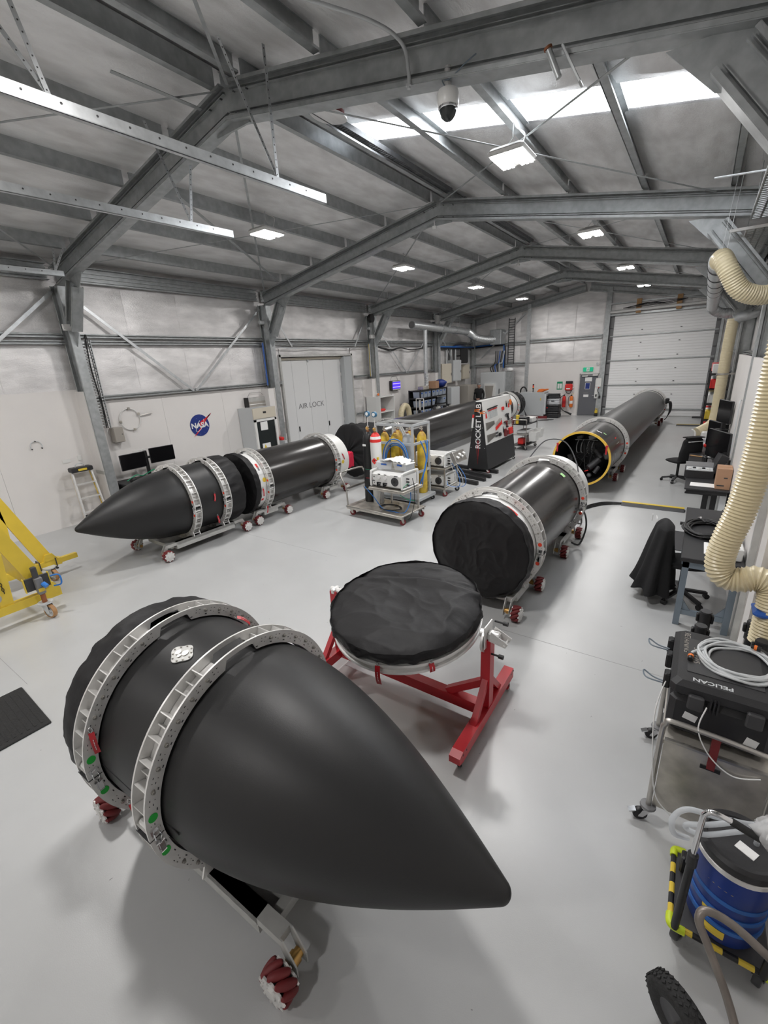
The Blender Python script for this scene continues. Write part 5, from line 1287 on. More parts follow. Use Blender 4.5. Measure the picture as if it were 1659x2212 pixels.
# ================================================================ yellow gantry foot
yg = thing('mobile_gantry', 'yellow steel mobile gantry on tan wheeled casters at left edge', 'gantry', (-7.6, 1.4, 0))
for s, x in ((1, .62), (-1, -.62)):
    ye = .46 if s > 0 else .92
    G().bb(x-.055, x+.055, -1.3, ye, .20, .31).obj('base_beam', 'yellow', yg)
    if s < 0: G().bb(x-.035, x+.035, ye, ye+.24, .215, .295).obj('extension', 'yellow', yg)
    dy = 0 if s > 0 else .42
    g = G(); g.prism([(.42+dy, .31), (.22+dy, .31), (-.52+dy, 2.5), (-.36+dy, 2.5)], (x-.03, 0, 0), (0, 1, 0), (0, 0, 1), (.06, 0, 0)); g.obj('front_leg', 'yellow', yg)
    g = G(); g.prism([(-.06+dy, .31), (-.20+dy, .31), (-.10+dy, 1.35), (-.04+dy, 1.30), (-.02+dy, 1.0)], (x-.03, 0, 0), (0, 1, 0), (0, 0, 1), (.06, 0, 0)); g.obj('rear_leg', 'yellow', yg)
    g = G(); g.prism([(.26+dy, .31), (.46+dy, .31), (.40+dy, .42), (.30+dy, .42)], (x+.03, 0, 0), (0, 1, 0), (0, 0, 1), (.03, 0, 0)); g.obj('foot_lug', 'yellow', yg)
    # caster with spoked tan wheel
    cy = (.22 if s > 0 else .72); cx = x+(.16 if s > 0 else .10)
    r = .095
    c = thing('x', '', ''); bpy.data.objects.remove(c)
    g = G(T(cx, cy, 0) @ RZ(.3)); g.cyl((0, 0, .21), (0, 0, .228), .09, n=16)
    for q in (-1, 1): g.prism([(-.06, .21), (.07, .21), (.085, r-.02), (.03, r-.02)], (0, q*.04-.003, 0), (1, 0, 0), (0, 0, 1), (0, .006, 0))
    cc = g.obj('caster', 'grey_light', yg)
    g = G(T(cx, cy, 0) @ RZ(.3)); g.lathe([(r*.80, -.025), (r*.97, -.025), (r, -.015), (r, .015), (r*.97, .025), (r*.80, .025)], 28, (.05, 0, r), 'y', False, False); g.obj('tyre', 'tan_wheel', cc, 40)
    g = G(T(cx, cy, 0) @ RZ(.3)); g.lathe([(.02, -.03), (.03, -.03), (.03, .03), (.02, .03)], 14, (.05, 0, r), 'y')
    for k in range(5): a = k*2*PI/5; g.bar((.05, 0, r), (.05+r*.84*math.cos(a), 0, r+r*.84*math.sin(a)), .03, .022, (0, 1, 0))
    g.lathe([(r*.78, -.02), (r*.82, -.02), (r*.82, .02), (r*.78, .02)], 24, (.05, 0, r), 'y', False, False); g.obj('wheel_rim', 'white_paint', cc)
    if s > 0:
        G().cyl((cx, cy, .225), (cx, cy, .36), .03, n=12).obj('jack_screw', 'copper_rust', yg, 40)
        g = G().rbox((cx, cy, .47), (.085, .085, .24), .012); g.obj('jack_tube', 'mid_grey', yg); G().rbox((cx-.01, cy-.01, .66), (.06, .06, .16), .008).obj('jack_head', 'dark_grey', yg)
        G().rbox((cx-.06, cy-.0, .50), (.03, .26, .18), .004).obj('jack_plate', 'dark_grey', yg); G().rbox((cx-.07, cy+.14, .50), (.05, .012, .2), .003).obj('side_cheek', 'yellow', yg); G().rbox((cx-.07, cy-.14, .50), (.05, .012, .2), .003).obj('side_cheek', 'yellow', yg)
        G().cyl((cx+.04, cy+.03, .50), (cx+.09, cy+.05, .46), .03, n=10).obj('jack_knob', 'blue_hose', yg)
        G().rbox((cx+.046, cy, .42), (.004, .07, .05), .001).obj('number_plate', 'yellow_worn', yg)
        pipe(yg, 'blue_cord', [(cx-.0, cy+.14, .55), (cx+.06, cy+.22, .55), (cx+.06, cy+.22, .42), (cx-.0, cy+.15, .40)], .010, 'blue_hose')
    else:
        G().bar((x-.07, .80, .20), (x+.20, .80, .20), .03, .02).obj('clamp_bar', 'black', yg); G().tube([(x+.07, .62, .19), (x+.07, .62, .33), (x-.07, .62, .33), (x-.07, .62, .19)], .008, 6).obj('u_bolt', 'dark_grey', yg); G().tube([(x+.07, .84, .19), (x+.07, .84, .33), (x-.07, .84, .33), (x-.07, .84, .19)], .008, 6).obj('u_bolt', 'dark_grey', yg)
G().bb(-.62, .62, .16, .19, .42, .72).obj('tie_plate', 'yellow', yg)
G().bb(-.62, .62, -.9, -.8, .20, .31).obj('tie_beam', 'yellow', yg)
g = G(); g.rbox((.35, -.38, .72), (.25, .2, .5), .02); g.obj('hoist_body', 'dark_grey', yg)
G().cyl((.66, -.22, .44), (.60, -.22, .44), .06, n=18).obj('hoist_wheel', 'steel', yg, 40)
for k in range(22):
    a = (k % 2)*PI/2; M = T(.66, -.12-.012*k*.2, .50+k*.036) @ RZ(a)
    g = G(M); g.tube([(.012*math.cos(2*PI*i/8), 0, .022*math.sin(2*PI*i/8)) for i in range(8)], .004, 5, True); g.obj('chain_link', 'black', yg)
# ================================================================ far left corner and far wall equipment
# ---- bug zapper
bz = thing('insect_killer', 'glowing violet insect killer lamp on the left wall', 'lamp', (XL+.02, 16.55, 2.14))
G().rbox((.06, 0, 0), (.12, .70, .40), .01).obj('housing', 'black_plastic', bz); G().bb(.119, .122, -.27, .33, -.14, .14).obj('grid_glow', 'uv', bz)
for z in (-.07, .07): G().cyl((.135, -.26, z), (.135, .30, z), .018, n=8).obj('tube', 'uv_tube', bz)
G().bb(.11, .14, -.28, .34, .15, .19).obj('frame', 'alu', bz); G().bb(.11, .14, -.28, .34, -.19, -.15).obj('frame', 'alu', bz)
g = G().tube([(.02, -.25, .2), (.01, -.18, .36), (.01, .2, .38), (.02, .3, .2)], .006, 5); g.obj('hanging_chain', 'dark_grey', bz); pipe(bz, 'cord', [(.04, -.3, -.2), (.01, -.2, -.6), (.01, -.15, -1.0), (.01, -.3, -1.1)], .007, 'white_paint')
# ---- white cubby shelf
cu = thing('cubby_shelf', 'white open cubby shelf by the third column', 'shelf', (-10.55, 14.95, 0), 0)
g = G(); x0, x1, y0, y1, z1 = -.36, .34, -.50, .52, 1.82
g.bb(x0, x1, y0, y0+.03, 0, z1); g.bb(x0, x1, y1-.03, y1, 0, z1); g.bb(x0, x0+.02, y0, y1, 0, z1); g.obj('carcass', 'white_gloss', cu)
for z in (.02, .62, 1.20, z1-.03): G().bb(x0+.02, x1, y0+.03, y1-.03, z, z+.03).obj('shelf_board', 'white_gloss', cu)
o = G().rbox((0, 0, .05), (.16, .34, .1), .04).obj('red_pouch', 'red_bright'); o.location = (-10.42, 14.88, 1.231); tag(o, 'red pouch in the upper cubby of white shelf', 'pouch')
o = G().rbox((0, 0, .05), (.2, .3, .12), .02).obj('blue_tray', 'grey_light'); o.location = (-10.42, 14.95, .651); tag(o, 'pale tray in middle cubby of white shelf', 'tray')
# ---- portable extractor with fat white hose
ex = thing('fume_extractor', 'beige fume extractor with fat cream hose beside the cubby shelf', 'extractor', (-10.3, 16.2, 0))
G().rbox((0, 0, .35), (.5, .55, .7), .04).obj('cabinet', 'beige', ex); G().bb(.25, .256, -.2, .2, .4, .6).obj('vent', 'dark_grey', ex)
def ribbed(par, name, pts, r, m_, pitch=.035, amp=.10, n=18, seg=10):
    P = spline(pts, seg); L = [0.0]
    for a, b in zip(P[:-1], P[1:]): L.append(L[-1]+(b-a).length)
    N = int(L[-1]/pitch*4); Q = []; j = 0
    for i in range(N+1):
        s = L[-1]*i/N
        while j < len(L)-2 and L[j+1] < s: j += 1
        t = (s-L[j])/max(1e-6, L[j+1]-L[j]); Q.append(P[j]+(P[j+1]-P[j])*t)
    ph = {0: 1.0, 1: .45, 2: 0.0, 3: .45}
    return G().tube(Q, r, n, False, lambda t: r*(1+amp*(ph[int(round(t*N)) % 4]-.5))).obj(name, m_, par, 60)
ribbed(ex, 'hose', [(.0, -.1, .7), (0, -.12, 1.0), (0, .1, 1.28), (0, .4, 1.22), (0, .55, .9), (.02, .58, .55)], .12, 'hose_cream', .05, .1, 16)
# ---- tall handling frame and racking
hf = thing('handling_frame', 'tall aluminium handling frame in front of the black bin rack', 'frame', (-9.75, 16.75, 0))
for x in (-.18, .18): G().cyl((x, 0, 0), (x, 0, 1.55), .02, n=8).obj('upright', 'alu', hf); 
G().cyl((-.18, 0, 1.55), (.18, 0, 1.55), .02, n=8).obj('top_bar', 'alu', hf); G().bb(-.2, .2, -.3, .3, .04, .1).obj('base', 'alu_matte', hf); G().bb(-.03, .03, -.03, .03, .1, 1.5).obj('mast', 'alu', hf); G().rbox((.0, -.06, 1.0), (.1, .12, .18), .02).obj('carriage', 'black', hf)
for s in (-1, 1): G().bar((0, .3+s*.35, .02), (0, .3, .8), .03, .03).obj('brace', 'alu', hf)
rk = thing('bin_rack', 'black rack of clear blue parts bins against left wall', 'rack', (-10.12, 18.2, 0))
for y in (-1.25, -.25, 1.25):
    for x in (-.28, .28): G().bb(x-.025, x+.025, y-.025, y+.025, 0, 1.88).obj('post', 'black', rk)
for z in (.35, .76, 1.16, 1.55, 1.86): G().bb(-.3, .3, -1.27, 1.27, z-.04, z).obj('shelf_board', 'black', rk)
G().bb(-.3, -.28, -1.25, 1.25, .3, 1.86).obj('back_panel', 'black_matte', rk)
bm = G(); bm.m = 0; bm.add([(-.15, -.13, 0), (.16, -.13, 0), (.16, .13, 0), (-.15, .13, 0), (-.17, -.15, .24), (.2, -.15, .24), (.2, .15, .24), (-.17, .15, .24)], [(3, 2, 1, 0), (0, 1, 5, 4), (1, 2, 6, 5), (2, 3, 7, 6), (3, 0, 4, 7)]); bm.m = 1; bm.bb(-.17, .2, -.155, .155, .24, .26); bm.m = 2; bm.bb(-.1, .12, -.1, .1, .01, .16); bm.m = 3; bm.bb(.196, .21, -.05, .05, .17, .22)
me = bm.mesh('parts_bin', ['bin_blue', 'bin_blue', 'mid_grey', 'blue'])
RN = ['lower', 'lower middle', 'upper middle', 'top']
for zi, z in enumerate((.352, .762, 1.162, 1.552)):
    for k in range(7):
        if (zi, k) in ((2, 4), (2, 5), (0, 6)): continue
        o = put('parts_bin', me); o.location = (-10.05, 17.12+k*.355, z); tag(o, '%s clear lidded parts bin from left on the %s shelf of black rack' % (ORD[k], RN[zi]), 'bin', 'bins on the %s shelf of the black rack' % RN[zi])
o = G().rbox((0, 0, .16), (.42, .5, .32), .01).obj('carton', 'cardboard'); o.location = (-10.1, 18.6, 1.861); o.rotation_euler = (0, 0, .2); tag(o, 'open brown carton on top of the bin rack', 'box')
def sack(u, v):
    a = 2*PI*u; t = PI*v; r = .26*(1+.25*noise.noise(Vector((math.cos(a)*2, math.sin(a)*2, v*4)))); return (r*math.sin(t)*math.cos(a), r*1.3*math.sin(t)*math.sin(a), .18+.19*math.cos(t)*-1)
o = G().grid(sack, 24, 14, True).obj('plastic_sack', 'nasa_blue', None, 60); o.location = (-10.1, 19.3, 1.861); tag(o, 'dark blue plastic sack on top of bin rack', 'bag')
o = G().rbox((0, 0, .08), (.3, .5, .16), .02).obj('parts_tray', 'steel_worn'); o.location = (-10.1, 17.7, 1.861); tag(o, 'grey metal parts heap on top left of bin rack', 'tray')
for k, (y, s) in enumerate(((17.0, 1), (18.7, .8))):
    t = thing('saw_horse', 'grey metal trestle %s in front of the bin rack' % ('nearer' if k == 0 else 'farther'), 'trestle', (-9.45, y+.35, 0))
    for sy in (-.4, .4):
        for sx in (-1, 1): G().bar((sx*.25, sy, 0), (0, sy*.8, .95*s), .04, .03).obj('leg', 'alu_matte', t)
    G().bb(-.05, .05, -.4, .4, .93*s, .99*s).obj('top_bar', 'alu_matte', t)
g = thing('machine_part', 'heap of dark machine fittings on trestles before the rack', 'fittings', (-9.45, 18.2, .95))
q = random.Random(9)
for k in range(10): G().rbox((q.uniform(-.15, .15), q.uniform(-.9, .9), q.uniform(.06, .14)), (.16, .22, .12), .03).obj('fitting', q.choice(('dark_grey', 'alu_matte', 'black')), g)
# ---- cabinets along the left wall
def cabinet(name, label, x, y, w, d, h, m_, z0=0, rz=0, doors=1, handle=True):
    t = thing(name, label, 'cabinet', (x, y, z0), rz)
    G().bb(-d/2, d/2-.02, -w/2, w/2, 0, h).obj('body', m_, t)
    for k in range(doors):
        a = -w/2+k*w/doors; o = G().bb(d/2-.02, d/2, a+.006, a+w/doors-.006, .03, h-.02).obj('door', m_, t)
        if handle: G().rbox((d/2+.012, a+w/doors-.06, h*.45), (.02, .025, .12), .005).obj('handle', 'black', o)
    return t
cabinet('storage_cabinet', 'low grey cabinet beside the bin rack', -10.35, 20.75, .95, .7, 1.78, 'grey_light')
cabinet('storage_cabinet', 'low taupe cabinet with bright spot on its door, left of the man', -10.1, 22.2, 1.15, .75, 1.78, 'taupe', 0, 0, 1)
sp_ = G().bb(.376, .378, -.55, .55, .05, 1.75); 
for (y, z, w, h, m_, l) in ((20.9, 1.95, 1.05, .95, 'beige', 'beige wall cabinet above the low grey cabinet'), (22.1, 2.0, .95, 1.05, 'grey_light', 'grey electrical wall cabinet with black lever'), (23.25, 2.05, .8, .75, 'beige', 'small beige wall cabinet nearest the far corner')):
    t = cabinet('wall_cabinet', l, XL+.20, y, w, .38, h, m_, z, 0)
g = thing('loudspeaker', 'black loudspeaker mounted high in the far left corner', 'speaker', (XL+.40, 22.9, 3.25), .4); G().rbox((0, 0, 0), (.4, .6, .75), .04).obj('cabinet', 'black_matte', g); G().bb(.2, .206, -.24, .24, -.3, .3).obj('grille', 'dark_grey', g); G().bar((-.2, 0, 0), (-.42, -.1, 0), .05, .05).obj('bracket', 'black', g)
cd = thing('conduit_group', 'bundle of grey conduits rising above the wall cabinets', 'conduit', (XL+.06, 22.0, 2.8))
for k in range(5): G().cyl((0, -.5+k*.26, .1), (0, -.5+k*.26, .95), .035 if k % 2 else .05, n=8).obj('conduit', ('grey_light', 'dark_grey')[k % 2], cd)
for k in range(3): pipe(cd, 'cable', [(.04, -1.6, 1.0), (.06, -.6, .86-.04*k), (.06, .5, .96+.03*k), (.04, 1.6, 1.0)], .02, ('blue', 'black', 'dark_grey')[k])
cb = thing('cable_bundle', 'blue cable bundle running along the girt in far left corner', 'cable', (0, 0, 0))
for k in range(4): pipe(cb, 'cable', [(XL+.16, 20.4, 3.72-.03*k), (XL+.16, 24.5, 3.7-.03*k), (XL+.4, YF-.16, 3.72-.03*k), (-9.2, YF-.16, 3.76-.03*k), (-9.05+.03*k, YF-.16, 3.6), (-9.05+.03*k, YF-.16, 2.5)], .02, ('blue_hose', 'blue', 'black', 'black')[k])
# ---- overhead duct
dc = thing('air_duct', 'long silver spiral duct hung along left wall with drop pipe', 'duct', (XL+.75, 0, 0))
def spiral(par, name, a, b, r, m_='galv_light', n=24):
    a, b = Vector(a), Vector(b); L = (b-a).length; N = max(2, int(L/.06)); P = [a+(b-a)*(i/N) for i in range(N+1)]
    return G().tube(P, r, n, False, lambda t: r*(1.012 if int(round(t*N)) % 2 else 1.0)).obj(name, m_, par, 40)
spiral(dc, 'main_pipe', (0, 17.0, 4.52), (0, 22.4, 4.40), .16)
G().cyl((0, 16.97, 4.52), (0, 17.0, 4.52), .13, n=20).obj('end_grille', 'mid_grey', dc)
for y in (19.6, 21.0): G().lathe([(.17, -.03), (.18, -.02), (.18, .02), (.17, .03)], 24, (0, y, 4.52-(y-17)*.022), 'y').obj('joint_band', 'galv', dc, 40)
spiral(dc, 'drop_pipe', (0, 18.1, 4.4), (0, 18.1, 2.55), .09); ribbed(dc, 'flexible_drop', [(0, 18.1, 2.56), (.03, 18.1, 2.2), (0, 18.08, 1.9)], .10, 'galv_light', .05, .16, 14)
ribbed(dc, 'flexible_bend', [(0, 22.4, 4.40), (.05, 22.8, 4.3), (.2, 23.2, 4.1), (.5, 23.8, 4.0), (.9, 24.4, 4.0)], .18, 'galv_light', .07, .14, 18)
G().rbox((.9, 24.45, 4.1), (.6, .7, .75), .02).obj('fan_box', 'galv', dc)
G().cyl((0, 19.5, 4.6), (0, 19.5, 5.1), .008, n=6).obj('hanger', 'galv', dc); G().cyl((0, 21.6, 4.55), (0, 21.6, 5.05), .008, n=6).obj('hanger', 'galv', dc)
ab = thing('access_point', 'white plastic box high on the fourth column', 'box', (XL+.42, 19.95, 4.68)); G().rbox((0, 0, .2), (.1, .42, .4), .01).obj('body', 'white_paint', ab); G().rbox((.06, 0, .2), (.02, .38, .36), .005).obj('lid', 'white_gloss', ab)
# long flue column casing
G().bb(-.2, .2, -.18, .18, 0, 3.6)
# ---- man at the far bench, black clothes and cap
def skin_body(name, parent, chain, mats, sub=2):
    pts, edges, rad = chain
    me = bpy.data.meshes.new(name); me.from_pydata(pts, edges, []); o = bpy.data.objects.new(name, me); COL.objects.link(o); o.parent = parent
    m = o.modifiers.new('skin', 'SKIN'); m.use_smooth_shade = True
    for i, r in enumerate(rad): o.data.skin_vertices[0].data[i].radius = r if isinstance(r, tuple) else (r, r)
    o.data.skin_vertices[0].data[0].use_root = True
    s = o.modifiers.new('sub', 'SUBSURF'); s.levels = sub; s.render_levels = sub
    o.data.materials.append(MATS[mats]); return o
mn = thing('person', 'person in black long sleeves and grey cap standing at far bench', 'person', (-9.50, 22.5, 0), math.radians(-75))
mn.scale = (1.05, 1.05, 1.06)
# local +x faces the viewpoint side
pts = [(0, 0, .95), (0, 0, 1.10), (0, 0, 1.28), (0, 0, 1.42), (0, 0, 1.50),
       (0, .17, 1.42), (.02, .25, 1.20), (.10, .22, .98), (.22, .08, 1.02),
       (0, -.17, 1.42), (.02, -.25, 1.20), (.10, -.22, .98), (.22, -.08, 1.00),
       (0, .09, .88), (.01, .10, .50), (-.01, .10, .09), (.12, .11, .05), (0, -.09, .88), (.01, -.10, .50), (-.01, -.10, .09), (.12, -.11, .05)]
ed = [(0, 1), (1, 2), (2, 3), (3, 4), (3, 5), (5, 6), (6, 7), (7, 8), (3, 9), (9, 10), (10, 11), (11, 12), (0, 13), (13, 14), (14, 15), (15, 16), (0, 17), (17, 18), (18, 19), (19, 20)]
rd = [(.13, .16), (.12, .15), (.13, .18), (.10, .15), .055, .075, .055, .045, .034, .075, .055, .045, .034, .095, .07, .05, .045, .095, .07, .05, .045]
skin_body('body', mn, (pts, ed, rd), 'cloth_dark')
hd = G()
def headf(u, v):
    a = 2*PI*u; t = PI*v; x, y, z = math.sin(t)*math.cos(a), math.sin(t)*math.sin(a), math.cos(t)
    r = .098; fx = 1.05+(.12 if z < -.2 and x > 0 else 0); nose = .022*math.exp(-((a if a < PI else a-2*PI)/.22)**2)*math.exp(-((z+.08)/.22)**2)
    return (r*x*fx+nose+.01, r*.82*y*(1-.15*max(0, -z)), 1.625+r*1.22*z)
hd.grid(headf, 24, 18, True); head = hd.obj('head', 'skin', mn, 60)
for s in (-1, 1): G().sphere((.095, s*.032, 1.635), .011, 8).obj('eye', 'black', head); G().sphere((.0, s*.085, 1.62), .022, 8, (.7, .4, 1.2)).obj('ear', 'skin', head)
G().rbox((.105, 0, 1.575), (.012, .04, .008), .003).obj('mouth', 'red_dark', head); G().cyl((0, 0, 1.46), (.005, 0, 1.56), .05, n=12).obj('neck', 'skin', head)
cp = G().lathe([(.100, 0), (.102, .03), (.085, .075), (.05, .095), (.0, .10)], 20, (.005, 0, 1.655)); cp.prism([(.06, -.07), (.14, -.05), (.165, 0), (.14, .05), (.06, .07)], (0, 0, 1.665), (1, 0, 0), (0, 1, 0), (0, 0, .01)); cp.obj('cap', 'mid_grey', mn, 50)
for s in (-1, 1):
    h = G(); M = T(.24, s*.06, 1.0); h.M = M @ RZ(-s*.9)
    h.rbox((.03, 0, 0), (.08, .07, .03), .012)
    for k in range(4):
        y = -.028+k*.0185; L = (.055, .065, .062, .05)[k]; h.tube([(.06, y, .004), (.06+L*.5, y, .002), (.06+L*.85, y, -.014), (.06+L, y, -.03)], .0088, 6)
    h.tube([(.0, s*.035, 0), (.03, s*.052, -.008), (.055, s*.05, -.02)], .010, 6); h.obj('hand', 'skin', mn, 60)
bn = thing('work_bench', 'dark work bench in front of the person in black', 'bench', (-9.2, 21.75, 0)); G().rbox((0, 0, .93), (1.1, .5, .04), .008).obj('top', 'black', bn)
for x in (-.5, .5):
    for y in (-.2, .2): G().bb(x-.025, x+.025, y-.025, y+.025, 0, .91).obj('leg', 'dark_grey', bn)
# ---- chiller cabinet and server boxes on the far wall
ch = thing('cooling_cabinet', 'tall grey cabinet with tapered cooling unit near the far corner', 'cabinet', (-9.35, 24.35, 0))
G().bb(-.70, .70, -.35, .30, 0, 2.32).obj('body', 'grey_light', ch); G().bb(-.68, .62, -.37, -.35, .05, 2.28).obj('door', 'grey_light', ch); G().bb(.70, .98, -.3, .3, 0, 2.3).obj('side_bay', 'galv', ch)
g = G().prism([(-.34, .75), (-.30, 1.72), (.30, 1.72), (.34, .75), (.25, .55), (-.25, .55)], (-.12, -.37, 0), (1, 0, 0), (0, 0, 1), (0, -.14, 0)); u = g.obj('cooling_unit', 'white_gloss', ch)
G().prism([(-.24, 1.62), (.24, 1.62), (.17, .98), (.10, .88), (-.10, .88), (-.17, .98)], (-.12, -.515, 0), (1, 0, 0), (0, 0, 1), (0, -.01, 0)).obj('grille', 'taupe', u); G().rbox((-.12, -.52, .68), (.34, .03, .10), .03).obj('vent', 'black', u); G().rbox((.40, -.385, 1.3), (.04, .02, .3), .008).obj('handle', 'dark_grey', ch)
for k in range(5): pipe(ch, 'cable', [(-.2+.12*k, .0, 2.3), (-.25+.12*k, -.05, 2.55+.05*k), (-.1+.1*k, .2, 2.8), (-.1+.12*k, .3, 3.4)], .025, ('black', 'dark_grey', 'blue', 'black', 'grey_light')[k])
G().sphere((.9, -.2, 2.42), .12, 12, (1.6, 1, .9)).obj('white_bundle', 'paper', ch, 60)
cld = thing('cable_ladder', 'vertical cable ladder on the far wall above cooling cabinet', 'cable ladder', (-8.62, YF-.2, 2.7))
for x in (-.16, .16): G().bb(x-.01, x+.01, -.04, .04, 0, 2.3).obj('side_rail', 'dark_grey', cld)
for k in range(18): G().bb(-.15, .15, -.015, .015, .08+k*.125, .11+k*.125).obj('rung', 'dark_grey', cld)
g = thing('yellow_machine', 'pale machine with black hose and yellow cap beside grey cabinet', 'machine', (-8.0, 23.9, 0)); G().rbox((0, 0, .55), (.75, .5, 1.1), .02).obj('body', 'beige', g); G().rbox((.1, -.05, 1.17), (.2, .16, .12), .03).obj('cap', 'yellow', g); pipe(g, 'hose', [(.25, 0, 1.1), (.27, 0, 1.4), (.42, 0, 1.52), (.56, 0, 1.38), (.58, 0, 1.05)], .035, 'black')
# ---- big grey cabinet on red skid with beacon
gc = thing('control_cabinet', 'large grey control cabinet on red skid before far white wall', 'cabinet', (-6.95, 23.6, 0), math.radians(2))
G().bb(-.62, .62, -.4, .4, .12, 1.28).obj('body', 'grey_paint', gc); G().bb(-.60, .52, -.415, -.4, .15, 1.25).obj('door', 'grey_paint', gc); G().bb(.62, .70, -.38, .38, .2, 1.2).obj('side_frame', 'grey_light', gc); G().bb(.70, .705, -.3, .3, .3, 1.1).obj('dark_panel', 'dark_grey', gc)
for x0, x1, y in ((-.7, .8, -.4), (-.7, .8, .3)): G().bb(x0, x1, y, y+.1, 0, .12).obj('skid', 'red_dark', gc)
G().rbox((.45, -.42, .95), (.04, .02, .12), .006).obj('handle', 'yellow', gc)
bcn = thing('beacon', 'small stack light with amber lens on grey control cabinet', 'beacon', (-7.0, 23.6, 1.281)); G().cyl((0, 0, 0), (0, 0, .14), .025, n=10).obj('stem', 'black', bcn)
for k, m_ in enumerate(('black', 'orange', 'red_bright', 'black')): G().cyl((0, 0, .14+k*.065), (0, 0, .20+k*.065), .04, n=12).obj('lens', m_, bcn)
hh = thing('cord_heap', 'orange cord heaped on top of grey control cabinet', 'cord', (-6.62, 23.6, 1.283))
for k in range(6): G().tube([(.16*math.cos(2*PI*i/14)*(1+.1*k)+.03*k, .12*math.sin(2*PI*i/14), .025+.02*k+.01*math.sin(i*2+k)) for i in range(14)], .016, 6, True).obj('loop', 'orange', hh)
# ---- black cases stacked by the far wall
for k, (x, y, z, w, d, h, l, m_) in enumerate(((-6.02, 23.7, 0, .78, .55, .30, 'bottom black hard case in stack by far wall', 'black_plastic'), (-6.0, 23.72, .301, .72, .5, .34, 'second black hard case with red badge in stack by far wall', 'black_plastic'), (-5.98, 23.75, .642, .6, .42, .30, 'clear plastic crate on the stack of black cases', 'clear_plastic'), (-5.96, 23.75, .943, .56, .36, .24, 'small black case topmost of the stack by far wall', 'black_plastic'))):
    t = thing('equipment_case', l, 'case', (x, y, z), .05*k-.05)
    G().rbox((0, 0, h*.35), (w, d, h*.7), .03).obj('base', m_, t); G().rbox((0, 0, h*.85), (w, d, h*.28), .03).obj('lid', m_, t); G().rbox((0, -d/2-.015, h*.62), (.16, .03, .04), .01).obj('handle', 'dark_grey', t)
    if k == 1: G().bb(-.26, -.18, -d/2-.004, -d/2, .18, .24).obj('badge', 'red_bright', t)
    if k == 2: G().rbox((0, 0, .12), (.4, .3, .14), .03).obj('contents', 'paper', t)
# ---- extinguishers, first aid kit, signs
def extinguisher(label, x, body, hose=True):
    t = thing('fire_extinguisher', label, 'fire extinguisher', (x, YF-.20, .42)); r = .085
    G().lathe([(r*.9, 0), (r, .02), (r, .46), (r*.85, .53), (r*.4, .57)], 20).obj('cylinder', body, t, 40); G().cyl((0, 0, .57), (0, 0, .63), .03, n=10).obj('valve', 'black', t); G().bar((-.02, 0, .64), (.10, 0, .68), .025, .015).obj('lever', 'black' if body == 'red_bright' else 'yellow', t)
    G().lathe([(r+.001, .18), (r+.001, .33)], 20, cap0=False, cap1=False, a0=math.radians(200), a1=math.radians(340)).obj('label', 'paper' if body == 'orange' else 'red', t); G().bb(-.05, .05, .08, .13, .3, .5).obj('bracket', 'dark_grey', t)
    if hose:
        pipe(t, 'hose', [(-.02, -.02, .6), (-.16, -.03, .5), (-.18, -.04, .2), (-.08, -.05, -.1), (.1, -.06, -.22)], .018, 'black'); G().cyl((.08, -.06, -.21), (.42, -.06, -.36), .03, .055, n=12).obj('horn', 'black', t)
    else: pipe(t, 'hose', [(-.02, -.02, .6), (-.13, -.03, .5), (-.13, -.04, .2), (-.09, -.04, .08)], .014, 'black')
    return t
extinguisher('red fire extinguisher with black horn on the far white wall', -5.70, 'red_bright'); extinguisher('orange fire extinguisher beside the red one on far wall', -5.34, 'orange', False)
fa = thing('first_aid_kit', 'red first aid bag hanging on the far white wall', 'first aid kit', (-5.52, YF-.09, 1.30)); G().rbox((0, -.09, .12), (.36, .16, .32), .04).obj('bag', 'red_bright', fa); G().rbox((0, -.04, .36), (.34, .06, .12), .01).obj('bracket', 'black', fa); G().bb(-.1, .08, -.175, -.17, .02, .08).obj('label', 'paper', fa); pipe(fa, 'strap', [(-.15, -.1, .0), (-.08, -.1, -.16), (.08, -.1, -.17), (.16, -.1, .0)], .016, 'black'); G().sphere((.2, -.05, .08), .05, 10).obj('loop', 'paper', fa)
sg = thing('wall_sign', 'green and white first aid notice on far wall', 'sign', (-6.0, YF-.075, 1.50)); G().bb(-.14, .14, -.004, 0, -.2, .2).obj('board', 'green', sg); G().bb(-.11, -.01, -.006, -.004, -.15, .1).obj('print', 'paper', sg); G().bb(.01, .11, -.006, -.004, -.15, .1).obj('print', 'paper', sg)
es = thing('exit_sign', 'lit green running man exit sign above grey personnel door', 'sign', (-4.68, YF-.08, 2.26)); G().rbox((0, -.03, 0), (.46, .06, .2), .01).obj('box', 'exit_green', es)
G().bb(-.07, .07, -.064, -.061, -.09, .09).obj('door_pictogram', 'paper', es); g = G(); g.cyl((.01, -.066, .055), (.01, -.068, .055), .016, n=8); g.bar((.0, -.067, .03), (-.01, -.067, -.02), .002, .022, (1, 0, 0)); g.bar((-.01, -.067, -.02), (.03, -.067, -.07), .002, .014, (1, 0, 0)); g.bar((-.01, -.067, -.02), (-.05, -.067, -.06), .002, .014, (1, 0, 0)); g.bar((.0, -.067, .025), (.045, -.067, -.005), .002, .012, (1, 0, 0)); g.obj('running_figure', 'green', es)
rb = thing('exit_alarm', 'white round siren on wall beside the exit sign', 'alarm', (-4.28, YF-.07, 2.52)); G().cyl((0, 0, 0), (0, -.06, 0), .09, n=20).obj('base', 'white_gloss', rb, 40); G().cyl((0, -.06, 0), (0, -.08, 0), .055, n=16).obj('dome', 'grey_light', rb, 40)
wb2 = thing('door_controller', 'white door controller box beside the roller door column', 'control box', (-4.10, YF-.19, 0))
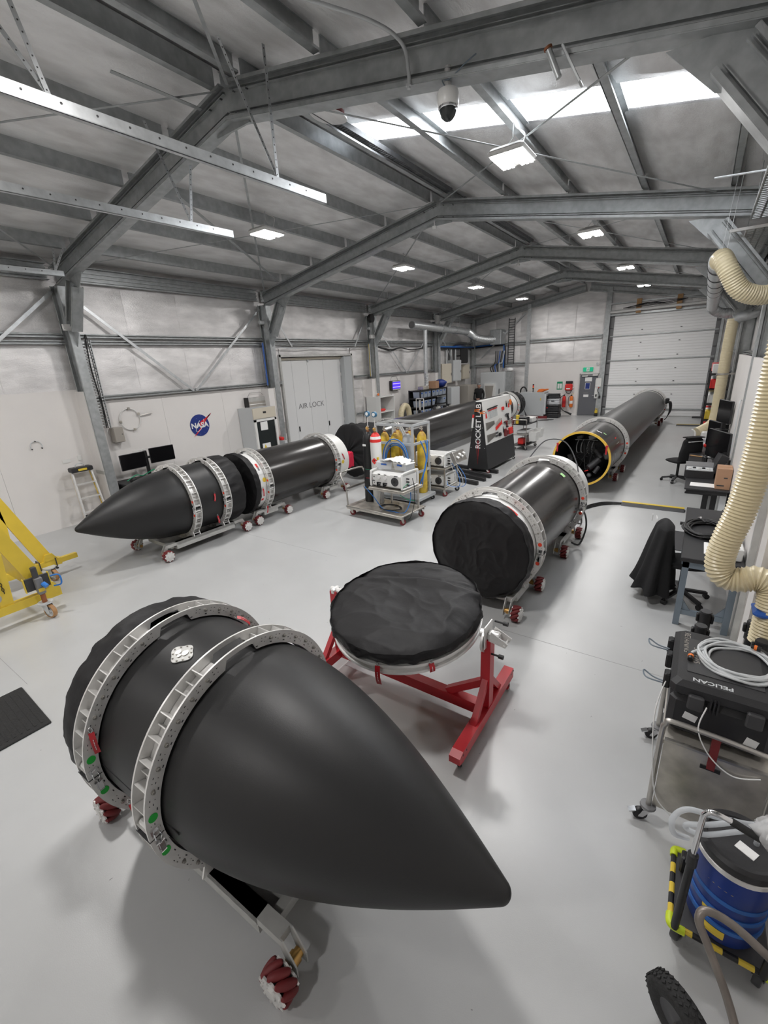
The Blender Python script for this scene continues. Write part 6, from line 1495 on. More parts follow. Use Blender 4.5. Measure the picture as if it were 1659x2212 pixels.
G().rbox((-.03, 0, 1.62), (.26, .1, .42), .02).obj('upper_box', 'white_gloss', wb2); G().rbox((-.1, .03, 1.3), (.16, .06, .9), .01).obj('back_plate', 'white_gloss', wb2); G().rbox((-.09, -.02, 1.0), (.06, .06, .12), .01).obj('switch', 'black', wb2); G().rbox((.07, -.02, .92), (.08, .06, .14), .01).obj('switch', 'black', wb2); G().cyl((.0, -.03, 1.38), (.0, -.06, 1.38), .02, n=10).obj('isolator', 'red_bright', wb2); pipe(wb2, 'cable', [(.02, -.02, 1.4), (-.04, -.05, 1.25), (.04, -.04, 1.1), (.06, -.03, .98)], .012, 'dark_grey')
fl_ = thing('floor_lantern', 'yellow work lantern on floor beside the personnel door', 'lantern', (-4.08, YF-.4, 0)); G().rbox((0, 0, .07), (.16, .14, .14), .02).obj('base', 'black', fl_); G().rbox((0, 0, .22), (.14, .12, .18), .04).obj('body', 'yellow', fl_); G().tube([(-.05, 0, .3), (-.03, 0, .38), (.03, 0, .38), (.05, 0, .3)], .012, 6).obj('handle', 'yellow', fl_)
# ---- cable ramps on the floor
def ramp(label, x0, x1, y):
    t = thing('cable_ramp', label, 'cable ramp', ((x0+x1)/2, y, 0)); L = (x1-x0)/2
    G().prism([(-.12, 0), (.12, 0), (.07, .05), (-.07, .05)], (-L, 0, 0), (0, 1, 0), (0, 0, 1), (2*L, 0, 0)).obj('body', 'dark_grey', t); G().prism([(-.02, .035), (.075, .035), (.065, .058), (-.02, .058)], (-L, 0, 0), (0, 1, 0), (0, 0, 1), (2*L, 0, 0)).obj('lid', 'yellow', t)
ramp('yellow and grey cable ramp on floor between booster and desks', -.98, .10, 9.9); ramp('far cable ramp on floor before the roller door', -.55, .35, 21.9)
for k in range(3):
    o = G().tube(spline([(-1.55, 7.6+.1*k, .3), (-1.45, 8.3, .02), (-1.6, 9.0+.12*k, .015), (-1.35, 9.6+.1*k, .015), (-.98, 9.86+.03*k, .02)], 8), .013, 7).obj('floor_cable', 'black'); tag(o, ('nearest', 'middle', 'farthest')[k]+' black floor cable from right stage to the cable ramp', 'cable', 'cables running to the ramp')
o = G().tube(spline([(-1.30, 6.9, .75), (-1.22, 7.2, .6), (-1.20, 7.35, .3), (-1.25, 7.2, .06), (-1.35, 7.1, .1)], 8), .014, 7).obj('drop_cable', 'black'); tag(o, 'black cable looping beside rear ring of the right stage', 'cable')
o = G().tube(spline([(-2.15, 7.25, 1.42), (-2.0, 7.6, 1.65), (-1.7, 7.7, 1.62), (-1.45, 7.5, 1.3), (-1.38, 7.3, 1.0)], 8), .010, 7).obj('arch_cable', 'dark_grey'); tag(o, 'grey cable arching over the rear ring of right stage', 'cable')
# ================================================================ right hand side
# ---- fat cream hoses and the duct
hs = thing('extraction_hose', 'fat ribbed cream hose hanging in front of the right wall', 'hose', (0, 0, 0))
ribbed(hs, 'hose', [(.62, 3.95, 3.75), (.48, 3.9, 3.45), (.42, 3.9, 3.08), (.413, 3.9, 2.54), (.405, 3.9, 2.22), (.375, 3.9, 1.88), (.325, 3.9, 1.62), (.315, 3.9, 1.44), (.36, 3.9, 1.345), (.45, 3.9, 1.335), (.55, 3.9, 1.37), (.635, 3.88, 1.33), (.66, 3.86, 1.18), (.66, 3.84, .9)], .090, 'hose_cream', .025, .13, 26, 12)
G().rbox((.655, 3.86, 1.14), (.20, .20, .05), .02).obj('blue_tape', 'blue', hs)
hu = thing('extraction_hose', 'ribbed cream hose curving from the silver duct to right wall', 'hose', (0, 0, 0))
ribbed(hu, 'hose', [(.0, 9.2, 4.25), (.02, 8.95, 4.23), (.12, 8.85, 4.05), (.30, 8.9, 3.78), (.55, 9.0, 3.68), (.80, 9.1, 3.72)], .13, 'hose_cream', .035, .09, 22, 12)
h2 = thing('extraction_hose', 'straight cream hose dropping to the far end of desks', 'hose', (0, 0, 0))
ribbed(h2, 'hose', [(.46, 14.25, 3.62), (.45, 14.25, 3.2), (.45, 14.25, 2.2), (.45, 14.25, 1.35), (.40, 14.2, 1.12), (.24, 14.05, 1.0), (.12, 13.95, .93)], .12, 'hose_cream', .035, .05, 18, 14)
G().lathe([(.125, -.02), (.14, -.02), (.14, .02), (.125, .02)], 20, (.45, 14.25, 2.35)).obj('clamp', 'steel', h2, 40); G().bb(.45, .7, 14.23, 14.27, 2.33, 2.37).obj('bracket', 'steel', h2)
du = thing('silver_duct', 'silver banded duct running under the right roof edge', 'duct', (0, 0, 0))
spiral(du, 'main_pipe', (.0, 9.2, 4.25), (.0, 18.6, 4.22), .15, 'galv_light')
for k in range(9): G().lathe([(.152, -.012), (.158, -.01), (.158, .01), (.152, .012)], 24, (0, 9.6+k*1.05, 4.24), 'y').obj('band', 'dark_grey', du, 40)
ribbed(du, 'bend', [(.0, 18.6, 4.22), (.02, 18.9, 4.16), (.2, 19.05, 4.05), (.5, 19.05, 4.0), (.85, 19.05, 4.0)], .15, 'galv_light', .06, .06, 18)
for y in (10.2, 13.5, 17.0): G().cyl((.0, y, 4.38), (.0, y, zroof(0)-.1), .006, n=6).obj('hanger', 'galv', du)
spiral(du, 'branch', (.46, 14.25, 3.60), (.95, 14.25, 3.75), .12, 'galv_light')
# ---- perforated cable trays and conduits in the right roof edge
ct = thing('cable_tray', 'perforated steel cable tray under right roof edge', 'cable tray', (0, 0, 0))
for y0, y1, z in ((5.2, 9.2, 4.72), (9.9, 14.4, 4.72)):
    g = G(); n = int((y1-y0)/.10)
    for k in range(n+1): g.bb(.28, .62, y0+k*.10, y0+k*.10+.045, z, z+.006)
    for x in (.28, .39, .50, .615): g.bb(x-.012, x+.012, y0, y1, z, z+.006)
    g.bb(.27, .28, y0, y1, z, z+.06); g.bb(.62, .63, y0, y1, z, z+.06); g.obj('tray', 'galv_light', ct)
for y in (5.6, 8.8, 10.4, 13.8):
    for x in (.30, .60): G().cyl((x, y, 4.7), (x, y, zroof(x)-.05), .005, n=6).obj('drop_rod', 'galv', ct)
G().tube([(-.2, 7.6, 4.95), (.3, 7.62, 4.92)], .012, 8).obj('stay_bar', 'galv_light', ct)
for y in (9.3,): G().bb(.05, .85, y-.02, y+.02, 4.62, 4.66).obj('strut', 'white_paint', ct)
ww = thing('hanging_wire', 'thin steel wires hanging by the right rafter', 'wire', (0, 0, 0))
for (x, y) in ((.0, 8.9), (.06, 9.0)): G().cyl((x, y, 4.35), (x+.05, y, zroof(x)-.05), .004, n=6).obj('wire', 'galv_light', ww)
# ---- near work table, blue grey legs
wt = thing('work_table', 'black topped work table with blue grey steel legs at right', 'table', (.375, 6.35, 0))
G().rbox((0, 0, .825), (.55, 1.94, .05), .006).obj('top', 'black_plastic', wt)
for y in (-.90, .90):
    for x in (-.22, .225): G().bb(x-.03, x+.03, y-.03, y+.03, 0, .80).obj('leg', 'blue_grey', wt)
    G().bb(-.22, .225, y-.02, y+.02, .14, .20).obj('stretcher', 'blue_grey', wt); G().bb(-.25, .255, y-.03, y+.03, .72, .80).obj('apron', 'blue_grey', wt)
    for s in (-1, 1): G().prism([(0, 0), (.08, 0), (0, .12)], (-.19 if s < 0 else .195, y-.01, .20), (-s, 0, 0), (0, 0, 1), (0, .02, 0)).obj('gusset', 'blue_grey', wt)
for x in (-.24, .24): G().bb(x-.02, x+.02, -.9, .9, .74, .80).obj('apron', 'blue_grey', wt)
def bigcoil(name, label, c, R, r, n, m_, cat, sq=1.0, seed=0):
    t = thing(name, label, cat, c)
    for k in range(n):
        q = random.Random(seed*50+k); ox, oy = q.uniform(-.03, .03), q.uniform(-.03, .03); rr = R*(1-.05*(k % 4)+q.uniform(-.02, .02)); tz = r+(k//3)*r*1.25
        G().tube([(ox+rr*math.cos(2*PI*i/28), oy+rr*sq*math.sin(2*PI*i/28), tz+.006*math.sin(i+k)) for i in range(28)], r, 7, True).obj('loop', m_, t, 60)
    return t
cc = bigcoil('cable_coil', 'large black cable coil on the work table', (.31, 6.35, .851), .22, .011, 12, 'black', 'cable', 1.5, 3)
pipe(cc, 'cable_end', [(.0, .22, .04), (-.06, .3, .07), (-.08, .2, .1)], .010, 'black'); G().cyl((-.08, .2, .1), (-.06, .16, .12), .014, n=8).obj('connector', 'chrome', cc)
for (x, y, w, d, h, m_, l) in ((.38, 5.75, .16, .36, .012, 'paper', 'white papers on near end of the work table'), (.50, 5.95, .22, .2, .16, 'taupe', 'taupe metal box at right of the work table'), (.46, 5.62, .1, .26, .02, 'grey_light', 'grey document holder on near corner of work table'), (.56, 6.9, .16, .3, .1, 'black', 'dark box at far right of work table'), (.575, 5.6, .1, .22, .14, 'white_gloss', 'white instrument against wall on the work table')):
    o = G().rbox((0, 0, h/2), (w, d, h), min(.01, h*.3)).obj('item', m_); o.name = 'paper_stack' if h < .015 else 'instrument_box'; o.location = (x, y, .8515); tag(o, l, 'box' if h > .05 else 'papers')
# ---- far desks
d2_ = thing('standing_desk', 'black standing desk with paper and cardboard box at right', 'desk', (.345, 10.2, 0))
G().rbox((0, 0, .735), (.62, 2.8, .03), .006).obj('top', 'black_plastic', d2_)
for y in (-1.1, 1.1):
    g = G(); g.bb(-.03, .05, y-.05, y-.0, 0.03, .72); g.bb(.09, .17, y-.05, y+.0, .03, .72); g.obj('leg_column', 'black', d2_); G().bb(-.28, .28, y-.05, y+.03, 0, .035).obj('foot', 'black', d2_)
G().bb(-.28, .28, -1.38, -1.34, .66, .72).obj('cable_tray', 'black', d2_); G().bb(.20, .29, -1.3, 1.3, .1, .68).obj('modesty_panel', 'grey_light', d2_)
d3_ = thing('standing_desk', 'far black desk cluttered with parts below the cream hose', 'desk', (.345, 12.95, 0))
G().rbox((0, 0, .735), (.62, 2.5, .03), .006).obj('top', 'dark_grey', d3_)
for y in (-1.0, 1.0): G().bb(.0, .1, y-.05, y, .03, .72).obj('leg_column', 'black', d3_); G().bb(-.28, .28, y-.05, y+.03, 0, .035).obj('foot', 'black', d3_)
def desk_item(name, label, cat, x, y, w, d, h, m_, rz=0, r=.01, z=.7515):
    o = G().rbox((0, 0, h/2), (w, d, h), min(r, h*.4)).obj(name, m_); o.location = (x, y, z); o.rotation_euler = (0, 0, rz); return tag(o, label, cat)
cbx = thing('cardboard_box', 'brown cardboard box on the near end of standing desk', 'box', (.55, 9.05, .7515)); G().bb(-.10, .10, -.14, .22, 0, .34).obj('carton', 'cardboard', cbx); G().bb(-.10, .10, .03, .05, .34, .342).obj('tape', 'wood', cbx); G().bb(-.08, .02, -.142, -.14, .05, .07).obj('print', 'dark_grey', cbx); G().bb(0, .05, -.142, -.14, .18, .2).obj('print', 'dark_grey', cbx)
desk_item('paper_sheet', 'white drawing sheet on near edge of standing desk', 'paper', .29, 9.10, .36, .26, .003, 'paper', -.05)
tx = thing('tool_box', 'open black tool case with grey tray on standing desk', 'tool case', (.22, 9.75, .7515))
G().bb(-.22, .22, -.16, .16, 0, .13).obj('base', 'black_plastic', tx); G().bb(-.20, .20, -.14, .14, .13, .145).obj('tray', 'grey_light', tx); G().bar((-.22, .2, .13), (-.22, .2, .14), .01, .01).obj('hinge', 'black', tx)
o = G().box((0, .30, .14), (.44, .28, .05), Matrix.Rotation(.1, 3, 'X')).obj('lid', 'mid_grey', tx)
for k in range(5): G().rbox((-.15+k*.07, -.05+.05*(k % 2), .155), (.05, .06, .02), .006).obj('tool_piece', ('alu', 'black')[k % 2], tx)
case2 = G().box((.50, 10.15, .93), (.12, .75, .34), Matrix.Rotation(.35, 3, 'Y') @ Matrix.Rotation(-.12, 3, 'X')).obj('case_lid', 'black_plastic'); tag(case2, 'long black case lid leaning on the standing desk', 'case')
def keyboard(label, x, y, rz):
    t = thing('keyboard', label, 'keyboard', (x, y, .7515), rz); G().rbox((0, 0, .01), (.15, .42, .02), .005).obj('base', 'black_plastic', t)
    g = G()
    for a in range(5):
        for b in range(13): g.bb(-.062+a*.026, -.040+a*.026, -.195+b*.03, -.17+b*.03, .02, .026)
    k = g.obj('keys', 'mid_grey', t); k['kind'] = 'stuff'
keyboard('black keyboard beside the red ear muffs on desk', .42, 12.1, .2); keyboard('black keyboard between the tool case and ear muffs', .38, 11.1, .1)
em = thing('ear_muffs', 'red ear muffs lying on the far desk', 'ear muffs', (.40, 12.75, .7515))
for x in (-.06, .08): G().sphere((x, 0, .06), .06, 14, (1, .7, 1)).obj('cup', 'red_bright', em, 60)
G().tube([(.01+.08*math.cos(math.radians(a)), .05+.1*math.sin(math.radians(a)), .06) for a in range(0, 181, 15)], .010, 6).obj('band', 'black', em)
for (n_, l, c_, x, y, w, d, h, m_, rz) in (('parts_box', 'white machine part on the far end of desk', 'part', .30, 13.95, .22, .25, .22, 'white_gloss', .3), ('wrap_bundle', 'white wrapped bundle on far desk beside cream hose', 'bundle', .52, 13.7, .24, .3, .26, 'paper', .1), ('clear_box', 'clear lidded box on the far desk', 'box', .22, 13.2, .24, .28, .16, 'clear_plastic', 0), ('wood_strip', 'brown wooden strip on desk behind the office chair', 'strip', .20, 11.6, .05, .34, .02, 'wood', 1.1), ('paper_sheet', 'white note papers on desk beside wooden strip', 'paper', .40, 11.65, .3, .12, .006, 'paper', .1), ('soldering_stand', 'black soldering stand on the standing desk', 'stand', .30, 10.75, .06, .2, .2, 'black', .2), ('glove_heap', 'white crumpled gloves on the standing desk', 'gloves', .52, 11.4, .14, .2, .08, 'paper', .4), ('mouse', 'pale computer mouse on the standing desk', 'mouse', .45, 10.5, .06, .11, .035, 'paper', .2)):
    desk_item(n_, l, c_, x, y, w, d, h, m_, rz, .03)
# monitors seen from behind along the wall
def bigscreen(label, x, y, z, rz, w, h, tilt=0):
    t = thing('monitor', label, 'monitor', (x, y, z), rz); R = Matrix.Rotation(tilt, 3, 'Y')
    G().rbox((0, 0, 0), (.035, w, h), .01, R).obj('housing', 'black_plastic', t); G().box((-.019, 0, 0), (.003, w-.03, h-.03), R).obj('screen', 'black_gloss', t); G().bb(-.02, .04, -.03, .03, -h/2-.13, -h/2+.05).obj('stand_neck', 'black', t); G().rbox((0, 0, -h/2-.13), (.18, .22, .015), .004).obj('stand_foot', 'black', t)
bigscreen('large black screen standing on desk next to cream hose', .47, 10.75, 1.17, .42, .80, .56); bigscreen('black screen behind the large one on the far desk', .47, 12.05, 1.17, .40, .8, .56); bigscreen('upper black screen tilted against the right wall', .52, 11.6, 1.72, .35, .6, .46)
# ---- office chair and jackets
def cast_base(t, r=.30, zc=.42, m_='black_plastic'):
    for k in range(5):
        a = 2*PI*k/5+.3; G().bar((.02*math.cos(a), .02*math.sin(a), .12), (r*math.cos(a), r*math.sin(a), .075), .045, .035).obj('base_arm', m_, t)
        p = (r*math.cos(a), r*math.sin(a)); g = G().cyl((p[0]-.025*math.sin(a), p[1]+.025*math.cos(a), .032), (p[0]+.025*math.sin(a), p[1]-.025*math.cos(a), .032), .032, n=14); g.cyl((p[0], p[1], .03), (p[0], p[1], .08), .01, n=6); g.obj('caster', 'black', t, 40)
    G().cyl((0, 0, .09), (0, 0, zc), .028, n=12).obj('gas_lift', 'black', t, 40)
def seat_g(R, zc, w=.25, d=.25):
    def fn(u, v):
        a = 2*PI*u; t = PI*v; c, s = math.cos(a), math.sin(a); k = 1/max(abs(c), abs(s))**.45
        return (w*math.sin(t)**.6*c*k*.9, d*math.sin(t)**.6*s*k*.9, zc+.05*math.cos(t))
    return G().grid(fn, 32, 12, True)
oc = thing('office_chair', 'black office chair with a dark jersey over its back by desk', 'chair', (-.14, 12.3, 0), math.radians(-48))
cast_base(oc); seat_g(0, .50, .27, .26).obj('seat', 'cloth_dark', oc, 60)
G().bar((.20, 0, .48), (.27, 0, .72), .05, .02).obj('back_post', 'black', oc)
def backf(u, v):
    x = .25+.05*v-.05*math.sin(PI*u); y = (u-.5)*.50*(1-.25*(v**2)); z = .60+.46*v-.05*abs(u-.5)*2*v
    return (x, y, z)
g = G().grid(backf, 12, 10); g.grid(lambda u, v: (backf(1-u, v)[0]+.05, backf(1-u, v)[1], backf(1-u, v)[2]), 12, 10); g.obj('backrest', 'cloth_dark', oc, 60)
jk = thing('jersey', 'dark jersey with white lettering draped over the office chair back', 'jersey', (-.14, 12.3, 0), math.radians(-48))
def jf(u, v):
    a = 2*PI*u; r1, r2 = .085+.03*noise.noise(Vector((math.cos(a)*3, v*3, 1))), .30-.08*v+.03*noise.noise(Vector((math.sin(a)*3, v*4, 2)))
    return (.28+.04*v+r1*math.cos(a), r2*math.sin(a)*(1 if v < .9 else .8), .56+.54*v)
g = G().grid(jf, 40, 14, True); g.add([(.28, 0, 1.1)], []); g.obj('cloth', 'cloth_dark', jk, 70); G().bb(.22, .40, -.2, .2, 1.085, 1.105).obj('shoulder', 'cloth_dark', jk)
g = G(); q = random.Random(2)
for k in range(11): g.bb(.395, .405, -.19+k*.034, -.165+k*.034, 1.00, 1.02)
pr = g.obj('lettering', 'paper', jk); pr['kind'] = 'stuff'
wh = thing('headset_stand', 'white curved headset stand on desk behind office chair', 'stand', (.09, 13.3, .7515)); pipe(wh, 'arm', [(0, 0, 0), (0, 0, .2), (-.03, 0, .3), (-.1, 0, .34)], .02, 'white_gloss'); G().rbox((0, 0, .008), (.1, .1, .016), .004).obj('foot', 'white_gloss', wh)
# big black coat on the second chair at the near table
c2 = thing('office_chair', 'black office chair under a long black coat at work table', 'chair', (.16, 6.12, 0), math.radians(8))
cast_base(c2, .31, .44); seat_g(0, .50, .26, .26).obj('seat', 'cloth_dark', c2, 60)
G().bar((-.22, 0, .48), (-.25, 0, .70), .05, .02).obj('back_post', 'black', c2); G().rbox((-.25, 0, .76), (.05, .34, .40), .025).obj('backrest', 'black_plastic', c2)
co = thing('coat', 'long black coat hanging over chair back beside the work table', 'coat', (.16, 6.12, 0), math.radians(8))
def coatf(u, v):
    a = 2*PI*u; ca, sa = math.cos(a), math.sin(a); k = 1-v            # v=1 top
    fold = .035*math.sin(a*7+1.3)*k+.05*noise.noise(Vector((ca*2.2, sa*2.2, v*1.6)))*k
    rx = .085+.14*k**1.1+fold; ry = .21+.13*k+fold
    cx = -.25-.07*k; z = .14+.90*v+.06*k*noise.noise(Vector((ca*2, sa*2, 9)))
    if v > .90: q = (1-v)/.10; rx *= .06+.94*q**.5; ry *= .30+.70*q**.5; z -= .02*(1-q)
    return (cx+rx*ca, ry*sa, z)
g = G().grid(coatf, 72, 36, True); n = len(g.v); g.f.append(tuple(range(n-72, n))); g.mi.append(0); g.obj('cloth', 'cloth_dark', co, 75)
g = G()
for k in range(4): g.bb(-.365, -.36, -.05+.03*k, -.028+.03*k, 1.02, 1.05)
pr = g.obj('lettering', 'paper', co); pr['kind'] = 'stuff'
pr = G().box((-.40, .12, 1.0), (.006, .02, .10), Matrix.Rotation(.3, 3, 'X')).obj('white_trim', 'paper', co)
m2 = G().rbox((0, 0, .008), (.42, .9, .016), .006).obj('floor_mat', 'dark_grey'); m2.location = (-.06, 8.2, 0); m2.rotation_euler = (0, 0, -.03); tag(m2, 'small grey mat on floor behind the long black coat', 'mat')
# ---- stanchion posts (black retractable belt posts)
for (x, y, l) in ((.30, 3.95, 'black belt post behind the case, left one of far pair'), (.27, 3.70, 'black belt post just behind the case edge'), (.60, 3.95, 'black belt post behind the case, by right wall'), (.63, 3.68, 'black belt post at right edge behind the case')):
    t = thing('belt_post', l, 'post', (x, y, 0), group='black belt posts'); G().lathe([(.17, 0), (.17, .015), (.05, .04), (.032, .05)], 24).obj('base', 'black', t, 40); G().cyl((0, 0, .04), (0, 0, .88), .032, n=18).obj('pole', 'black', t, 40); G().cyl((0, 0, .84), (0, 0, .985), .043, n=20).obj('belt_head', 'black_plastic', t, 40); G().cyl((0, 0, .985), (0, 0, .995), .038, n=20).obj('cap', 'dark_grey', t, 40); G().rbox((.048, 0, .93), (.02, .04, .07), .005).obj('belt_clip', 'black', t); G().rbox((-.048, 0, .93), (.02, .04, .07), .005).obj('belt_clip', 'black', t)
# ---- case on the steel trolley
tr = thing('steel_trolley', 'stainless steel trolley carrying the big black case at right', 'trolley', (.375, 3.12, 0))
G().bb(-.26, .27, -.40, .36, .64, .67).obj('deck', 'steel_worn', tr)
o = G().bb(-.245, .27, -.425, -.415, .14, .70).obj('side_panel', 'steel_worn', tr)
G().bb(-.245, .27, -.432, -.41, .69, .705).obj('panel_lip', 'steel', tr); G().rbox((.0, -.428, .60), (.10, .006, .03), .003).obj('hand_slot', 'black', tr)
pipe(tr, 'push_frame', [(-.265, -.43, .13), (-.265, -.43, .72), (-.25, -.43, .82), (-.20, -.43, .85), (.20, -.43, .83), (.27, -.43, .79), (.285, -.43, .70), (.285, -.43, .13)], .016, 'steel', 12, 6)
for x in (-.265, .285): G().cyl((x, .36, .12), (x, .36, .66), .016, n=10).obj('rear_post', 'steel', tr, 40)
for x, y in ((-.265, -.43), (.285, -.43), (-.265, .36), (.285, .36)):
    G().lathe([(.045, .118), (.048, .122), (.045, .135), (.02, .14)], 18, (x, y, 0)).obj('buffer_disc', 'mid_grey', tr, 40); caster(tr, x-.01, y, .118, .046, .03, 3.5, 'black', 'chrome', True)
G().bb(-.02, .02, -.436, -.40, .60, .84).obj('red_strap', 'red_dark', tr)
cs = thing('equipment_case', 'big black hard case lettered PELICAN on the steel trolley', 'case', (.38, 3.13, .671))
G().rbox((0, 0, .15), (.52, .64, .28), .035).obj('base', 'black_plastic', cs)
o = G().rbox((0, 0, .345), (.54, .66, .11), .03).obj('lid', 'black_plastic', cs)
G().bb(-.19, .19, -.2, .2, .40, .404).obj('lid_panel', 'dark_grey', cs)
for y in (-.18, .05, .24): g = G().rbox((-.285, y, .29), (.04, .07, .11), .008); g.obj('latch', 'black', cs)
for x in (-.13, .15):
    g = G().rbox((x, -.345, .29), (.08, .035, .10), .008); g.obj('latch', 'dark_grey', cs)
    for k in range(3): G().bb(x+.07+k*.018, x+.078+k*.018, -.345, -.32, .24, .34).obj('rib', 'black_plastic', cs)
text('lettering', 'PELICAN', .045, 'grey_light', cs, T(-.06, -.268, .4015) @ RZ(PI), .001, 1.15, 'CENTER', .001)
text('handwriting', 'RETAINING', .05, 'taupe', cs, T(-.20, .14, .4015) @ RZ(-PI/2), .0005, 1.0)
text('handwriting', 'SCREWS', .05, 'taupe', cs, T(-.145, .0, .4045) @ RZ(-PI/2), .0005, 1.0)
for (x, z, w, h) in ((-.14, .16, .07, .05), (.16, .10, .06, .09)): G().box((x, -.322, z), (w, .002, h), Matrix.Rotation(.2, 3, 'Y')).obj('torn_label', 'paper', cs)
for k, (y, z) in enumerate(((.10, .34), (-.12, .22))):
    pipe(cs, 'cable_tie', [(-.29, y, z), (-.36, y+.03, z-.01), (-.42, y+.05, z+.01), (-.40, y-.01, z), (-.30, y-.02, z)], .005, 'blue_grey', 6, 5)
ccl = bigcoil('cable_coil', 'grey cable coil with orange connectors on top of the case', (.46, 3.17, 1.0755), .20, .0085, 7, 'grey_light', 'cable', 1.0, 8)
pipe(ccl, 'cable_end', [(-.19, .02, .02), (-.24, -.02, .015), (-.255, -.06, .015)], .0085, 'grey_light')
for (a, b) in (((-.255, -.06, .015), (-.26, -.13, .015)), ((.06, .16, .05), (.11, .15, .05))):
    a, b = Vector(a), Vector(b); G().cyl(a, a+(b-a)*.3, .012, n=10).obj('connector', 'black', ccl); G().cyl(a+(b-a)*.3, a+(b-a)*.6, .017, n=12).obj('orange_collar', 'orange', ccl); G().cyl(a+(b-a)*.6, b, .015, n=12).obj('plug', 'black', ccl)
for (P, l, r, m_) in (([(.10, 2.95, 1.0), (.06, 2.8, .8), (.09, 2.69, .5), (.14, 2.67, .25), (.24, 2.66, .15)], 'thin white wire running down the steel trolley side', .004, 'paper'), ([(.30, 2.72, 1.0), (.28, 2.68, .86), (.36, 2.68, .70), (.48, 2.68, .62), (.60, 2.69, .66)], 'thin white wire sagging across the trolley panel', .004, 'paper')):
    tag(G().tube(spline(P, 8), r, 6).obj('wire', m_), l, 'wire')
# ---- blue drum on folding hand truck
dm = thing('drum', 'blue plastic drum with black clamp lid at right edge', 'drum', (.475, 2.15, .175))
G().lathe([(.135, 0), (.15, .03), (.155, .25), (.162, .44), (.155, .5)], 40).obj('body', 'blue_drum', dm, 40); G().lathe([(.160, .47), (.168, .475), (.168, .50), (.160, .505)], 40).obj('lock_ring', 'alu', dm, 40); G().lathe([(.166, .505), (.17, .515), (.17, .55), (.155, .565), (.135, .558), (.13, .548), (.0, .545)], 40).obj('lid', 'black_plastic', dm, 40)
G().box((.02, -.03, .548), (.08, .05, .003), Matrix.Rotation(-.5, 3, 'Z')).obj('label', 'paper', dm); G().cyl((.06, .03, .545), (.06, .03, .58), .012, n=12).obj('tube_stub', 'clear_plastic', dm)
for z, a in ((.30, .05), (.22, -.05), (.13, .1)): G().lathe([(.157, -.012), (.160, -.012), (.160, .012), (.157, .012)], 40, (0, 0, z)).obj('strap', 'blue_strap', dm, 40)
for z in (.36, .18, .06):
    G().lathe([(.1565, 0), (.1595, .02), (.1565, .05)], 10, (0, 0, z), a0=math.radians(230), a1=math.radians(270)).obj('hazard_mark', 'yellow', dm)
ht_ = thing('hand_truck', 'folding hand truck with yellow black striped frame under the drum', 'hand truck', (.45, 2.21, 0))
# deck with striped edge bars
G().rbox((0.02, 0, .155), (.40, .44, .03), .008).obj('deck', 'dark_grey', ht_)
def striped(name, a, b, r, n):
    a, b = Vector(a), Vector(b)
    for k in range(n): G().cyl(a+(b-a)*(k/n), a+(b-a)*((k+1)/n), r, n=10).obj(name, ('yellow', 'black')[k % 2], ht_)
striped('edge_bar', (-.185, -.18, .165), (-.185, .18, .165), .014, 6); striped('edge_bar', (-.15, -.22, .165), (.22, -.22, .165), .014, 6)
for p in ([(-.185, -.17, .165), (-.185, -.21, .165), (-.17, -.225, .165), (-.12, -.225, .165)], [(-.185, .17, .165), (-.18, .215, .165), (-.13, .225, .165)], [(.2, -.225, .165), (.23, -.225, .165), (.24, -.2, .165)]): pipe(ht_, 'bumper_corner', p, .02, 'yellow_green')
for x, y in ((-.15, -.18), (.19, -.18), (-.15, .18), (.19, .18)): caster(ht_, x, y, .14, .055, .035, 1.2, 'dark_grey', 'black_plastic')
G().cyl((-.165, -.23, .17), (-.160, -.23, .70), .018, n=12).obj('mast', 'black', ht_, 40); G().cyl((-.160, -.23, .64), (-.160, -.23, .71), .023, n=12).obj('mast_collar', 'black_plastic', ht_, 40)
pipe(ht_, 'chrome_handle', [(-.160, -.23, .68), (-.158, -.23, .93), (-.15, -.23, .985), (-.125, -.23, 1.005), (-.06, -.23, .998)], .0125, 'chrome', 12, 6); pipe(ht_, 'handle_grip', [(-.06, -.23, .998), (.04, -.23, .97), (.15, -.23, .95)], .017, 'black_rubber', 12)
pipe(ht_, 'chrome_handle', [(.15, -.23, .95), (.19, -.23, .94), (.2, -.23, .9), (.2, -.23, .70)], .0125, 'chrome', 12, 6); G().cyl((.19, -.23, .17), (.2, -.23, .72), .018, n=12).obj('mast', 'black', ht_, 40)
G().rbox((-.135, .10, .24), (.05, .06, .12), .008).obj('hinge_plate', 'black', ht_)
tb_ = [(.27, 2.10, .66), (.205, 2.02, .74), (.19, 2.02, .83), (.24, 2.05, .89), (.36, 2.07, .90), (.50, 2.10, .92), (.60, 2.2, .95)]
tag(G().tube(spline(tb_, 10), .013, 10).obj('clear_tube', 'translucent', None, 60), 'translucent tube looping over the drum lid', 'tube'); tag(G().tube(spline([(.40, 2.04, .93), (.32, 2.02, .88), (.25, 2.03, .82), (.255, 2.05, .77), (.32, 2.05, .78), (.42, 2.06, .86), (.56, 2.12, .93)], 10), .012, 10).obj('clear_tube', 'translucent', None, 60), 'second translucent tube crossing behind the chrome handle', 'tube')
def bagf2(u, v):
    a = 2*PI*u; t = PI*v; n_ = noise.noise(Vector((math.cos(a)*2, math.sin(a)*2, v*5)))*.5+noise.noise(Vector((math.cos(a)*6, math.sin(a)*6, v*9)))*.3; r = .085*(1+.5*n_); return (r*math.sin(t)*math.cos(a)*1.3, r*math.sin(t)*math.sin(a), r*.8*math.cos(t))
o = G().grid(bagf2, 28, 18, True).obj('plastic_bag', 'clear_film', None, 60); o.location = (.58, 2.0, 1.0); tag(o, 'crumpled clear plastic bag on the hand truck handle', 'bag')
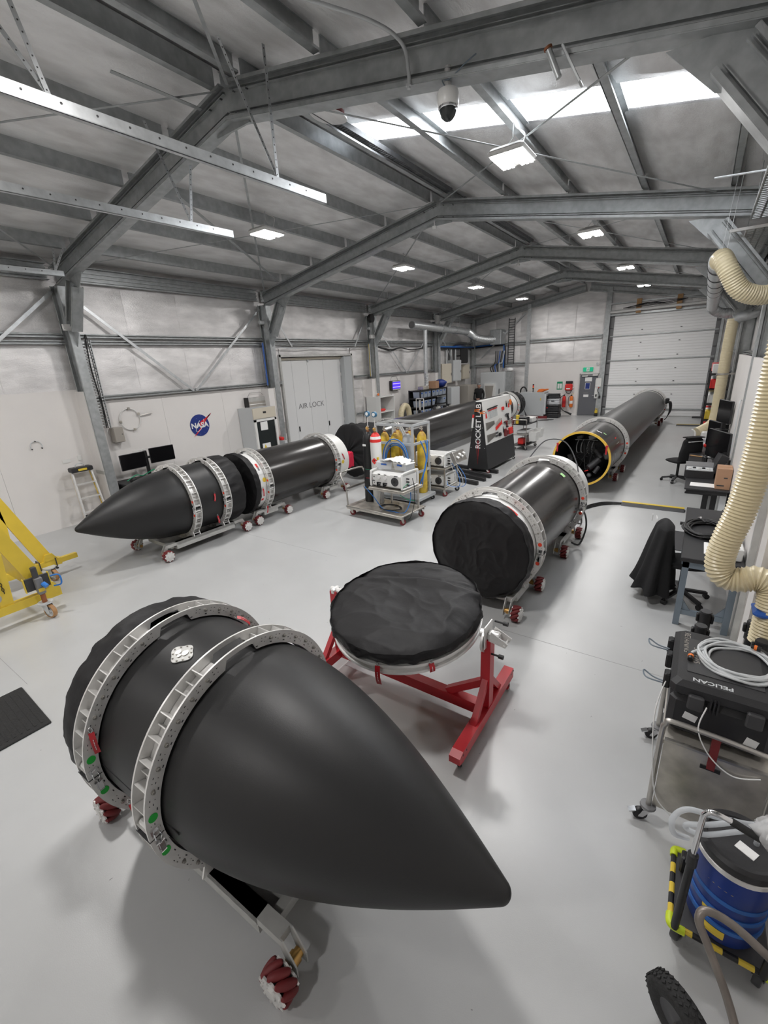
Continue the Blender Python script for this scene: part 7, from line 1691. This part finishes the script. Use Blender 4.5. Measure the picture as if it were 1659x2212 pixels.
# ---- rusty hand truck with tyre, bottom corner
hk = thing('sack_truck', 'brown steel sack truck with black pneumatic tyre at bottom right', 'sack truck', (.43, 1.50, 0))
t_ = [(.13, -.045), (.155, -.04), (.165, -.02), (.167, 0), (.165, .02), (.155, .04), (.13, .045)]
HM = T(-.10, .10, .167) @ RZ(math.radians(-40)) @ RX(math.radians(6))
g = G(HM); g.lathe([(r, h) for r, h in [(.085, -.03), (.11, -.04), (.14, -.042), (.158, -.032), (.165, 0), (.158, .032), (.14, .042), (.11, .04), (.085, .03)]], 40, (0, 0, 0), 'y', False, False)
for k in range(36):
    for j in range(3):
        a = 2*PI*(k+.5*(j % 2))/36; R = Matrix.Rotation(-a, 3, 'Y') @ Matrix.Rotation(.7, 3, 'X'); g.box((.164*math.cos(a), (-.022+.022*j), .164*math.sin(a)), (.006, .014, .014), R)
g.obj('tyre', 'black_rubber', hk, 50)
g = G(HM); g.lathe([(.02, -.03), (.06, -.022), (.088, -.03), (.088, .03), (.06, .022), (.02, .03)], 28, (0, 0, 0), 'y'); g.obj('rim', 'dark_grey', hk, 40)
G().cyl((-.13, .06, .167), (.26, -.02, .167), .016, n=10).obj('axle', 'steel_brown', hk, 40)
pipe(hk, 'loop_handle', [(.08, -.06, .22), (.07, -.03, .38), (.0, .02, .58), (-.09, .07, .75), (-.13, .10, .82), (-.11, .13, .855), (-.02, .13, .85), (.12, .10, .80), (.22, .08, .76)], .016, 'steel_brown', 12, 8)
G().tube([(.10, -.06, .15), (.22, .08, .76), (.26, .13, 1.0)], .018, 12).obj('upright', 'steel_brown', hk, 40)
G().prism([(0, 0), (.2, 0), (.2, .8), (.12, .85)], (.10, -.05, .12), (1, .1, 0), (.05, .17, 1), (.004, -.006, 0)).obj('back_plate', 'copper_rust', hk)
# ---- storage rack at the far right
sr = thing('storage_rack', 'black storage rack with white bins behind the cream hose', 'rack', (.50, 18.6, 0))
for y in (-1.2, 1.2):
    for x in (-.25, .25): G().bb(x-.02, x+.02, y-.02, y+.02, 0, 2.3).obj('post', 'black', sr)
for z in (.3, .8, 1.3, 1.75, 2.2): G().bb(-.26, .26, -1.2, 1.2, z-.03, z).obj('shelf_board', 'black', sr)
q = random.Random(6)
for zi, z in enumerate((.3, .8, 1.3, 1.75, 2.2)):
    for k in range(4):
        m_ = q.choice(('white_gloss', 'clear_plastic', 'white_gloss', 'red_bright', 'yellow')) if zi else 'red_bright'
        o = G().rbox((0, 0, .15), (.38, .42, .28), .02).obj('storage_bin', m_); o.location = (.46, 17.75+k*.56, z+.0015); tag(o, '%s storage bin on %s shelf of the far right rack, %s' % ({'white_gloss': 'white', 'clear_plastic': 'clear', 'red_bright': 'red', 'yellow': 'yellow'}[m_], ('bottom', 'second', 'third', 'fourth', 'top')[zi], ('nearest', 'second nearest', 'third nearest', 'farthest')[k]), 'bin', 'bins on the far right rack')
# ================================================================ things hung in the roof
def strut(label, x, ye, L, z, sl, hangers):
    t = thing('hanging_channel', label, 'channel', (x, ye, z), -math.atan(sl), group='galvanised channels hung from the roof'); y0, y1 = -L, 0.0
    g = G(); w, h = .05, .09
    g.bb(-w/2, w/2, y0, y1, h/2-.006, h/2); g.bb(-w/2, w/2, y0, y1, -h/2, -h/2+.006); g.bb(-w/2-.004, -w/2, y0, y1, -h/2, h/2); g.bb(w/2-.012, w/2, y0, y1, -h/2, -h/2+.02); g.bb(w/2-.006, w/2+.001, y0, y1, -h/2+.006, h/2); g.obj('channel', 'galv_light', t)
    n = int((y1-y0)/.24)
    for k in range(n): G().cyl((w/2, y0+.12+k*.24, .012), (w/2+.003, y0+.12+k*.24, .012), .009, n=8).obj('bolt_hole', 'dark_grey', t)
    for (y, a, b) in hangers:
        for (tx, ty) in (a, b):
            p0 = Vector((0, y, h/2)); p1 = Vector((tx, y+ty, zroof(x+tx)-z-.14)); gg = G().bar(p0, p1, .034, .004, (1, 0, 0)); o = gg.obj('perforated_strap', 'galv_light', t)
            d = p1-p0; m = int(d.length/.06); hg = G(); e = Vector((1, 0, 0))
            for k in range(m): c = p0+d*((k+.5)/m); hg.cyl(c-e*.0035, c+e*.0035, .006, n=6)
            s_ = hg.obj('strap_holes', 'dark_grey', o); s_['kind'] = 'stuff'
    return t
strut('long galvanised channel hung nearest the viewpoint, crossing the first frame', -3.97, 4.70, 6.2, 4.9, .049, ((-2.78, (-.35, -.55), (-.1, -.2)), (-.7, (-.25, -.35), (.05, -.05))))
strut('second galvanised channel hung in the roof, ending in midair', -5.86, 4.82, 6.2, 4.9, .071, ((-.62, (-.2, -.30), (-.1, .25)),))
strut('third galvanised channel hung low beside the left column', -9.95, 4.18, 5.5, 4.90, .075, ((-.12, (0, .05), (.05, .2)),))
# dome camera
dcam = thing('dome_camera', 'white dome security camera under the nearest frame', 'camera', (-2.16, 4.33, 5.10))
G().lathe([(.085, .02), (.095, .04), (.095, .11), (.085, .135), (.05, .14)], 28).obj('housing', 'white_gloss', dcam, 40); G().lathe([(.0, -.085), (.035, -.075), (.062, -.05), (.075, -.01), (.078, .02)], 28, cap1=True).obj('dome', 'glass_dark', dcam, 60); G().lathe([(.078, .0), (.084, .005), (.084, .02), (.078, .02)], 28).obj('trim_ring', 'chrome', dcam, 40); G().cyl((0, 0, .14), (0, 0, .30), .03, n=12).obj('stem', 'white_paint', dcam)
pipe(dcam, 'cable', [(0, -.03, .14), (-.03, -.05, .20), (.05, -.06, .18), (.2, -.09, .22), (.3, -.09, .25)], .005, 'blue_grey')
# conduit on the near rafter, bracket with pipe stub
cdt = thing('conduit', 'grey conduit bent down across the nearest rafter', 'conduit', (0, 0, 0)); pipe(cdt, 'pipe', [(-3.55, 3.2, zroof(-3.5)-.06), (-3.2, 3.6, zroof(-3.2)-.10), (-2.75, 4.05, zroof(-2.7)-.14), (-2.55, 4.22, zroof(-2.5)-.25), (-2.5, 4.24, 5.45), (-2.5, 4.24, 5.32)], .016, 'grey_light', 10, 6)
G().rbox((-2.5, 4.24, 5.35), (.05, .03, .03), .006).obj('saddle', 'grey_light', cdt)
br = thing('pipe_stub', 'bracket with short black tipped pipe under nearest right rafter', 'bracket', (-1.2, 4.22, 4.98)); G().rbox((.10, .02, .04), (.02, .10, .30), .004, Matrix.Rotation(-.5, 3, 'Y')).obj('plate', 'galv_light', br); G().cyl((.02, -.02, -.02), (-.06, -.05, .16), .022, n=12).obj('pipe', 'galv', br, 40); G().cyl((-.06, -.05, .16), (-.065, -.053, .175), .03, n=14).obj('tip', 'copper_rust', br, 40)
# round roof vents and sensors
for (x, y, l) in ((-4.55, 5.6, 'round red rimmed roof opening below the ridge, nearest'), (-4.3, 11.0, 'round red rimmed roof opening left of ridge, second bay'), (-3.5, 11.6, 'round red rimmed roof opening right of ridge, second bay'), (-3.7, 16.5, 'round roof opening in the third bay')):
    s_ = 1 if x > XC else -1; t = thing('roof_vent', l, 'vent', (x, y, zroof(x)-.10)); t.rotation_euler = (0, s_*.18, 0)
    G().lathe([(.20, -.02), (.21, -.02), (.21, .06), (.20, .06)], 28, cap0=False, cap1=False).obj('rim', 'red_dark', t, 40); G().lathe([(.0, -.012), (.2, -.012)], 28).obj('disc', 'grey_light', t); G().lathe([(.21, -.03), (.25, -.02), (.25, 0), (.21, 0)], 28).obj('flange', 'foil_roof', t, 40)
for (x, y, l) in ((-5.0, 9.45, 'small white smoke detector under second frame apex'), (-5.0, 14.75, 'small white smoke detector under third frame apex')):
    t = thing('smoke_detector', l, 'detector', (x, y-.08, 5.66)); G().lathe([(.0, -.04), (.04, -.035), (.055, 0), (.05, .02), (.02, .03)], 20).obj('dome', 'white_gloss', t, 40); G().cyl((0, 0, .02), (0, 0, .12), .012, n=8).obj('stem', 'white_paint', t)
# flat steel stays in the left roof
for k, (a, b, l) in enumerate((((-5.6, 3.3, 6.1), (-5.35, 4.2, 6.0), 'short flat steel stay above the nearest apex'), ((-7.3, 5.0, 5.75), (-9.6, 9.2, 5.25), 'long flat steel stay in the first left bay'))):
    g = G().bar(a, b, .06, .006, (0, 0, 1)); tag(g.obj('steel_stay', 'galv'), l, 'stay')
# conduits and boxes on the columns of the left wall
for (y, l) in ((9.58, 'blue and grey conduits on the second column'), (14.87, 'grey conduits and black reel on the third column')):
    t = thing('column_conduit', l, 'conduit', (XL+.16, y-.20, 2.6))
    for k, m_ in enumerate(('blue', 'grey_light', 'blue')): G().cyl((.0+.05*k, -.03*k, 0), (.0+.05*k, -.03*k, 1.2), .018, n=8).obj('pipe', m_ if y < 10 else ('grey_light', 'yellow', 'grey_light')[k], t, 40)
    G().rbox((.1, 0, 1.75), (.12, .16, .10), .02).obj('clip_box', 'grey_light', t)
    if y > 10: G().lathe([(.12, -.06), (.15, -.06), (.15, .06), (.12, .06)], 20, (.2, 0, 2.1), 'x').obj('cable_reel', 'black', t, 40); G().rbox((.2, .0, 1.45), (.12, .25, .14), .02).obj('switch_box', 'white_paint', t)
t = thing('alarm_beacon', 'small orange alarm on the third column above cubby shelf', 'alarm', (XL+.40, 14.70, 1.90)); G().cyl((0, 0, 0), (.05, 0, 0), .05, n=14).obj('base', 'white_paint', t); G().sphere((.08, 0, 0), .05, 12).obj('lens', 'orange', t, 60)
cv = thing('cable_swag', 'black cables swagged along the left girt past the air lock', 'cable', (XL+.14, 0, 0))
for k in range(2): pipe(cv, 'cable', [(0, 15.2, 3.72), (.01, 16.2, 3.60-.05*k), (.01, 17.0, 3.66), (.01, 18.0, 3.58), (0, 19.6, 3.72)], .022, 'black')
for k in range(2): pipe(cv, 'cable', [(0, 9.9, 3.70), (.01, 10.8, 3.66-.02*k), (.01, 11.9, 3.69), (.01, 13.0, 3.66), (0, 14.5, 3.70)], .012, 'grey_light')
bp = thing('column_plate', 'pale square plate on the nearest left column', 'plate', (XL+.38, 4.25, 3.98)); G().rbox((.0, -.0, .06), (.05, .16, .12), .004).obj('plate', 'alu', bp)
for y_, z_ in ((-.06, .03), (.06, .03), (-.06, .10), (.06, .10)): G().cyl((.025, y_, z_), (.03, y_, z_), .006, n=6).obj('screw', 'dark_grey', bp)
# ================================================================ lamps
def highbay(x, y, z, rz, label):
    t = thing('high_bay_lamp', label, 'lamp', (x, y, z), rz, 'LED high bay lamps'); t.scale = (1.15, 1.12, 1.0)
    g = G().rbox((0, 0, .07), (.40, .50, .07), .03); g.rbox((0, 0, .12), (.22, .3, .05), .02); g.obj('housing', 'white_paint', t)
    for k, xx in enumerate((-.155, -.105, -.055, .055, .105, .155)):
        G().bb(xx-.016, xx+.016, -.21, .21, .012, .032).obj('led_strip', 'led', t)
    for xx in (-.105, .105): G().bb(xx-.08, xx+.08, -.225, .225, .03, .036).obj('reflector', 'white_gloss', t)
    g = G(); top = zroof(x)-z-.12
    for q in (-1, 1): g.bar((q*.09, 0, .14), (0, 0, .26), .008, .008)
    g.cyl((0, 0, .26), (0, 0, top), .005, n=6); g.obj('hanger', 'galv_light', t)
    g = G().tube(spline([(.05, .1, .15), (.09, .12, .3), (.02, .05, top-.05), (0, 0, top)], 5), .006, 5); g.obj('cable', 'white_paint', t)
    for xx in (-.155, -.105, -.055, .055, .105, .155):
        ld = bpy.data.lights.new('lamp_light', 'AREA'); ld.shape = 'RECTANGLE'; ld.size = .03; ld.size_y = .42; ld.energy = LAMP_W/6; ld.color = (1.0, .975, .955)
        lo = bpy.data.objects.new('lamp_light', ld); COL.objects.link(lo); lo.parent = t; lo.location = (xx, 0, .008)
for (x, y, l) in ((-2.33, 6.45, 'bright LED high bay lamp below the skylight, nearest on the right slope'), (-2.30, 11.2, 'second LED high bay lamp along the right roof slope'), (-2.28, 16.2, 'third LED high bay lamp along the right roof slope'), (-2.26, 21.0, 'farthest LED high bay lamp on the right slope, before the roller door'),
                  (-7.15, 6.70, 'nearest LED high bay lamp on the left slope, beside the hanging channels'), (-7.1, 11.5, 'second LED high bay lamp along the left roof slope'), (-7.1, 16.4, 'third LED high bay lamp along the left roof slope'), (-7.06, 21.4, 'farthest LED high bay lamp on the left slope'),
                  (-2.33, 2.0, 'LED high bay lamp overhead, above the foreground nose cone'), (-7.15, 1.8, 'LED high bay lamp overhead on the left, above the floor mat'), (-2.3, -3.2, 'LED high bay lamp behind the viewpoint on the right'), (-7.15, -3.2, 'LED high bay lamp behind the viewpoint on the left')):  # rear pair: unseen fill lamps added to soften the near shadows
    highbay(x, y, zroof(x)-.53, 0, l)
